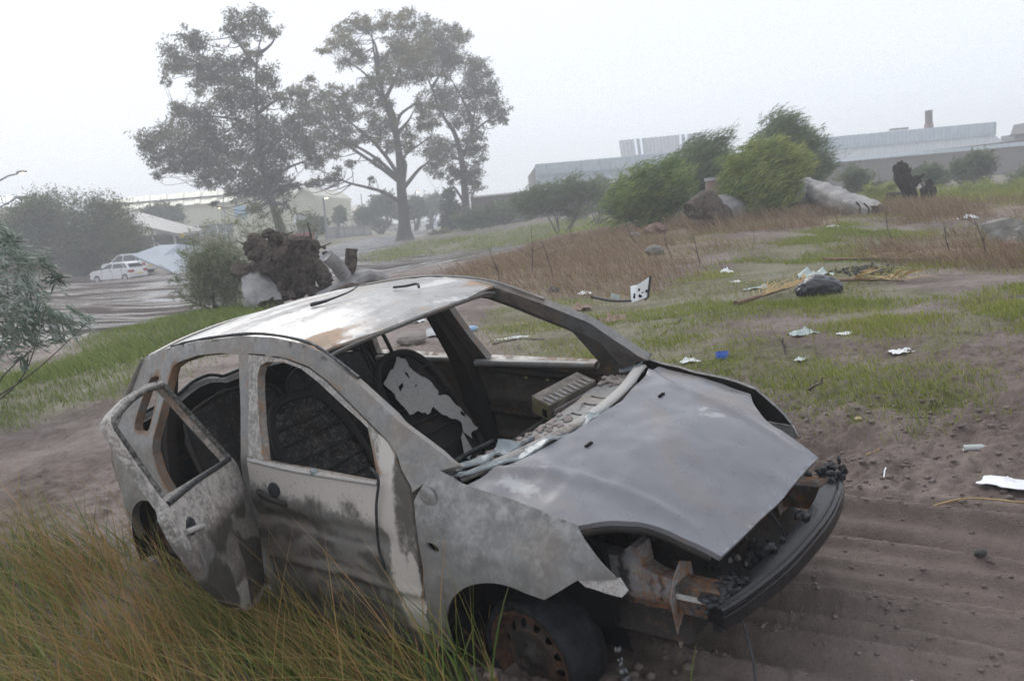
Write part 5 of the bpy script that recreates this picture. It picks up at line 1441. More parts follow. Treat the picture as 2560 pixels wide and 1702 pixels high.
# bushes round the fallen trunk (right of centre)
bush('willow_bush', 'dark green windblown bush at the left end of the clump by the fallen trunk', 'bush', 31, fill([(1510, 540), (1525, 500), (1560, 440), (1600, 400), (1650, 395), (1700, 410), (1720, 450), (1725, 530), (1690, 555), (1620, 560), (1560, 560)], 34, 30, 1), 560, L_will, .26, .024, LEAN, .38, (1620, 560), 'bushes round the fallen trunk', .55)
bush('willow_bush', 'tall grey green windblown bush standing behind the flat topped stump', 'bush', 35, fill([(1690, 400), (1720, 350), (1780, 325), (1830, 330), (1850, 370), (1860, 480), (1800, 530), (1730, 520), (1700, 470)], 36, 26, 2), 560, L_will2, .28, .025, LEAN, .38, (1780, 535), 'bushes round the fallen trunk', .6)
bush('willow_bush', 'tallest windblown bush with a ragged top behind the bright green one', 'bush', 36, fill([(1850, 340), (1840, 300), (1900, 285), (1950, 272), (1985, 300), (2005, 285), (2020, 290), (2030, 330), (2055, 340), (2075, 420), (2070, 480), (2000, 500), (1900, 450), (1860, 400)], 32, 42, 3), 500, L_will2, .28, .025, LEAN, .38, (1990, 520), 'bushes round the fallen trunk', .6)
bush('willow_bush', 'bright green windblown bush in front of the log and flat topped stump', 'bush', 28.5, fill([(1800, 430), (1820, 390), (1860, 355), (1940, 345), (1990, 370), (2010, 420), (2005, 490), (1980, 520), (1920, 540), (1840, 540), (1815, 490)], 34, 40, 4), 580, L_will, .26, .025, LEAN, .38, (1900, 550), 'bushes round the fallen trunk', .78)
# low scrub left of them, against the brown wall
bush('scrub_bush', 'broad hazy scrub bush against the brown wall left of the windblown clump', 'bush', 55, fill([(1270, 520), (1290, 485), (1350, 460), (1400, 450), (1440, 440), (1490, 465), (1510, 500), (1500, 540), (1400, 545), (1300, 545)], 24, 34, 5), 300, L_will2, .30, .05, LEAN, .55, (1400, 550), 'scrub along the brown wall', .5)
bush('scrub_bush', 'low scrub bush at the foot of the narrow tall tree', 'bush', 80, fill([(1120, 545), (1160, 525), (1230, 505), (1280, 500), (1300, 540), (1260, 565), (1180, 575), (1130, 570)], 17, 30, 6), 260, L_will2, .36, .06, LEAN, .6, (1210, 575), 'scrub along the brown wall', .4)
bush('scrub_bush', 'thin scrub bush on the bank near the end of the yard', 'bush', 62, fill([(1440, 480), (1500, 440), (1540, 430), (1560, 480), (1530, 520), (1460, 520)], 18, 16, 7), 240, L_will2, .28, .04, LEAN, .55, (1500, 530), 'scrub along the brown wall', .5)
# shrubs at the back right
bush('shrub', 'grey green shrub under the factory hall just right of the tall bush', 'bush', 48, fill([(2080, 470), (2100, 425), (2150, 415), (2190, 430), (2210, 470), (2180, 500), (2110, 500)], 17, 26, 8), 240, L_will2, .22, .035, LEAN, .6, (2140, 500), 'shrubs behind the burnt stump', .5)
bush('shrub', 'yellowish low shrub left of the burnt stump', 'bush', 40, fill([(2130, 495), (2170, 465), (2230, 450), (2255, 480), (2240, 505), (2160, 510)], 14, 22, 9), 240, L_will, .18, .025, LEAN, .6, (2200, 512), 'shrubs behind the burnt stump', .95)
bush('shrub', 'round dark shrub right of the burnt stump against the wall', 'bush', 52, fill([(2360, 460), (2370, 420), (2420, 385), (2470, 375), (2495, 410), (2490, 450), (2440, 470)], 20, 26, 10), 260, L_will2, .26, .045, LEAN, .7, (2430, 480), 'shrubs behind the burnt stump', .35)
bush('shrub', 'small shrub directly behind the top of the burnt stump', 'bush', 50, fill([(2270, 430), (2300, 405), (2350, 415), (2370, 450), (2340, 470), (2280, 460)], 15, 18, 11), 240, L_will2, .24, .04, LEAN, .7, (2320, 480), 'shrubs behind the burnt stump', .5)
bush('shrub', 'dark shrub cut by the right edge of the photo below the wall', 'bush', 46, fill([(2510, 440), (2540, 410), (2600, 400), (2640, 440), (2600, 470), (2530, 465)], 18, 16, 12), 260, L_will2, .24, .04, LEAN, .7, (2560, 480), 'shrubs behind the burnt stump', .35)
bush('fennel_shrub', 'bright yellow green feathery shrubs right of the burnt stump', 'bush', 38, fill([(2330, 520), (2350, 470), (2420, 455), (2500, 450), (2600, 440), (2640, 490), (2560, 500), (2450, 515), (2380, 525)], 16, 44, 13), 230, L_will, .18, .018, (-.6, 0, .4), .6, (2460, 520), 'shrubs behind the burnt stump', .85)
# left side
bush('spreading_tree', 'big dark spreading tree behind the white cars at the left', 'tree', 72, fill([(-60, 620), (-40, 530), (20, 495), (80, 475), (150, 478), (230, 468), (290, 500), (330, 545), (365, 590), (360, 625), (310, 640), (250, 655), (230, 690), (180, 690), (170, 650), (90, 640), (0, 660), (-60, 660)], 44, 62, 14), 900, L_dark, .24, .07, (-.4, 0, .1), .7, (205, 705), None, .5, .35, .9, .4, 5, .2, 1.0)
bush('wattle_bush', 'silvery grey bush reaching in from the left edge in the foreground', 'bush', 9.5, [(-60, 620, 60), (10, 590, 36), (40, 650, 50), (100, 660, 30), (-20, 720, 70), (80, 710, 50), (140, 690, 24), (60, 780, 50), (-40, 820, 70), (110, 790, 34), (150, 815, 30), (190, 800, 26), (225, 800, 18), (30, 850, 40), (90, 855, 26), (-60, 880, 60), (60, 900, 18), (140, 850, 18), (200, 835, 14)], 230, L_silver, .13, .017, (.7, -.2, -.4), .5, (-90, 980), None, .72, .012, .7, .1, 7, .30)
bush('feathery_bush', 'pale grey green feathery bush left of the torn root ball', 'bush', 19, fill([(450, 700), (455, 650), (490, 600), (540, 570), (590, 575), (625, 600), (640, 650), (620, 700), (600, 760), (540, 780), (490, 770), (470, 740)], 40, 34, 15) + [(440, 690, 20), (455, 640, 18), (480, 600, 18), (520, 565, 18), (560, 560, 16), (600, 560, 16), (630, 590, 18), (650, 620, 16), (445, 730, 18)], 480, L_grey, .10, .012, (-.5, 0, .55), .6, (560, 780), None, .8, .025, .9, .1, 9)
bush('sapling', 'wispy pale sapling rising behind the torn root ball', 'sapling', 26, [(640, 520, 14), (660, 545, 20), (690, 530, 16), (700, 560, 22), (650, 575, 22), (740, 530, 16), (770, 530, 14), (760, 560, 18), (790, 570, 18), (720, 590, 20), (600, 545, 16), (640, 600, 24), (680, 600, 26), (610, 575, 20)], 240, L_grey, .10, .013, (-.5, 0, .3), .8, (720, 640), None, .7, .02, .8, .2, 8)
bush('round_tree', 'round umbrella shaped tree in front of the cream warehouse roof', 'tree', 112, fill([(352, 545), (360, 520), (400, 508), (440, 510), (465, 530), (470, 555), (430, 560), (380, 552)], 13, 26, 16), 280, L_dark, .40, .13, (0, 0, -.2), .9, (420, 600), None, .4, .2, .9)
bush('small_tree', 'small round topped tree beside the lamp post and red bin', 'tree', 97, fill([(738, 580), (745, 555), (780, 540), (815, 550), (825, 575), (800, 585), (760, 588)], 12, 20, 17), 260, L_dark, .34, .11, (-.2, 0, -.2), .9, (783, 610), None, .62, .14, .9)
bush('small_tree', 'small windblown tree in front of the far cream shed', 'tree', 122, fill([(818, 545), (825, 525), (850, 512), (866, 530), (865, 555), (840, 562)], 10, 14, 18), 240, L_dark, .36, .11, LEAN, .8, (842, 580), None, .35, .14, .9)
bush('roadside_tree', 'dark tree with a ragged crown left of the tall middle trunk', 'tree', 128, fill([(880, 560), (890, 525), (930, 500), (945, 480), (985, 475), (1000, 490), (1000, 550), (960, 568), (910, 568)], 15, 34, 19), 280, L_dark, .42, .14, (-.4, 0, -.2), .8, (955, 590), 'trees along the far road', .35, .2, .9)
bush('roadside_tree', 'dark flat topped tree seen just right of the tall middle trunk', 'tree', 132, fill([(1015, 545), (1015, 480), (1040, 478), (1060, 500), (1070, 540), (1040, 555)], 14, 18, 20), 280, L_dark, .42, .14, (-.4, 0, -.2), .8, (1040, 580), 'trees along the far road', .35, .2, .9)
bush('roadside_tree', 'far hazy tree crown over the parked cars at the road end', 'tree', 150, fill([(1045, 520), (1060, 490), (1090, 480), (1110, 500), (1105, 540), (1070, 550)], 13, 20, 21), 280, L_dark, .48, .16, (-.4, 0, -.2), .8, (1075, 575), 'trees along the far road', .4, .2, .9)
bush('cypress', 'dark upright rounded bush just left of the narrow tall tree', 'tree', 100, fill([(1098, 520), (1100, 485), (1120, 468), (1148, 480), (1155, 520), (1150, 570), (1110, 585)], 13, 26, 22), 280, L_dark, .34, .11, (-.3, 0, -.2), .8, (1130, 590), None, .3, .2, .9)
bush('bank_shrub', 'low brownish shrub on the bank between road and narrow tree', 'bush', 92, fill([(1070, 585), (1090, 572), (1130, 570), (1180, 575), (1190, 590), (1130, 600), (1080, 598)], 8, 22, 23), 170, L_euc, .30, .07, LEAN, .7, (1130, 600), None, .55)
for (a, b, c), lab in (((430, 545, 20), 'bare wispy windblown tree before the warehouse wall, left one'), ((457, 560, 14), 'smaller bare wispy tree before the warehouse wall'), ((690, 540, 26), 'thin brownish tree before the warehouse gable')):
    bush('wispy_tree', lab, 'tree', 118, [(a, b - 10, c * .8), (a - 4, b + 10, c * .8), (a + 8, b, c * .7)], 120, L_euc, .34, .05, (-.4, 0, .3), .9, (a + 2, 600), None, .8, .1, .9, .3, 7)

# ------------------------------------------------------------------ dead wood
def noisy_tube(P, r, n=14, amp=.2, seed=0, k=6, ridge=0.0, nr=5):
    V, F = tube(smooth_path(P, k), r, n)
    c = np.repeat(smooth_path(P, k), n, 0)
    s = 1 + amp * 2 * (fbm(V[:, 0] * 2.3 + V[:, 2] * 3.1 + seed, V[:, 1] * 2.3 + V[:, 2] * 1.7, 4, seed) - .5)
    s = s + amp * 1.3 * (fbm(V[:, 0] * 9 + V[:, 2] * 7 + seed, V[:, 1] * 9 + V[:, 2] * 4, 3, seed + 1, .6) - .5)
    if ridge:
        a = np.tile(np.arange(n) * 2 * math.pi / n, len(V) // n); tt = np.repeat(np.arange(len(V) // n), n)
        s = s + ridge * np.sin(a * nr + tt * .22 + seed + 2.0 * fbm(tt * .3, a * .5, 2, seed)) 
    return c + (V - c) * s[:, None], F

def rootball():
    Y = 18; s = FPX / Y
    base = at(710, 765, Y); base[2] = gz(base[0], base[1])
    root = thing('uprooted_stump', 'dark torn root ball of an uprooted tree on a pale log behind the car roof', 'tree stump', base)
    C = at(705, 665, Y)
    V, F = blob(C, (.64, .45, .52), 5, .65, 3.2, ICO3); mk('root_mass', V, F, M_root, root)
    rs = np.random.default_rng(5)
    ends = [(600, 668), (588, 676), (622, 612), (640, 598), (655, 590), (690, 590), (705, 598), (722, 606), (745, 592), (762, 602), (785, 612), (788, 640), (786, 665), (770, 700), (815, 695), (812, 720), (800, 735), (660, 725), (640, 705), (630, 640), (745, 745), (700, 745), (775, 640), (660, 612), (808, 690), (725, 735), (680, 735), (735, 640), (690, 650), (750, 690), (716, 690), (670, 680)]
    for i, (px, py) in enumerate(ends):
        e = at(px, py, Y + rs.uniform(-.75, .35)); a = C + (e - C) * .35 + rs.normal(size=3) * .12
        mid = (a + e) / 2 + rs.normal(size=3) * .11
        P = [a, mid, e]
        if rs.random() < .6: P.append(e + (e - mid) * .15 + rs.normal(size=3) * .06)
        m_ = (len(P) - 1) * 8 + 1
        V, F = noisy_tube(P, np.interp(np.linspace(0, 1, m_), [0, .5, .85, 1], [.15, .12, rs.uniform(.08, .13), .05]) * rs.uniform(.6, 1.05), 18, .4, i, 8, .22, 5)
        mk('root', V, F, M_root, root)
    for i in range(26):
        q = C + rs.normal(size=3) * [.42, .3, .32]; e = q + rs.normal(size=3) * [.22, .15, .22]
        V, F = noisy_tube([q, (q + e) / 2 + rs.normal(size=3) * .05, e], np.linspace(.04, .008, 9), 6, .3, i + 50, 4); mk('rootlet', V, F, M_root, root)
    # hollow bleached shell to the left and trunk lying to the right
    V, F = noisy_tube([at(640, 700, Y - .2), at(648, 735, Y - .4), at(668, 775, Y - .6)], np.linspace(.27, .36, 13), 28, .35, 3, 6, .06, 9); mk('bleached_shell', V, F, M_log, root)
    return root
rootball()
def log(name, label, P, r, m, n=16, amp=.15, seed=1, cat='log', extra=()):
    c = np.mean(P, 0); c[2] = gz(c[0], c[1])
    root = thing(name, label, cat, c)
    V, F = noisy_tube(P, r, max(n, 30), amp, seed, 10 if len(P) > 4 else 6, .045, 9); mk('trunk', V, F, m, root)
    for nm, EP, er, em in extra:
        V, F = noisy_tube(EP, er, 10, .25, seed + 4); mk(nm, V, F, em, root)
    return root
log('fallen_log', 'bleached forked log beyond the car roof, right of the root ball', [at(800, 760, 17), at(860, 720, 17.6), at(915, 690, 18.2), at(990, 712, 19)], np.linspace(.19, .12, 19), M_log, 16, .3, 9,
    extra=(('branch_stub', [at(862, 690, 17.5), at(840, 660, 17.3), at(818, 640, 17.2)], np.linspace(.13, .12, 13), M_log), ('branch_stub', [at(872, 680, 17.8), at(878, 655, 17.8), at(880, 622, 17.8)], np.linspace(.10, .13, 13), M_root)))
log('rotten_log', 'blackened rotten log lying just behind the car roof', [at(830, 742, 16.6), at(880, 725, 16.8), at(920, 735, 17)], [.13] * 13, M_root, 12, .4, 15)
log('dead_tree', 'thick bleached grey trunk lying half behind the bright green bush', [at(1755, 545, 27.5), at(1830, 525, 28.5), at(2010, 480, 30.5), at(2110, 510, 28.5), at(2195, 535, 26.6)], np.interp(np.linspace(0, 1, 41), [0, .12, .5, .9, 1], [.34, .50, .44, .36, .30]), M_log, 22, .26, 21,
    extra=[('bark_ring', [at(px, py, 26.6 - .12) for px, py in pts], [.025] * 13, M_stump) for pts in (((2140, 505), (2150, 520), (2146, 545)), ((2160, 508), (2172, 524), (2168, 548)), ((2178, 515), (2190, 530), (2188, 552)))] +
          [('root_end', [at(1790, 520, 27.4), at(1745, 520, 27.2), at(1725, 530, 27)], np.linspace(.42, .24, 13), M_root), ('root_end', [at(1780, 500, 27.4), at(1750, 505, 27.2), at(1738, 545, 27)], np.linspace(.3, .2, 13), M_root), ('root_end', [at(1800, 530, 27.2), at(1790, 550, 27), at(1775, 560, 26.8)], np.linspace(.38, .3, 13), M_root)])
def flat_stump():
    Y = 29.5; a = at(1802, 500, Y); b = at(1800, 450, Y); a[2] = gz(a[0], a[1])
    root = thing('sawn_stump', 'sawn flat topped tree stump half hidden behind the bright green bush', 'tree stump', a)
    V, F = noisy_tube([a, (a + b) / 2, b], [.46] * 13, 18, .08, 3); mk('trunk', V, F, mat('reddish_bark', (.20, .14, .11), (.30, .23, .19), 4, .85, bmp=.4), root)
    V, F = noisy_tube([b - [0, 0, .01], b + [0, 0, .05], b + [0, 0, .09]], [.50] * 13, 18, .06, 4); mk('cut_face', V, F, M_log, root)
flat_stump()
def burnt_stump():
    Y = 31; rs = np.random.default_rng(9)
    def one(name, label, px0, col, tops, Yy):
        base = at(px0, 508, Yy); base[2] = gz(base[0], base[1]) - .1
        root = thing(name, label, 'tree stump', base)
        P = [base] + [at(x, y, Yy) for x, y in col]
        V, F = noisy_tube(P, np.interp(np.linspace(0, 1, (len(P) - 1) * 7 + 1), [0, .35, .8, 1], [.29, .20, .26, .22]), 24, .25, int(px0), 7, .15, 7); mk('trunk', V, F, M_stump, root)
        for i, (x, y, w) in enumerate(tops):
            e = at(x, y, Yy + rs.uniform(-.2, .2)); q = at(*col[-1], Yy); a = q + (e - q) * .1 + [rs.normal() * .05, 0, -.35]
            V, F = noisy_tube([a, (a + e) / 2 + rs.normal(size=3) * .04, e], np.interp(np.linspace(0, 1, 17), [0, .6, .92, 1], [w * .85, w * .8, w * .6, .03]), 12, .4, 33 + i + int(px0), 8, .2, 4); mk('prong', V, F, M_stump, root)
    one('burnt_stump', 'black burnt stump standing upright in two prongs before the shrubs', 2282, [(2276, 485), (2262, 455), (2256, 438)], [(2238, 412, .11), (2246, 405, .10), (2254, 402, .10), (2262, 407, .10), (2270, 412, .10), (2276, 420, .09), (2242, 425, .12), (2296, 440, .12), (2310, 436, .07), (2302, 450, .10)], Y)
    one('burnt_stump', 'shorter black burnt stump just right of the two pronged one', 2314, [(2320, 488), (2326, 470)], [(2316, 452, .11), (2324, 448, .10), (2332, 455, .10), (2338, 466, .08)], Y - .4)
burnt_stump()
# ------------------------------------------------------------------ street things
M_lamp = bpy.data.materials.new('lit_lamp'); M_lamp.use_nodes = True
_b = M_lamp.node_tree.nodes['Principled BSDF']; _b.inputs['Emission Color'].default_value = (1, .82, .5, 1); _b.inputs['Emission Strength'].default_value = 6; _b.inputs['Base Color'].default_value = (.9, .8, .6, 1)

def lamp(label, foot, top, arm, Y, lit, r=.10, group='street lamps'):
    a = at(*foot, Y); b = at(*top, Y); a[2] = gz(a[0], a[1])
    root = thing('street_lamp', label, 'street lamp', a, group)
    P = [a, (a + b) / 2, b] + [at(x, y, Y) for x, y in arm[:-1]]
    mk('pole', *tube(P, np.linspace(r, r * .6, len(P)), 7), M_pole, root, True)
    e = at(*arm[-1], Y)
    V, F = blob(e, (.34, .2, .12), 1, .02); h = mk('lamp_head', V, F, M_pole, root)
    if lit:
        V, F = blob(e + [.06, -.05, -.10], (.20, .14, .06), 1, .02); mk('lamp_glass', V, F, M_lamp, h)
lamp('lit lamp on a dark pole beside the small round topped tree', (821, 612), (808, 497), [(809, 494), (814, 493)], 96, True, .13)
lamp('lit far lamp rising above the parked cars at the road end', (1044, 575), (1038, 482), [(1039, 479), (1042, 478)], 140, True, .12)
lamp('unlit tall lamp with a curved arm in front of the warehouse wall', (564, 590), (558, 500), [(560, 488), (568, 484)], 116, False, .09)
lamp('short lit lamp just left of the tall curved one before the warehouse', (559, 590), (553, 522), [(552, 519), (550, 518)], 116, True, .09)
lamp('lit lamp on a swan neck arm at the left edge above the dark tree', (-60, 720), (-40, 480), [(0, 451), (20, 440), (45, 434), (54, 430)], 58, True, .08)
lamp('unlit lamp arm slanting up from the left edge into the dark tree', (-70, 720), (-50, 550), [(0, 517), (40, 496), (46, 493)], 66, False, .09)

def pole(name, label, cat, px, p0, p1, Y, r, m=M_pole):
    a = at(px, p0, Y); b = at(px + (p1 - p0) * -.0 , p1, Y); a[2] = gz(a[0], a[1]); a[0] = b[0]
    return tag(mk(name, *tube([a, b], r, 6), m, None, True, loc=a), label, cat)
pole('aerial_mast', 'thin bare mast above the ragged dark roadside tree', 'mast', 902, 580, 485, 150, .07)
pole('aerial_mast', 'thin bare mast just left of the tall middle trunk', 'mast', 928, 580, 486, 152, .05)
pole('roof_aerial', 'faint thin aerial above the dark spreading tree', 'aerial', 138, 560, 458, 118, .05)
def signpost():
    Y = 93; a = at(1076, 582, Y); a[2] = gz(a[0], a[1])
    root = thing('road_sign', 'small dark road sign on two legs on the verge of the far road', 'sign', a)
    for dx in (-.28, .28): mk('leg', *tube([a + [dx, 0, 0], at(1076, 564, Y) * [0, 0, 1] + a * [1, 1, 0] + [dx, 0, 0]], .06, 5), M_pole, root)
    t = at(1076, 566, Y); mk('board', *box((a[0], a[1] - .08, t[2]), (.75, .06, .5)), M_grate, root, False)
signpost()
def fence():
    Y = 112; a = at(815, 592, Y); b = at(928, 583, Y)
    root = thing('palisade_fence', 'grey steel palisade fence beside the far road', 'fence', (a[0], Y, gz(a[0], Y)))
    x = np.arange(a[0], b[0], .22); g = G()
    zb = gz(a[0], Y) - .2
    t0 = at(815, 568, Y)[2]; t1 = at(928, 562, Y)[2]
    for xx in x:
        q = (xx - a[0]) / (b[0] - a[0]); g.add(*box((xx, Y, (zb + t0 + (t1 - t0) * q) / 2), (.15, .05, t0 + (t1 - t0) * q - zb)))
    g.mk('pale', M_grate, root, kind='stuff')
    for k in range(6):
        xx = a[0] + (b[0] - a[0]) * k / 5; mk('post', *box((xx, Y + .1, (zb + t0) / 2), (.18, .12, t0 - zb + .1)), M_grate, root, False)
    for h in (.35, .85): mk('rail', *tube([(a[0], Y + .05, zb + (t0 - zb) * h), (b[0], Y + .05, zb + (t1 - zb) * h)], .05, 4), M_grate, root, False)
fence()
def skip():
    Y = 66; a = at(712, 612, Y); a[2] = at(712, 612, Y)[2] - .9; b = at(778, 605, Y)
    root = thing('skip_bin', 'rusty red steel skip bin peeking out above the torn root ball', 'skip', (a[0], Y, gz(a[0], Y)))
    w = b[0] - a[0]; top = at(745, 587, Y)[2]; zb = gz(a[0], Y); cx = (a[0] + b[0]) / 2
    P = [(a[0], Y, top), (b[0], Y, top), (b[0] - .35, Y, zb), (a[0] + .35, Y, zb)]
    V, F = prism(P, (0, 1.6, 0)); mk('bin_body', V, F, M_rust, root, False)
    for k in range(5):
        x = a[0] + w * (k + .5) / 5; mk('rib', *box((x, Y - .06, (top + zb) / 2), (.10, .10, top - zb - .15)), M_rust, root, False)
    mk('rim', *box((cx, Y + .8, top + .03), (w + .15, 1.75, .10)), M_rust, root, False)
skip()

# ------------------------------------------------------------------ parked cars
M_carwhite = mat('white_car_paint', (.70, .70, .70), (.74, .74, .74), 2, .3)
M_carsilver = mat('silver_car_paint', (.42, .43, .45), (.46, .47, .49), 2, .3, metal=.4)
M_cardark = mat('dark_blue_car_paint', (.05, .06, .10), (.06, .07, .11), 2, .3)
M_carblue = mat('pale_blue_car_paint', (.22, .32, .45), (.25, .35, .48), 2, .3)
M_tyre2 = mat('black_tyre', (.02, .02, .02), None, rough=.8)
M_cap = mat('wheel_cover', (.45, .45, .46), None, rough=.4)
M_lens = mat('red_tail_lens', (.35, .03, .03), None, rough=.25)
M_headl = mat('headlamp_glass', (.55, .56, .58), None, rough=.15)
M_black = mat('black_trim', (.03, .03, .03), None, rough=.6)

CBODY = {'hatch': [(-1.85, .30), (-1.90, .55), (-1.84, .80), (-1.62, .88), (-.95, .94), (1.62, .96), (1.80, .92), (1.88, .62), (1.85, .30), (1.62, .24), (1.55, .50), (1.42, .58), (1.20, .58), (1.07, .50), (1.0, .24), (-.98, .24), (-1.05, .50), (-1.18, .58), (-1.38, .58), (-1.52, .50), (-1.58, .26)],
         'wagon': [(-2.0, .32), (-2.05, .60), (-1.98, .90), (-1.75, .96), (-1.05, 1.0), (2.0, 1.02), (2.08, .66), (2.05, .32), (1.75, .26), (1.66, .55), (1.52, .63), (1.26, .63), (1.12, .55), (1.05, .26), (-1.05, .26), (-1.12, .55), (-1.26, .63), (-1.5, .63), (-1.64, .55), (-1.7, .28)]}
CCAB = {'hatch': [(-1.0, .93), (-.30, 1.34), (.05, 1.40), (1.10, 1.39), (1.40, 1.28), (1.74, .95)], 'wagon': [(-1.1, .99), (-.45, 1.50), (-.1, 1.58), (1.75, 1.56), (1.95, 1.02)]}
def hatch(label, kind, paint, loc, head, group):
    root = thing('parked_car', label, 'car', loc, group); root.rotation_euler = (0, 0, math.radians(head))
    oz = np.asarray(loc, float)
    body = CBODY[kind]; cab = CCAB[kind]
    hw = .80
    def part(name, V, F, m, p=root, sm=False): return mk(name, np.asarray(V, float) + oz, F, m, p, sm)
    # body with rounded shoulders
    g = G(); P = np.array(body); c = P.mean(0); n = len(P); Vv = []
    for y, s in ((-hw, .955), (-hw + .05, 1.0), (hw - .05, 1.0), (hw, .955)):
        for p in P: q = c + (p - c) * [1, 1] * (np.array([1 - (1 - s) * .4, s]) if abs(y) == hw else 1); Vv.append((q[0], y, q[1]))
    F = [list(range(n)), [3 * n + i for i in range(n)][::-1]]
    for k in range(3):
        for i in range(n): F.append([k * n + (i + 1) % n, k * n + i, (k + 1) * n + i, (k + 1) * n + (i + 1) % n])
    b = part('body', Vv, F, paint)
    P = np.array(cab); n = len(P); zt = P[:, 1].max(); zb = P[:, 1].min(); Vv = []
    ins = lambda z: .04 + .17 * (z - zb) / (zt - zb)
    for s in (-1, 1):
        for x, z in P: Vv.append((x, s * (hw - ins(z)), z))
    F = [list(range(n)), [n + i for i in range(n)][::-1]] + [[(i + 1) % n, i, n + i, n + (i + 1) % n] for i in range(n)]
    cb = part('cabin', Vv, F, paint)
    # side windows, windscreen, rear window
    x0 = P[0, 0]; top = zt - .10; low = zb + .05
    fx = lambda z: np.interp(z, [P[0, 1], P[1, 1]], [P[0, 0], P[1, 0]]) + .12
    rx = lambda z: np.interp(z, [P[-1, 1], P[-2, 1]], [P[-1, 0], P[-2, 0]]) - .14
    cuts = [fx, lambda z: .14, lambda z: .22, lambda z: rx(z) - .28, lambda z: rx(z) - .22, rx]
    for s in (-1, 1):
        for k in (0, 2, 4):
            l, r = cuts[k], cuts[k + 1]
            q = [(l(low), low), (r(low), low), (r(top), top), (l(top), top)]
            V = [(x, s * (hw - ins(z) + .006), z) for x, z in q]; V2 = [(x, s * (hw - ins(z) - .02), z) for x, z in q]
            VV, FF = np.array(V + V2), [[0, 1, 2, 3], [7, 6, 5, 4], [0, 4, 5, 1], [1, 5, 6, 2], [2, 6, 7, 3], [3, 7, 4, 0]]
            part('side_window', VV, FF, M_window, cb)
    for nm, (A, B), m, off in (('windscreen', (P[0], P[1]), M_window, -.012), ('rear_window', (P[-1], P[-2]), M_window, .012)):
        a = A + (B - A) * .12; e = A + (B - A) * .88
        V = [(a[0] + off, -hw + .14, a[1] + .01), (a[0] + off, hw - .14, a[1] + .01), (e[0] + off, hw - .27, e[1] + .01), (e[0] + off, -hw + .27, e[1] + .01)]
        V2 = [(x - off * 3, y, z - .03) for x, y, z in V]
        part(nm, V + V2, [[0, 1, 2, 3], [7, 6, 5, 4], [0, 4, 5, 1], [1, 5, 6, 2], [2, 6, 7, 3], [3, 7, 4, 0]], M_window, cb)
    wr = .29 if kind == 'hatch' else .33
    for x in (-1.28, 1.31) if kind == 'hatch' else (-1.38, 1.39):
        for s in (-1, 1):
            w = part('wheel', *tube([(x, s * (hw - .20), wr), (x, s * (hw - .03), wr), (x, s * (hw + .01), wr)], [wr, wr, wr * .86], 18), M_tyre2)
            part('wheel_cover', *tube([(x, s * (hw - .02), wr), (x, s * (hw + .03), wr)], [wr * .66, wr * .58], 14), M_cap, w)
    xe = max(p[0] for p in body); xf = min(p[0] for p in body)
    for s in (-1, 1):
        part('tail_lamp', *box((xe - .05, s * (hw - .17), .74), (.10, .36, .18)), M_lens)
        part('tail_lamp', *box((xe - .13, s * (hw + .004), .74), (.22, .02, .16)), M_lens)
        part('headlamp', *box((xf + .06, s * (hw - .2), .68), (.12, .34, .15)), M_headl)
        for x in ((.02, 1.0) if kind == 'hatch' else (.1, 1.1)): part('door_handle', *box((x, s * (hw + .01), .86), (.17, .03, .04)), M_black, b)
        part('door_mirror', *box((-.68, s * (hw + .06), .99), (.10, .14, .10)), M_black, b)
        for x in (-.78, .18, 1.02): part('door_seam', *box((x, s * (hw - .002), .62), (.014, .012, .56)), M_black, b)
    part('rear_bumper', *box((xe - .02, 0, .42), (.16, 1.5, .16)), paint)
    part('front_bumper', *box((xf + .03, 0, .42), (.14, 1.5, .16)), paint)
    part('number_plate', *box((xe + .065, 0, .56), (.02, .46, .11)), M_yellow)
    return root
GP = 'white hatchbacks parked side by side'
def onyard(px, py, y):
    p = at(px, py, y); return (p[0], y, gz(p[0], y))
hatch('nearer white hatchback parked on the wet yard under the dark tree', 'hatch', M_carwhite, onyard(300, 706, 65.5), -22, GP)
hatch('white hatchback mostly hidden behind the nearer white hatchback', 'wagon', M_carwhite, onyard(328, 700, 70), -24, GP)
GF = 'cars parked along the far road'
for px, py, y, kind, paint, head, lab in (
    (972, 577, 165, 'hatch', M_carsilver, 10, 'silver car at the left end of the far row, by the fence'),
    (996, 574, 172, 'hatch', M_carwhite, 12, 'white car second from the left in the far row'),
    (1023, 567, 205, 'wagon', M_carwhite, -55, 'white car just right of the tall middle trunk, nose away'),
    (1038, 565, 220, 'hatch', M_cardark, -60, 'dark car between two white ones in the far row'),
    (1053, 564, 235, 'hatch', M_carwhite, -20, 'white low car left of the white off roader'),
    (1074, 563, 250, 'wagon', M_carwhite, 170, 'white boxy off roader at the far road end'),
    (1096, 562, 240, 'hatch', M_carblue, -70, 'pale blue car at the right end of the far row')):
    hatch(lab, kind, paint, onyard(px, py, y), head, GF)

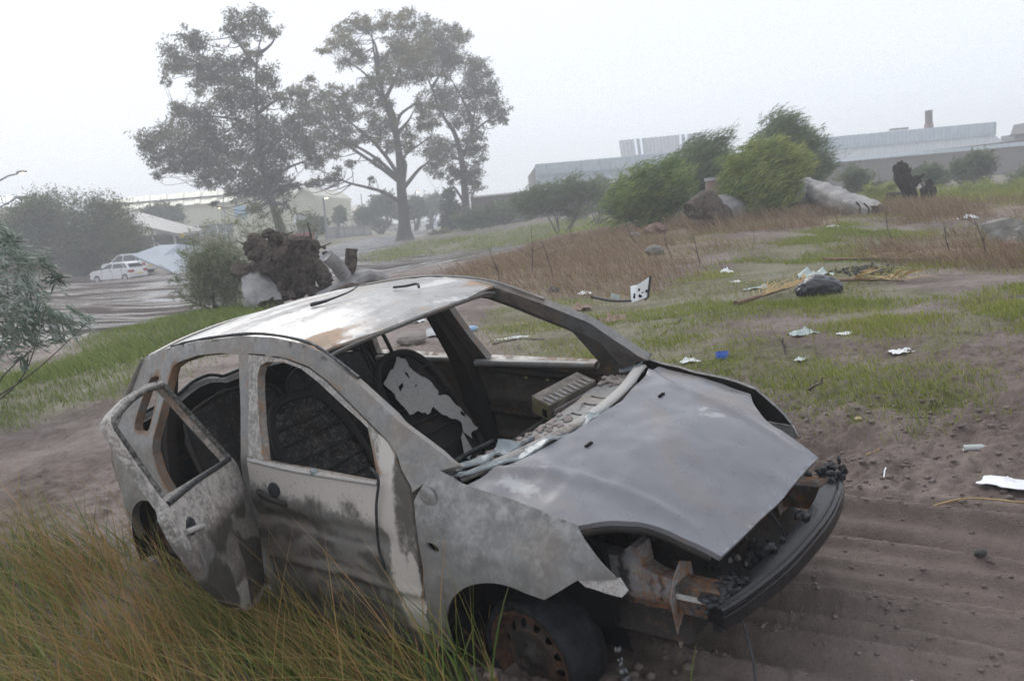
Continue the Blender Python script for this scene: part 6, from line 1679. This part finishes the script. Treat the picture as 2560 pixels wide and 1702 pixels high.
# ------------------------------------------------------------------ litter and stones on the field
M_plastic = mat('white_plastic', (.72, .73, .74), (.80, .80, .80), 6, .4, bmp=.3)
M_bagblack = mat('black_plastic_bag', (.018, .020, .024), (.035, .038, .044), 5, .25, bmp=.5, bscale=12)
M_bagclear = mat('dull_clear_plastic', (.36, .42, .40), (.50, .55, .53), 8, .3, bmp=.4)
M_card = mat('wet_brown_paper', (.20, .13, .10), (.33, .23, .18), 7, .8, bmp=.4)
M_stone = mat('grey_stone', (.12, .112, .10), (.25, .235, .21), 4, .85, bmp=.6)
M_brickr = mat('broken_red_brick', (.11, .062, .045), (.19, .115, .085), 8, .85, bmp=.5)
M_palm = mat('dry_palm_leaf', (.28, .17, .06), (.46, .32, .14), 9, .7)
M_palmb = mat('dark_palm_stem', (.10, .06, .035), (.18, .11, .06), 9, .75)
M_bluec = mat('blue_plastic', (.03, .10, .50), (.04, .14, .58), 5, .35)
M_twig = mat('dead_twig', (.06, .045, .04), (.11, .085, .075), 6, .85)
M_teal = mat('teal_plastic', (.06, .22, .28), (.10, .30, .36), 6, .35)
M_coal = mat('charcoal_bits', (.015, .014, .014), (.05, .048, .046), 20, .8)

def litter(name, label, cat, px, py, size, m, seed, amp=.35, sink=.3, group=None, I=None, rz=0):
    p = ghit(px, py); V, F = blob((0, 0, 0), size, seed, amp, 2.0, I or ICO2)
    V = V @ rotm('Z', rz).T + p + [0, 0, size[2] * (1 - sink)]
    return tag(mk(name, V, F, m, None, name not in ('boulder', 'stone', 'brick_heap', 'brick_lump', 'rubble_lump'), loc=p), label, cat, group)
def crumple(name, label, cat, px, py, w, d, h, m, seed, rz=0, group=None, res=14):
    p = ghit(px, py); u, v = np.meshgrid(np.linspace(-1, 1, res), np.linspace(-1, 1, res))
    z = np.abs(fbm(u * 2.3 + seed, v * 2.3, 4, seed, .6) - .35) * 2.2 * h * np.clip(1.15 - np.hypot(u, v) * .7, .1, 1)
    ed = 1 + .25 * (fbm(u * 2 + 9, v * 2 + seed, 3, seed + 1) - .5)
    V = np.c_[(u * w / 2 * ed).ravel(), (v * d / 2 * ed).ravel(), z.ravel() + .004]; V = V @ rotm('Z', rz).T
    n = len(V); i = np.arange(res - 1)[:, None] * res + np.arange(res - 1)[None]
    F = np.stack([i, i + 1, i + res + 1, i + res], -1).reshape(-1, 4)
    VV = np.concatenate([V, V - [0, 0, .003]]); FF = np.concatenate([F, F[:, ::-1] + n])
    return tag(mk(name, VV + p, FF, m, None, False, loc=p), label, cat, group)
GW = 'scraps of white litter on the field'
crumple('plastic_scrap', 'torn white plastic sheet on the mud at the right edge', 'litter', 2540, 1222, .14, .32, .05, M_plastic, 3, 40, GW)
crumple('plastic_scrap', 'white crumpled bag in the brown grass above the black bag', 'litter', 1813, 676, .22, .2, .12, M_plastic, 4, 10, GW)
crumple('plastic_scrap', 'small white wrapper below the crumpled bag in the brown grass', 'litter', 1838, 703, .14, .12, .06, M_plastic, 5, 30, GW)
crumple('plastic_scrap', 'flat white scrap at the foot of the dry grass below the fallen trunk', 'litter', 2083, 572, .30, .2, .08, M_plastic, 6, 0, GW)
crumple('plastic_scrap', 'white litter on the slope left of the grey boulders', 'litter', 2420, 550, .42, .3, .16, M_plastic, 7, 20, GW)
crumple('plastic_scrap', 'white rag on the bare mud right of the blue cap', 'litter', 2252, 884, .16, .12, .05, M_plastic, 8, 0, GW)
crumple('plastic_scrap', 'off white paper scrap in the grass left of the upright panel', 'litter', 1462, 735, .20, .14, .08, M_plastic, 10, 20, GW)
crumple('plastic_scrap', 'tiny white chip on the smooth mud at the bottom right', 'litter', 2275, 1678, .05, .035, .012, M_plastic, 11, 20, GW, 6)
crumple('plastic_scrap', 'small white scrap seen through the windscreen opening near the bucket', 'litter', 1046, 808, .24, .10, .08, M_plastic, 12, 25, GW)
crumple('plastic_scrap', 'thin white strip lying in the grass through the side window', 'litter', 1292, 841, .50, .06, .03, M_plastic, 14, 0, GW)
crumple('plastic_scrap', 'white crumpled paper half hidden by the bonnet edge', 'litter', 1725, 912, .16, .08, .05, M_plastic, 15, 10, GW)
crumple('plastic_scrap', 'whitish scrap on the mud below the burnt twig', 'litter', 2115, 782 + 55, .14, .10, .03, M_plastic, 16, 10, GW)
crumple('plastic_scrap', 'small pale wrapper on the mud near the middle of the field', 'litter', 2000, 902, .12, .07, .025, M_bagclear, 17, 60, GW)
crumple('plastic_scrap', 'grey green plastic sheet in the grass left of the palm frond', 'litter', 1895, 722, .42, .16, .10, M_bagclear, 18, 10, GW)
crumple('plastic_bag', 'pale clear plastic bag lying against the back of the black bag', 'bag', 2040, 697, .50, .30, .22, M_bagclear, 19, 5)
crumple('plastic_scrap', 'olive crumpled wrapper on the mud beyond the blue cap', 'litter', 2012, 840, .26, .12, .07, M_bagclear, 20, 10, GW)
def rubbish_bag():
    p = ghit(2050, 738); V, F = ico(5); d = V.copy()
    s = 1 + .5 * (fbm(d[:, 0] * 1.5 + 3, d[:, 1] * 1.5 + d[:, 2], 3, 5) - .5) - .22 * np.abs(fbm(d[:, 0] * 4 + d[:, 2] * 3, d[:, 1] * 4 - d[:, 2] * 3, 4, 6, .55) - .5)
    V = d * s[:, None] * [.29, .18, .17]; V[:, 2] = np.maximum(V[:, 2], -.07)
    tag(mk('rubbish_bag', V + p + [0, 0, .09], F, M_bagblack, None, True, loc=p), 'shiny black rubbish bag between two dry palm fronds', 'bag')
rubbish_bag()
crumple('paper_sack', 'wet brown paper sack in the grass in front of the upright panel', 'litter', 1530, 800, .34, .2, .16, M_card, 22, 15)
crumple('paper_sack', 'flattened brown sack behind the car pillar on the field', 'litter', 1442, 775, .40, .22, .14, M_card, 23, 5)
crumple('paper_sack', 'dark torn bag in the brown grass behind the car', 'litter', 1382, 728, .22, .16, .14, M_bagblack, 24, 5)
def cyl(name, label, cat, px, py, r, h, m, rz=0, lie=False, tilt=0, lid=None):
    p = ghit(px, py); root = thing(name, label, cat, p)
    if lie:
        d = rotm('Z', rz) @ np.array([h / 2, 0, 0]); P = [p - d + [0, 0, r * .7], p - d * .9 + [0, 0, r * .7], p + d * .6 + [0, 0, r * .7], p + d * .75 + [0, 0, r * .7], p + d + [0, 0, r * .7]]
        mk('body', *tube(P, [r * .85, r, r, r * .6, r * .45], 14), m, root)
        if lid: mk('cap', *tube([P[-1], P[-1] + d * .15], r * .5, 10), lid, root)
    else:
        up = rotm('X', tilt) @ np.array([0, 0, h]); P = [p, p + up * .05, p + up * .95, p + up]
        mk('body', *tube(P, [r * .88, r * .92, r, r * .97], 16), m, root)
        if lid: mk('rim', *tube([p + up * .93, p + up * 1.02], r * 1.06, 16), lid, root)
    return root
cyl('drum_plug', 'bright blue plastic drum plug lying on the mud beyond the bonnet', 'plug', 1806, 897, .052, .062, M_bluec, 0, False, -12, mat('blue_cap_rim', (.03, .09, .44), None, rough=.4))
cyl('bucket', 'white plastic tub seen through the windscreen beside the door pillar', 'tub', 1085, 838, .10, .10, M_plastic, 0, False, -25, mat('tub_rim', (.62, .62, .60), None, rough=.5))
cyl('bottle', 'grey plastic bottle lying on the churned mud at the right', 'bottle', 2438, 1118, .018, .12, mat('dull_bottle', (.40, .42, .40), (.50, .52, .50), 8, .3), -10, True, 0, M_plastic)
cyl('bottle', 'pale blue can lying in grass seen through the side window', 'can', 1183, 823, .04, .10, M_blueglass, 10, True, 0, M_plastic)
def upright_panel():
    Y = hit(1600, 757)[1]
    q = [at(1578, 757, Y - .1), at(1576, 716, Y), at(1593, 712, Y), at(1612, 700, Y), at(1626, 690, Y + .02), at(1620, 742, Y), at(1606, 750, Y)]
    b = np.mean(q, 0); b[2] = gz(b[0], Y)
    root = thing('car_panel', 'white broken car panel with a black edge standing upright in the grass', 'car panel', b)
    V, F = prism(q, (.01, .03, 0)); mk('panel_skin', V, F, M_plastic, root, False)
    V, F = tube([q[4], q[5], q[6] + [.03, 0, .0]], .018, 6); mk('edge_trim', V, F, M_black, root)
    rs = np.random.default_rng(3)
    for k in range(8):
        u = rs.random() * .8 + .1; v = rs.random() * .8 + .1
        c = (q[0] * (1 - u) + q[5] * u) * (1 - v) + (q[1] * (1 - u) + q[4] * u) * v
        mk('burn_hole', *blob(c - [0, .012, 0], (.018, .006, .02 * rs.uniform(.5, 1.5)), k, .3, 2, ICO1), M_hole, root)
    c0, c1, c2 = at(1478, 742, Y - .2), at(1530, 752, Y - .3), at(1576, 752, Y - .1)
    r2 = thing('bumper_strip', 'black broken bumper strip lying left of the upright panel', 'car part', ghit(1530, 755))
    mk('strip', *tube(smooth_path([c0, c1, c2], 5), [.03] * 11, 6, sq=.6), M_black, r2)
    mk('bracket', *box(at(1538, 742, Y - .1), (.12, .04, .07), rotm('Y', 20)), M_bagclear, r2, False)
upright_panel()
def palm(label, base, tip, px_leaf, n, seed, m1=M_palm):
    a = ghit(*base); b = ghit(*tip); rs = np.random.default_rng(seed)
    root = thing('palm_frond', label, 'palm frond', a, 'dry palm fronds by the black bag')
    mid = (a + b) / 2 + [0, 0, .05]
    sp = smooth_path([a + [0, 0, .05], mid, b + [0, 0, .03]], 12)
    mk('stalk', *tube(sp, np.linspace(.032, .006, len(sp)), 7), M_palmb, root)
    d = (b - a); L = np.linalg.norm(d); d /= L; side = np.array([-d[1], d[0], 0])
    Cs = []; g = G()
    for k in range(n):
        t = rs.uniform(.28, 1); q = sp[int(t * (len(sp) - 1))]; s = rs.choice([-1, 1]); l = rs.uniform(.35, .85) * (1.1 - .4 * t)
        e = q + d * l * rs.uniform(.6, 1) + side * s * l * rs.uniform(.1, .55) + [0, 0, rs.uniform(-.02, .16)]
        m_ = (q + e) / 2 + [0, 0, .04]; e[2] = max(e[2], gz(e[0], e[1]) + .01)
        w = .0055; n1 = np.array([0, 0, 1.0]) * w * .4 + side * w
        g.add([q - n1, q + n1, m_ + n1 * 1.2, e, m_ - n1 * 1.2], [[0, 1, 2, 3, 4]])
    g.mk('leaflet', m1, root, kind='stuff')
palm('dry orange palm frond with its stalk end pointing left, left of the black bag', (1840, 772), (2020, 715), None, 46, 1)
palm('dry palm frond spreading to the right of the black bag', (2070, 712), (2260, 712), None, 44, 2)
palm('long thin brown palm frond lying flat behind the black bag', (2058, 655), (2370, 658), None, 50, 3, mat('brown_palm_leaf', (.16, .09, .05), (.28, .17, .09), 9, .7))
GS = 'stones on the field'
litter('boulder', 'large grey boulder on the slope near the right edge', 'boulder', 2505, 605, (.34, .28, .24), M_stone, 3, .8, .3, GS, ICO2)
litter('boulder', 'darker boulder partly cut by the right edge beside the large one', 'boulder', 2556, 618, (.26, .24, .20), M_stone, 9, .8, .3, GS, ICO2)
litter('stone', 'pale rounded stone in the brown grass at the middle', 'stone', 1637, 632, (.22, .16, .13), M_stone, 4, .25, .3, GS)
litter('stone', 'pale stone seen through the windscreen behind the headrest hoop', 'stone', 1030, 858, (.17, .11, .085), mat('pale_stone', (.20, .175, .155), (.30, .27, .24), 5, .85), 6, .25, .3, GS)
litter('stone', 'small yellowish stone on the bare mud right of the bonnet', 'stone', 2145, 1047, (.022, .018, .014), mat('yellow_stone', (.50, .40, .22), (.58, .48, .28), 8, .8), 7, .2, .2, GS)
litter('stone', 'dark pebble among the wheel ruts at the right', 'stone', 2450, 1402, (.028, .022, .016), M_coal, 8, .3, .2, GS)
litter('brick_heap', 'heap of broken red brick in the brown grass below the bushes', 'rubble', 1640, 588, (.30, .22, .17), M_brickr, 12, .6, .35, None, ICO3)
litter('brick_lump', 'red brick lump at the foot of the boulders', 'brick', 2527, 628, (.16, .12, .07), M_brickr, 13, .3, .3)
litter('stone', 'pale grey stone beside the red brick heap', 'stone', 1590, 600, (.16, .12, .09), M_stone, 14, .3, .3, GS)
litter('rubble_lump', 'dark rubble lump left of the burnt stump', 'rubble', 2240, 512, (.42, .3, .28), M_stump, 16, .45, .3, None, ICO3)
g = G()
for k in range(90):
    p = ghit(2170 + rng.normal() * 34, 690 + rng.normal() * 7); g.add(*blob(p + [0, 0, .015], rng.uniform(.015, .045, 3), k, .4, 2, ICO1))
tag(g.mk('charcoal_litter', M_coal), kind='stuff')
def strap(name, label, cat, pts, r, m, lift=.01):
    P = [ghit(*q) + [0, 0, lift] for q in pts]; c = np.mean(P, 0)
    return tag(mk(name, *tube(smooth_path(P, 5), r, 6), m, None, True, loc=c), label, cat)
strap('plastic_strap', 'teal plastic strap lying on the ruts at the right edge', 'strap', [(2503, 1440), (2530, 1446), (2580, 1460)], .007, M_teal)
strap('plastic_strap', 'thin white cord scrap on the mud right of the bumper', 'cord', [(2215, 1182), (2212, 1192), (2210, 1198)], .004, M_plastic)
for k, (pts, lab) in enumerate((([(2165, 1152), (2200, 1132)], 'orange straw stalk on the mud right of the bumper'), ([(2300, 1278), (2420, 1268), (2560, 1260)], 'long thin orange stalk on the mud at the right'), ([(1650, 838), (1690, 812), (1702, 800)], 'dark bent twig lying on the bare patch behind the bonnet'), ([(1230, 862), (1290, 852), (1360, 848)], 'thin dark cane lying in the grass through the side window'))):
    strap('dead_stalk' if k < 2 else 'dead_twig', lab, 'stalk' if k < 2 else 'twig', pts, .004 if k < 2 else .008, M_palm if k < 2 else M_twig)
def twig(label, px, py, h, seed, nb=5, Yo=0):
    a = ghit(px, py); rs = np.random.default_rng(seed)
    root = thing('dead_twig', label, 'twig', a, 'bare twigs standing in the field')
    top = a + [rs.normal() * .1 * h - .15 * h, rs.normal() * .1, h]
    P = smooth_path([a, (a + top) / 2 + rs.normal(size=3) * .05 * h, top], 5)
    mk('main_stem', *tube(P, np.linspace(.012, .004, len(P)), 5), M_twig, root)
    for k in range(nb):
        q = P[rs.integers(2, len(P) - 1)]; e = q + np.array([rs.normal() * .3, rs.normal() * .2, rs.uniform(.2, .5)]) * h * .6
        mk('side_shoot', *tube(smooth_path([q, (q + e) / 2 + [0, 0, .02], e], 4), np.linspace(.006, .002, 9), 4), M_twig, root)
for k, (px, py, h, lab) in enumerate(((1330, 690, .9, 'bare twig rising behind the car roof, left one'), (1250, 720, .7, 'bare twig rising just above the roof rail'), (1385, 700, .7, 'leaning bare twig behind the front pillar'), (1680, 640, .8, 'bare twig in the brown grass at the middle'), (1750, 660, .6, 'bare twig right of the middle of the brown grass'),
      (1590, 610, .8, 'bare twig near the yard edge'), (2240, 620, .7, 'bare twig on the slope under the fallen trunk end'), (2380, 650, .6, 'bare forked twig on the right slope'), (2465, 660, .6, 'bare twig just left of the boulders'), (1965, 885, .12, 'short black burnt twig stuck in the mud'), (2018, 978, .11, 'thick charred stub standing in the mud'), (2125, 520, 1.0, 'reddish bare twig in front of the fallen trunk'), (1440, 615, .7, 'bare twig on the edge of the gravel strip'))):
    twig(lab, px, py, h, k + 3)

# ------------------------------------------------------------------ grass
def blades(name, roots, hgt, wid, lean, curl, seg, m, tint, kind='stuff', jit=.35, twist=True):
    n = len(roots); hgt = np.broadcast_to(hgt, (n,)); wid = np.broadcast_to(wid, (n,))
    az = rng.uniform(0, 2 * math.pi, n); sd = np.c_[np.cos(az), np.sin(az), np.zeros(n)]
    ln = np.asarray(lean)[None] + rng.normal(size=(n, 3)) * [jit, jit, 0]
    ln[:, 2] = 0
    cu = curl * rng.uniform(.4, 1.6, n)
    V = np.empty((n, 2 * seg + 1, 3)); 
    for k in range(seg + 1):
        t = k / seg
        c = roots + np.c_[np.zeros(n), np.zeros(n), hgt * t * (1 - .32 * cu * t * np.linalg.norm(ln, axis=1))] + ln * (hgt * (t * .55 + cu * t * t * .8))[:, None]
        w = wid * (1 - t) ** .7 * .5
        if k < seg: V[:, 2 * k] = c - sd * w[:, None]; V[:, 2 * k + 1] = c + sd * w[:, None]
        else: V[:, 2 * seg] = c
    T = []
    for k in range(seg - 1):
        a = 2 * k; T += [[a, a + 1, a + 3], [a, a + 3, a + 2]]
    T += [[2 * seg - 2, 2 * seg - 1, 2 * seg]]
    T = np.array(T); F = (np.arange(n)[:, None, None] * (2 * seg + 1) + T[None]).reshape(-1, 3)
    return mk(name, V.reshape(-1, 3), F, m, None, True, attrs={'rnd': np.repeat(tint, 2 * seg + 1), 'tip': np.tile(np.r_[np.repeat(np.arange(seg) / seg, 2), 1], n)}, kind=kind)

def grassmat(name, stops, tipc=None, rough=.6, trans=.25):
    m = leafmat(name, stops, rough, trans)
    if tipc:
        t = m.node_tree; r = [n for n in t.nodes if n.type == 'VALTORGB'][0]
        a = N(t, 'ShaderNodeAttribute', attribute_name='tip')
        c = mixc(t, math_(t, 'MULTIPLY', smooth01(t, a.outputs['Fac'], .45, 1.0), .5), r.outputs[0], tipc)
        for n in t.nodes:
            if n.type in ('BSDF_PRINCIPLED', 'BSDF_TRANSLUCENT'): t.links.new(c, n.inputs[0])
    return m
GR_tall = grassmat('tall_verge_grass', [(0, (.030, .055, .010)), (.3, (.075, .125, .020)), (.52, (.17, .24, .04)), (.62, (.20, .15, .045)), (1, (.40, .215, .08))], (.36, .22, .10))
GR_short = grassmat('short_green_grass', [(0, (.11, .14, .026)), (.5, (.22, .265, .05)), (.85, (.32, .33, .085)), (1, (.40, .35, .14))])
GR_bank = grassmat('lush_bank_grass', [(0, (.075, .11, .022)), (.5, (.155, .205, .045)), (1, (.26, .29, .085))])
GR_dry = grassmat('dry_brown_grass', [(0, (.15, .10, .062)), (.5, (.26, .18, .118)), (1, (.40, .30, .20))])
GR_olive = grassmat('thin_olive_grass', [(0, (.15, .15, .042)), (.5, (.24, .235, .075)), (1, (.36, .28, .13))])

def scatter(poly, n, soft=.3, clump=0.0, cs=1.2, seed=0):
    """random ground points in a world outline, thinned by patchy noise"""
    mn, mx = poly.min(0) - soft, poly.max(0) + soft
    out = []; tot = 0
    for _ in range(60):
        p = rng.uniform(mn, mx, (n * 2, 2))
        d = polydist(p[:, 0], p[:, 1], poly); ins = inpoly(p[:, 0], p[:, 1], poly)
        pr = np.where(ins, 1, np.exp(-(d / soft) ** 2) * .7)
        if clump: pr = pr * sstep(clump - .10, clump + .10, fbm(p[:, 0] * cs, p[:, 1] * cs, 4, seed))
        # screen-density thinning: far ground needs fewer blades
        p = p[rng.random(len(p)) < pr]; out.append(p); tot += len(p)
        if tot >= n: break
    p = np.concatenate(out)[:n]
    c = w2c(np.c_[p, hfull(p[:, 0], p[:, 1])])
    ok = ~((c[:, 0] > -2.9) & (c[:, 0] < .85) & (np.abs(c[:, 1]) < .82))
    p = p[ok]
    return np.c_[p, hfull(p[:, 0], p[:, 1]) - .005]

# tall verge grass, bottom left, bent over by the wind
TALL = hitpoly([(-200, 1400), (0, 1385), (180, 1410), (310, 1425), (470, 1495), (620, 1570), (760, 1610), (900, 1640), (1060, 1690)])
TALL = np.concatenate([TALL, np.array([[-.15, 2.55], [-.5, 2.2], [-1.6, 2.1], [-3.6, 2.6]])])
r = scatter(TALL, 7600, .12, .42, 3.0, 5)
n = len(r); blades('tall_grass', r, rng.uniform(.18, .62, n), rng.uniform(.0035, .009, n), (-.62, .12, 0), .7, 6, GR_tall, np.clip(.40 + rng.normal(size=n) * .22 + 1.5 * (fbm(r[:, 0] * 2.4, r[:, 1] * 2.4, 3, 8) - .5), 0, 1))
r = scatter(TALL, 700, .25, .35, 2.0, 6)
n = len(r); blades('tall_grass', r, rng.uniform(.55, .95, n), rng.uniform(.003, .005, n), (-.55, .12, 0), .55, 7, GR_tall, rng.uniform(.55, 1, n))
r = scatter(hitpoly([(560, 1560), (800, 1590), (1050, 1660), (1180, 1690), (1150, 1720), (800, 1720), (600, 1640)]), 900, .1, .42, 4, 9)
n = len(r); blades('tall_grass', r, rng.uniform(.18, .50, n), rng.uniform(.0035, .006, n), (-.5, .1, 0), .55, 6, GR_tall, np.clip(.3 + rng.normal(size=n) * .25, 0, 1))
r = scatter(TALL, 650, .12, .45, 3.0, 77)
n = len(r); blades('broad_grass', r, rng.uniform(.15, .38, n), rng.uniform(.010, .017, n), (-.5, .1, 0), .9, 6, GR_tall, np.clip(.42 + rng.normal(size=n) * .15, 0, 1))
p = np.array([ghit(1720, 1712), ghit(1735, 1712), ghit(1725, 1720), ghit(1210, 1706), ghit(1245, 1700), ghit(1150, 1700)])
blades('grass_stalk', p, [.52, .30, .20, .52, .40, .30], [.006, .006, .006, .005, .005, .005], (-.05, 0, 0), .3, 7, GR_tall, [.45, .5, .5, .85, .9, .8])
# lush bank at the left behind the car
r = scatter(GREEN[0], 36000, .4, .30, .9, 11); n = len(r)
blades('bank_grass', r, rng.uniform(.035, .12, n), rng.uniform(.006, .013, n), (-.35, 0, 0), .5, 3, GR_bank, np.clip(.5 + rng.normal(size=n) * .2 + .8 * (fbm(r[:, 0] * .8, r[:, 1] * .8, 3, 12) - .5), 0, 1))
CREST = hitpoly([(200, 900), (400, 812), (560, 775), (640, 775), (640, 800), (560, 815), (420, 870), (260, 930), (120, 960), (0, 985), (-100, 1000), (-100, 960), (0, 950)])
r = scatter(CREST, 11000, .3, .34, .9, 13); n = len(r)
blades('bank_grass', r, rng.uniform(.07, .20, n), rng.uniform(.012, .022, n), (-.45, 0, 0), .6, 4, GR_bank, np.clip(.55 + rng.normal(size=n) * .2, 0, 1))
# short patchy grass on the field
for i, nb in ((1, 27000), (2, 3600), (3, 4200), (4, 3000), (5, 4500), (6, 3800), (7, 5000)):
    r = scatter(GREEN[i], nb, .35, .54 if i < 2 else .52, .9, 14 + i); n = len(r); d = np.hypot(r[:, 0], r[:, 1])
    blades('field_grass', r, rng.uniform(.018, .055, n) * (1 + d / 25), rng.uniform(.0025, .005, n) * (1 + d / 9), (-.3, 0, 0), .5, 3, GR_short, np.clip(.55 + rng.normal(size=n) * .2 + .7 * (fbm(r[:, 0] * .6, r[:, 1] * .6, 3, 15) - .5), 0, 1))
FIELD = hitpoly([(1180, 900), (1250, 760), (1150, 700), (1350, 640), (1560, 575), (2000, 560), (2560, 500), (2700, 900), (2560, 1050), (2300, 1040), (1900, 1000), (1500, 900)])
r = scatter(FIELD, 26000, .3, .52, .6, 25); n = len(r); d = np.hypot(r[:, 0], r[:, 1])
blades('field_grass', r, rng.uniform(.02, .06, n) * (1 + d / 22), rng.uniform(.002, .0045, n) * (1 + d / 9), (-.35, 0, 0), .5, 3, GR_olive, np.clip(.5 + rng.normal(size=n) * .25, 0, 1))
# dry brown grass
for i, nb in ((0, 26000), (1, 11000), (2, 3500), (3, 4500), (4, 4000)):
    r = scatter(DRY[i], nb, .5, .44, .55, 30 + i); n = len(r); d = np.hypot(r[:, 0], r[:, 1])
    k = {1: 1.5, 2: 1.3}.get(i, .8)
    blades('dry_grass', r, rng.uniform(.08, .48, n) ** 1.2 * k, rng.uniform(.003, .006, n) * (1 + d / 9), (-.55, 0, 0), .55, 4, GR_dry, np.clip(.45 + rng.normal(size=n) * .25, 0, 1))
# verge and scrub floor beyond the yard
r = scatter(hitpoly([(930, 640), (1000, 618), (1200, 590), (1500, 545), (1700, 530), (1750, 560), (1500, 575), (1300, 605), (1100, 632), (960, 650)]), 9000, 1.0, .35, .2, 40); n = len(r); d = np.hypot(r[:, 0], r[:, 1])
blades('verge_grass', r, rng.uniform(.10, .35, n), rng.uniform(.02, .05, n) * d / 45, (-.4, 0, 0), .5, 3, GR_short, np.clip(.5 + rng.normal(size=n) * .25, 0, 1))
BACK = np.array([at(2000, 500, 36)[:2], at(2700, 480, 26)[:2], at(2700, 470, 46)[:2], at(2000, 470, 50)[:2]])
r = scatter(BACK, 12000, 1.0, .30, .25, 41); n = len(r)
blades('back_grass', r, rng.uniform(.15, .55, n), rng.uniform(.015, .035, n), (-.45, 0, 0), .5, 3, GR_short, np.clip(.6 + rng.normal(size=n) * .25, 0, 1))
# clods thrown up by the wheels
g = G()
fw = c2w((0, -.80, 0))[0]
for k in range(160):
    a = rng.uniform(0, 2 * math.pi); q = abs(rng.normal()) * .34 + .12
    x, y = fw[0] + q * math.cos(a), fw[1] + q * math.sin(a)
    cc = w2c((x, y, gz(x, y)))[0]
    if cc[1] > -.66 and cc[2] < .2 and abs(cc[0]) < .2: continue
    s = rng.uniform(.008, .032); g.add(*blob((x, y, gz(x, y) + s * .3), (s, s, s * .75), k, .45, 2, ICO1))
g.mk('mud_clods', mat('mud_clod', (.10, .080, .070), (.19, .155, .138), 14, .7, bmp=.5, bscale=50), None, True, kind='stuff')
g = G(); CR = []
for k in range(1500):
    u = rng.uniform(-.2, 3.4); c, a_, s_ = RUT[rng.integers(len(RUT))]
    if a_ < 0: continue
    v = c + rng.normal() * .03; x, y = TD * (u + float(_t0[:2] @ TD) - .6) + TN * v
    s = rng.uniform(.003, .010) * rng.uniform(.6, 1.3); CR.append((x, y, s))
for k in range(900):
    p = CHURN.min(0) + rng.random(2) * (CHURN.max(0) - CHURN.min(0))
    if inpoly(p[:1], p[1:], CHURN)[0]: CR.append((p[0], p[1], .003 + .016 * rng.random() ** 3))
CR = np.array(CR); CZ = hfull(CR[:, 0], CR[:, 1])
I0 = ico(1)
for (x, y, s), z in zip(CR, CZ):
    g.add(I0[0] * (1 + .5 * (rng.random((len(I0[0]), 1)) - .5)) * [s * 1.3, s, s * .75] + [x, y, z + s * .2], I0[1])
g.mk('mud_crumbs', mat('dark_mud_crumb', (.11, .084, .072), (.20, .157, .138), 14, .7, bmp=.5, bscale=50), None, True, kind='stuff')
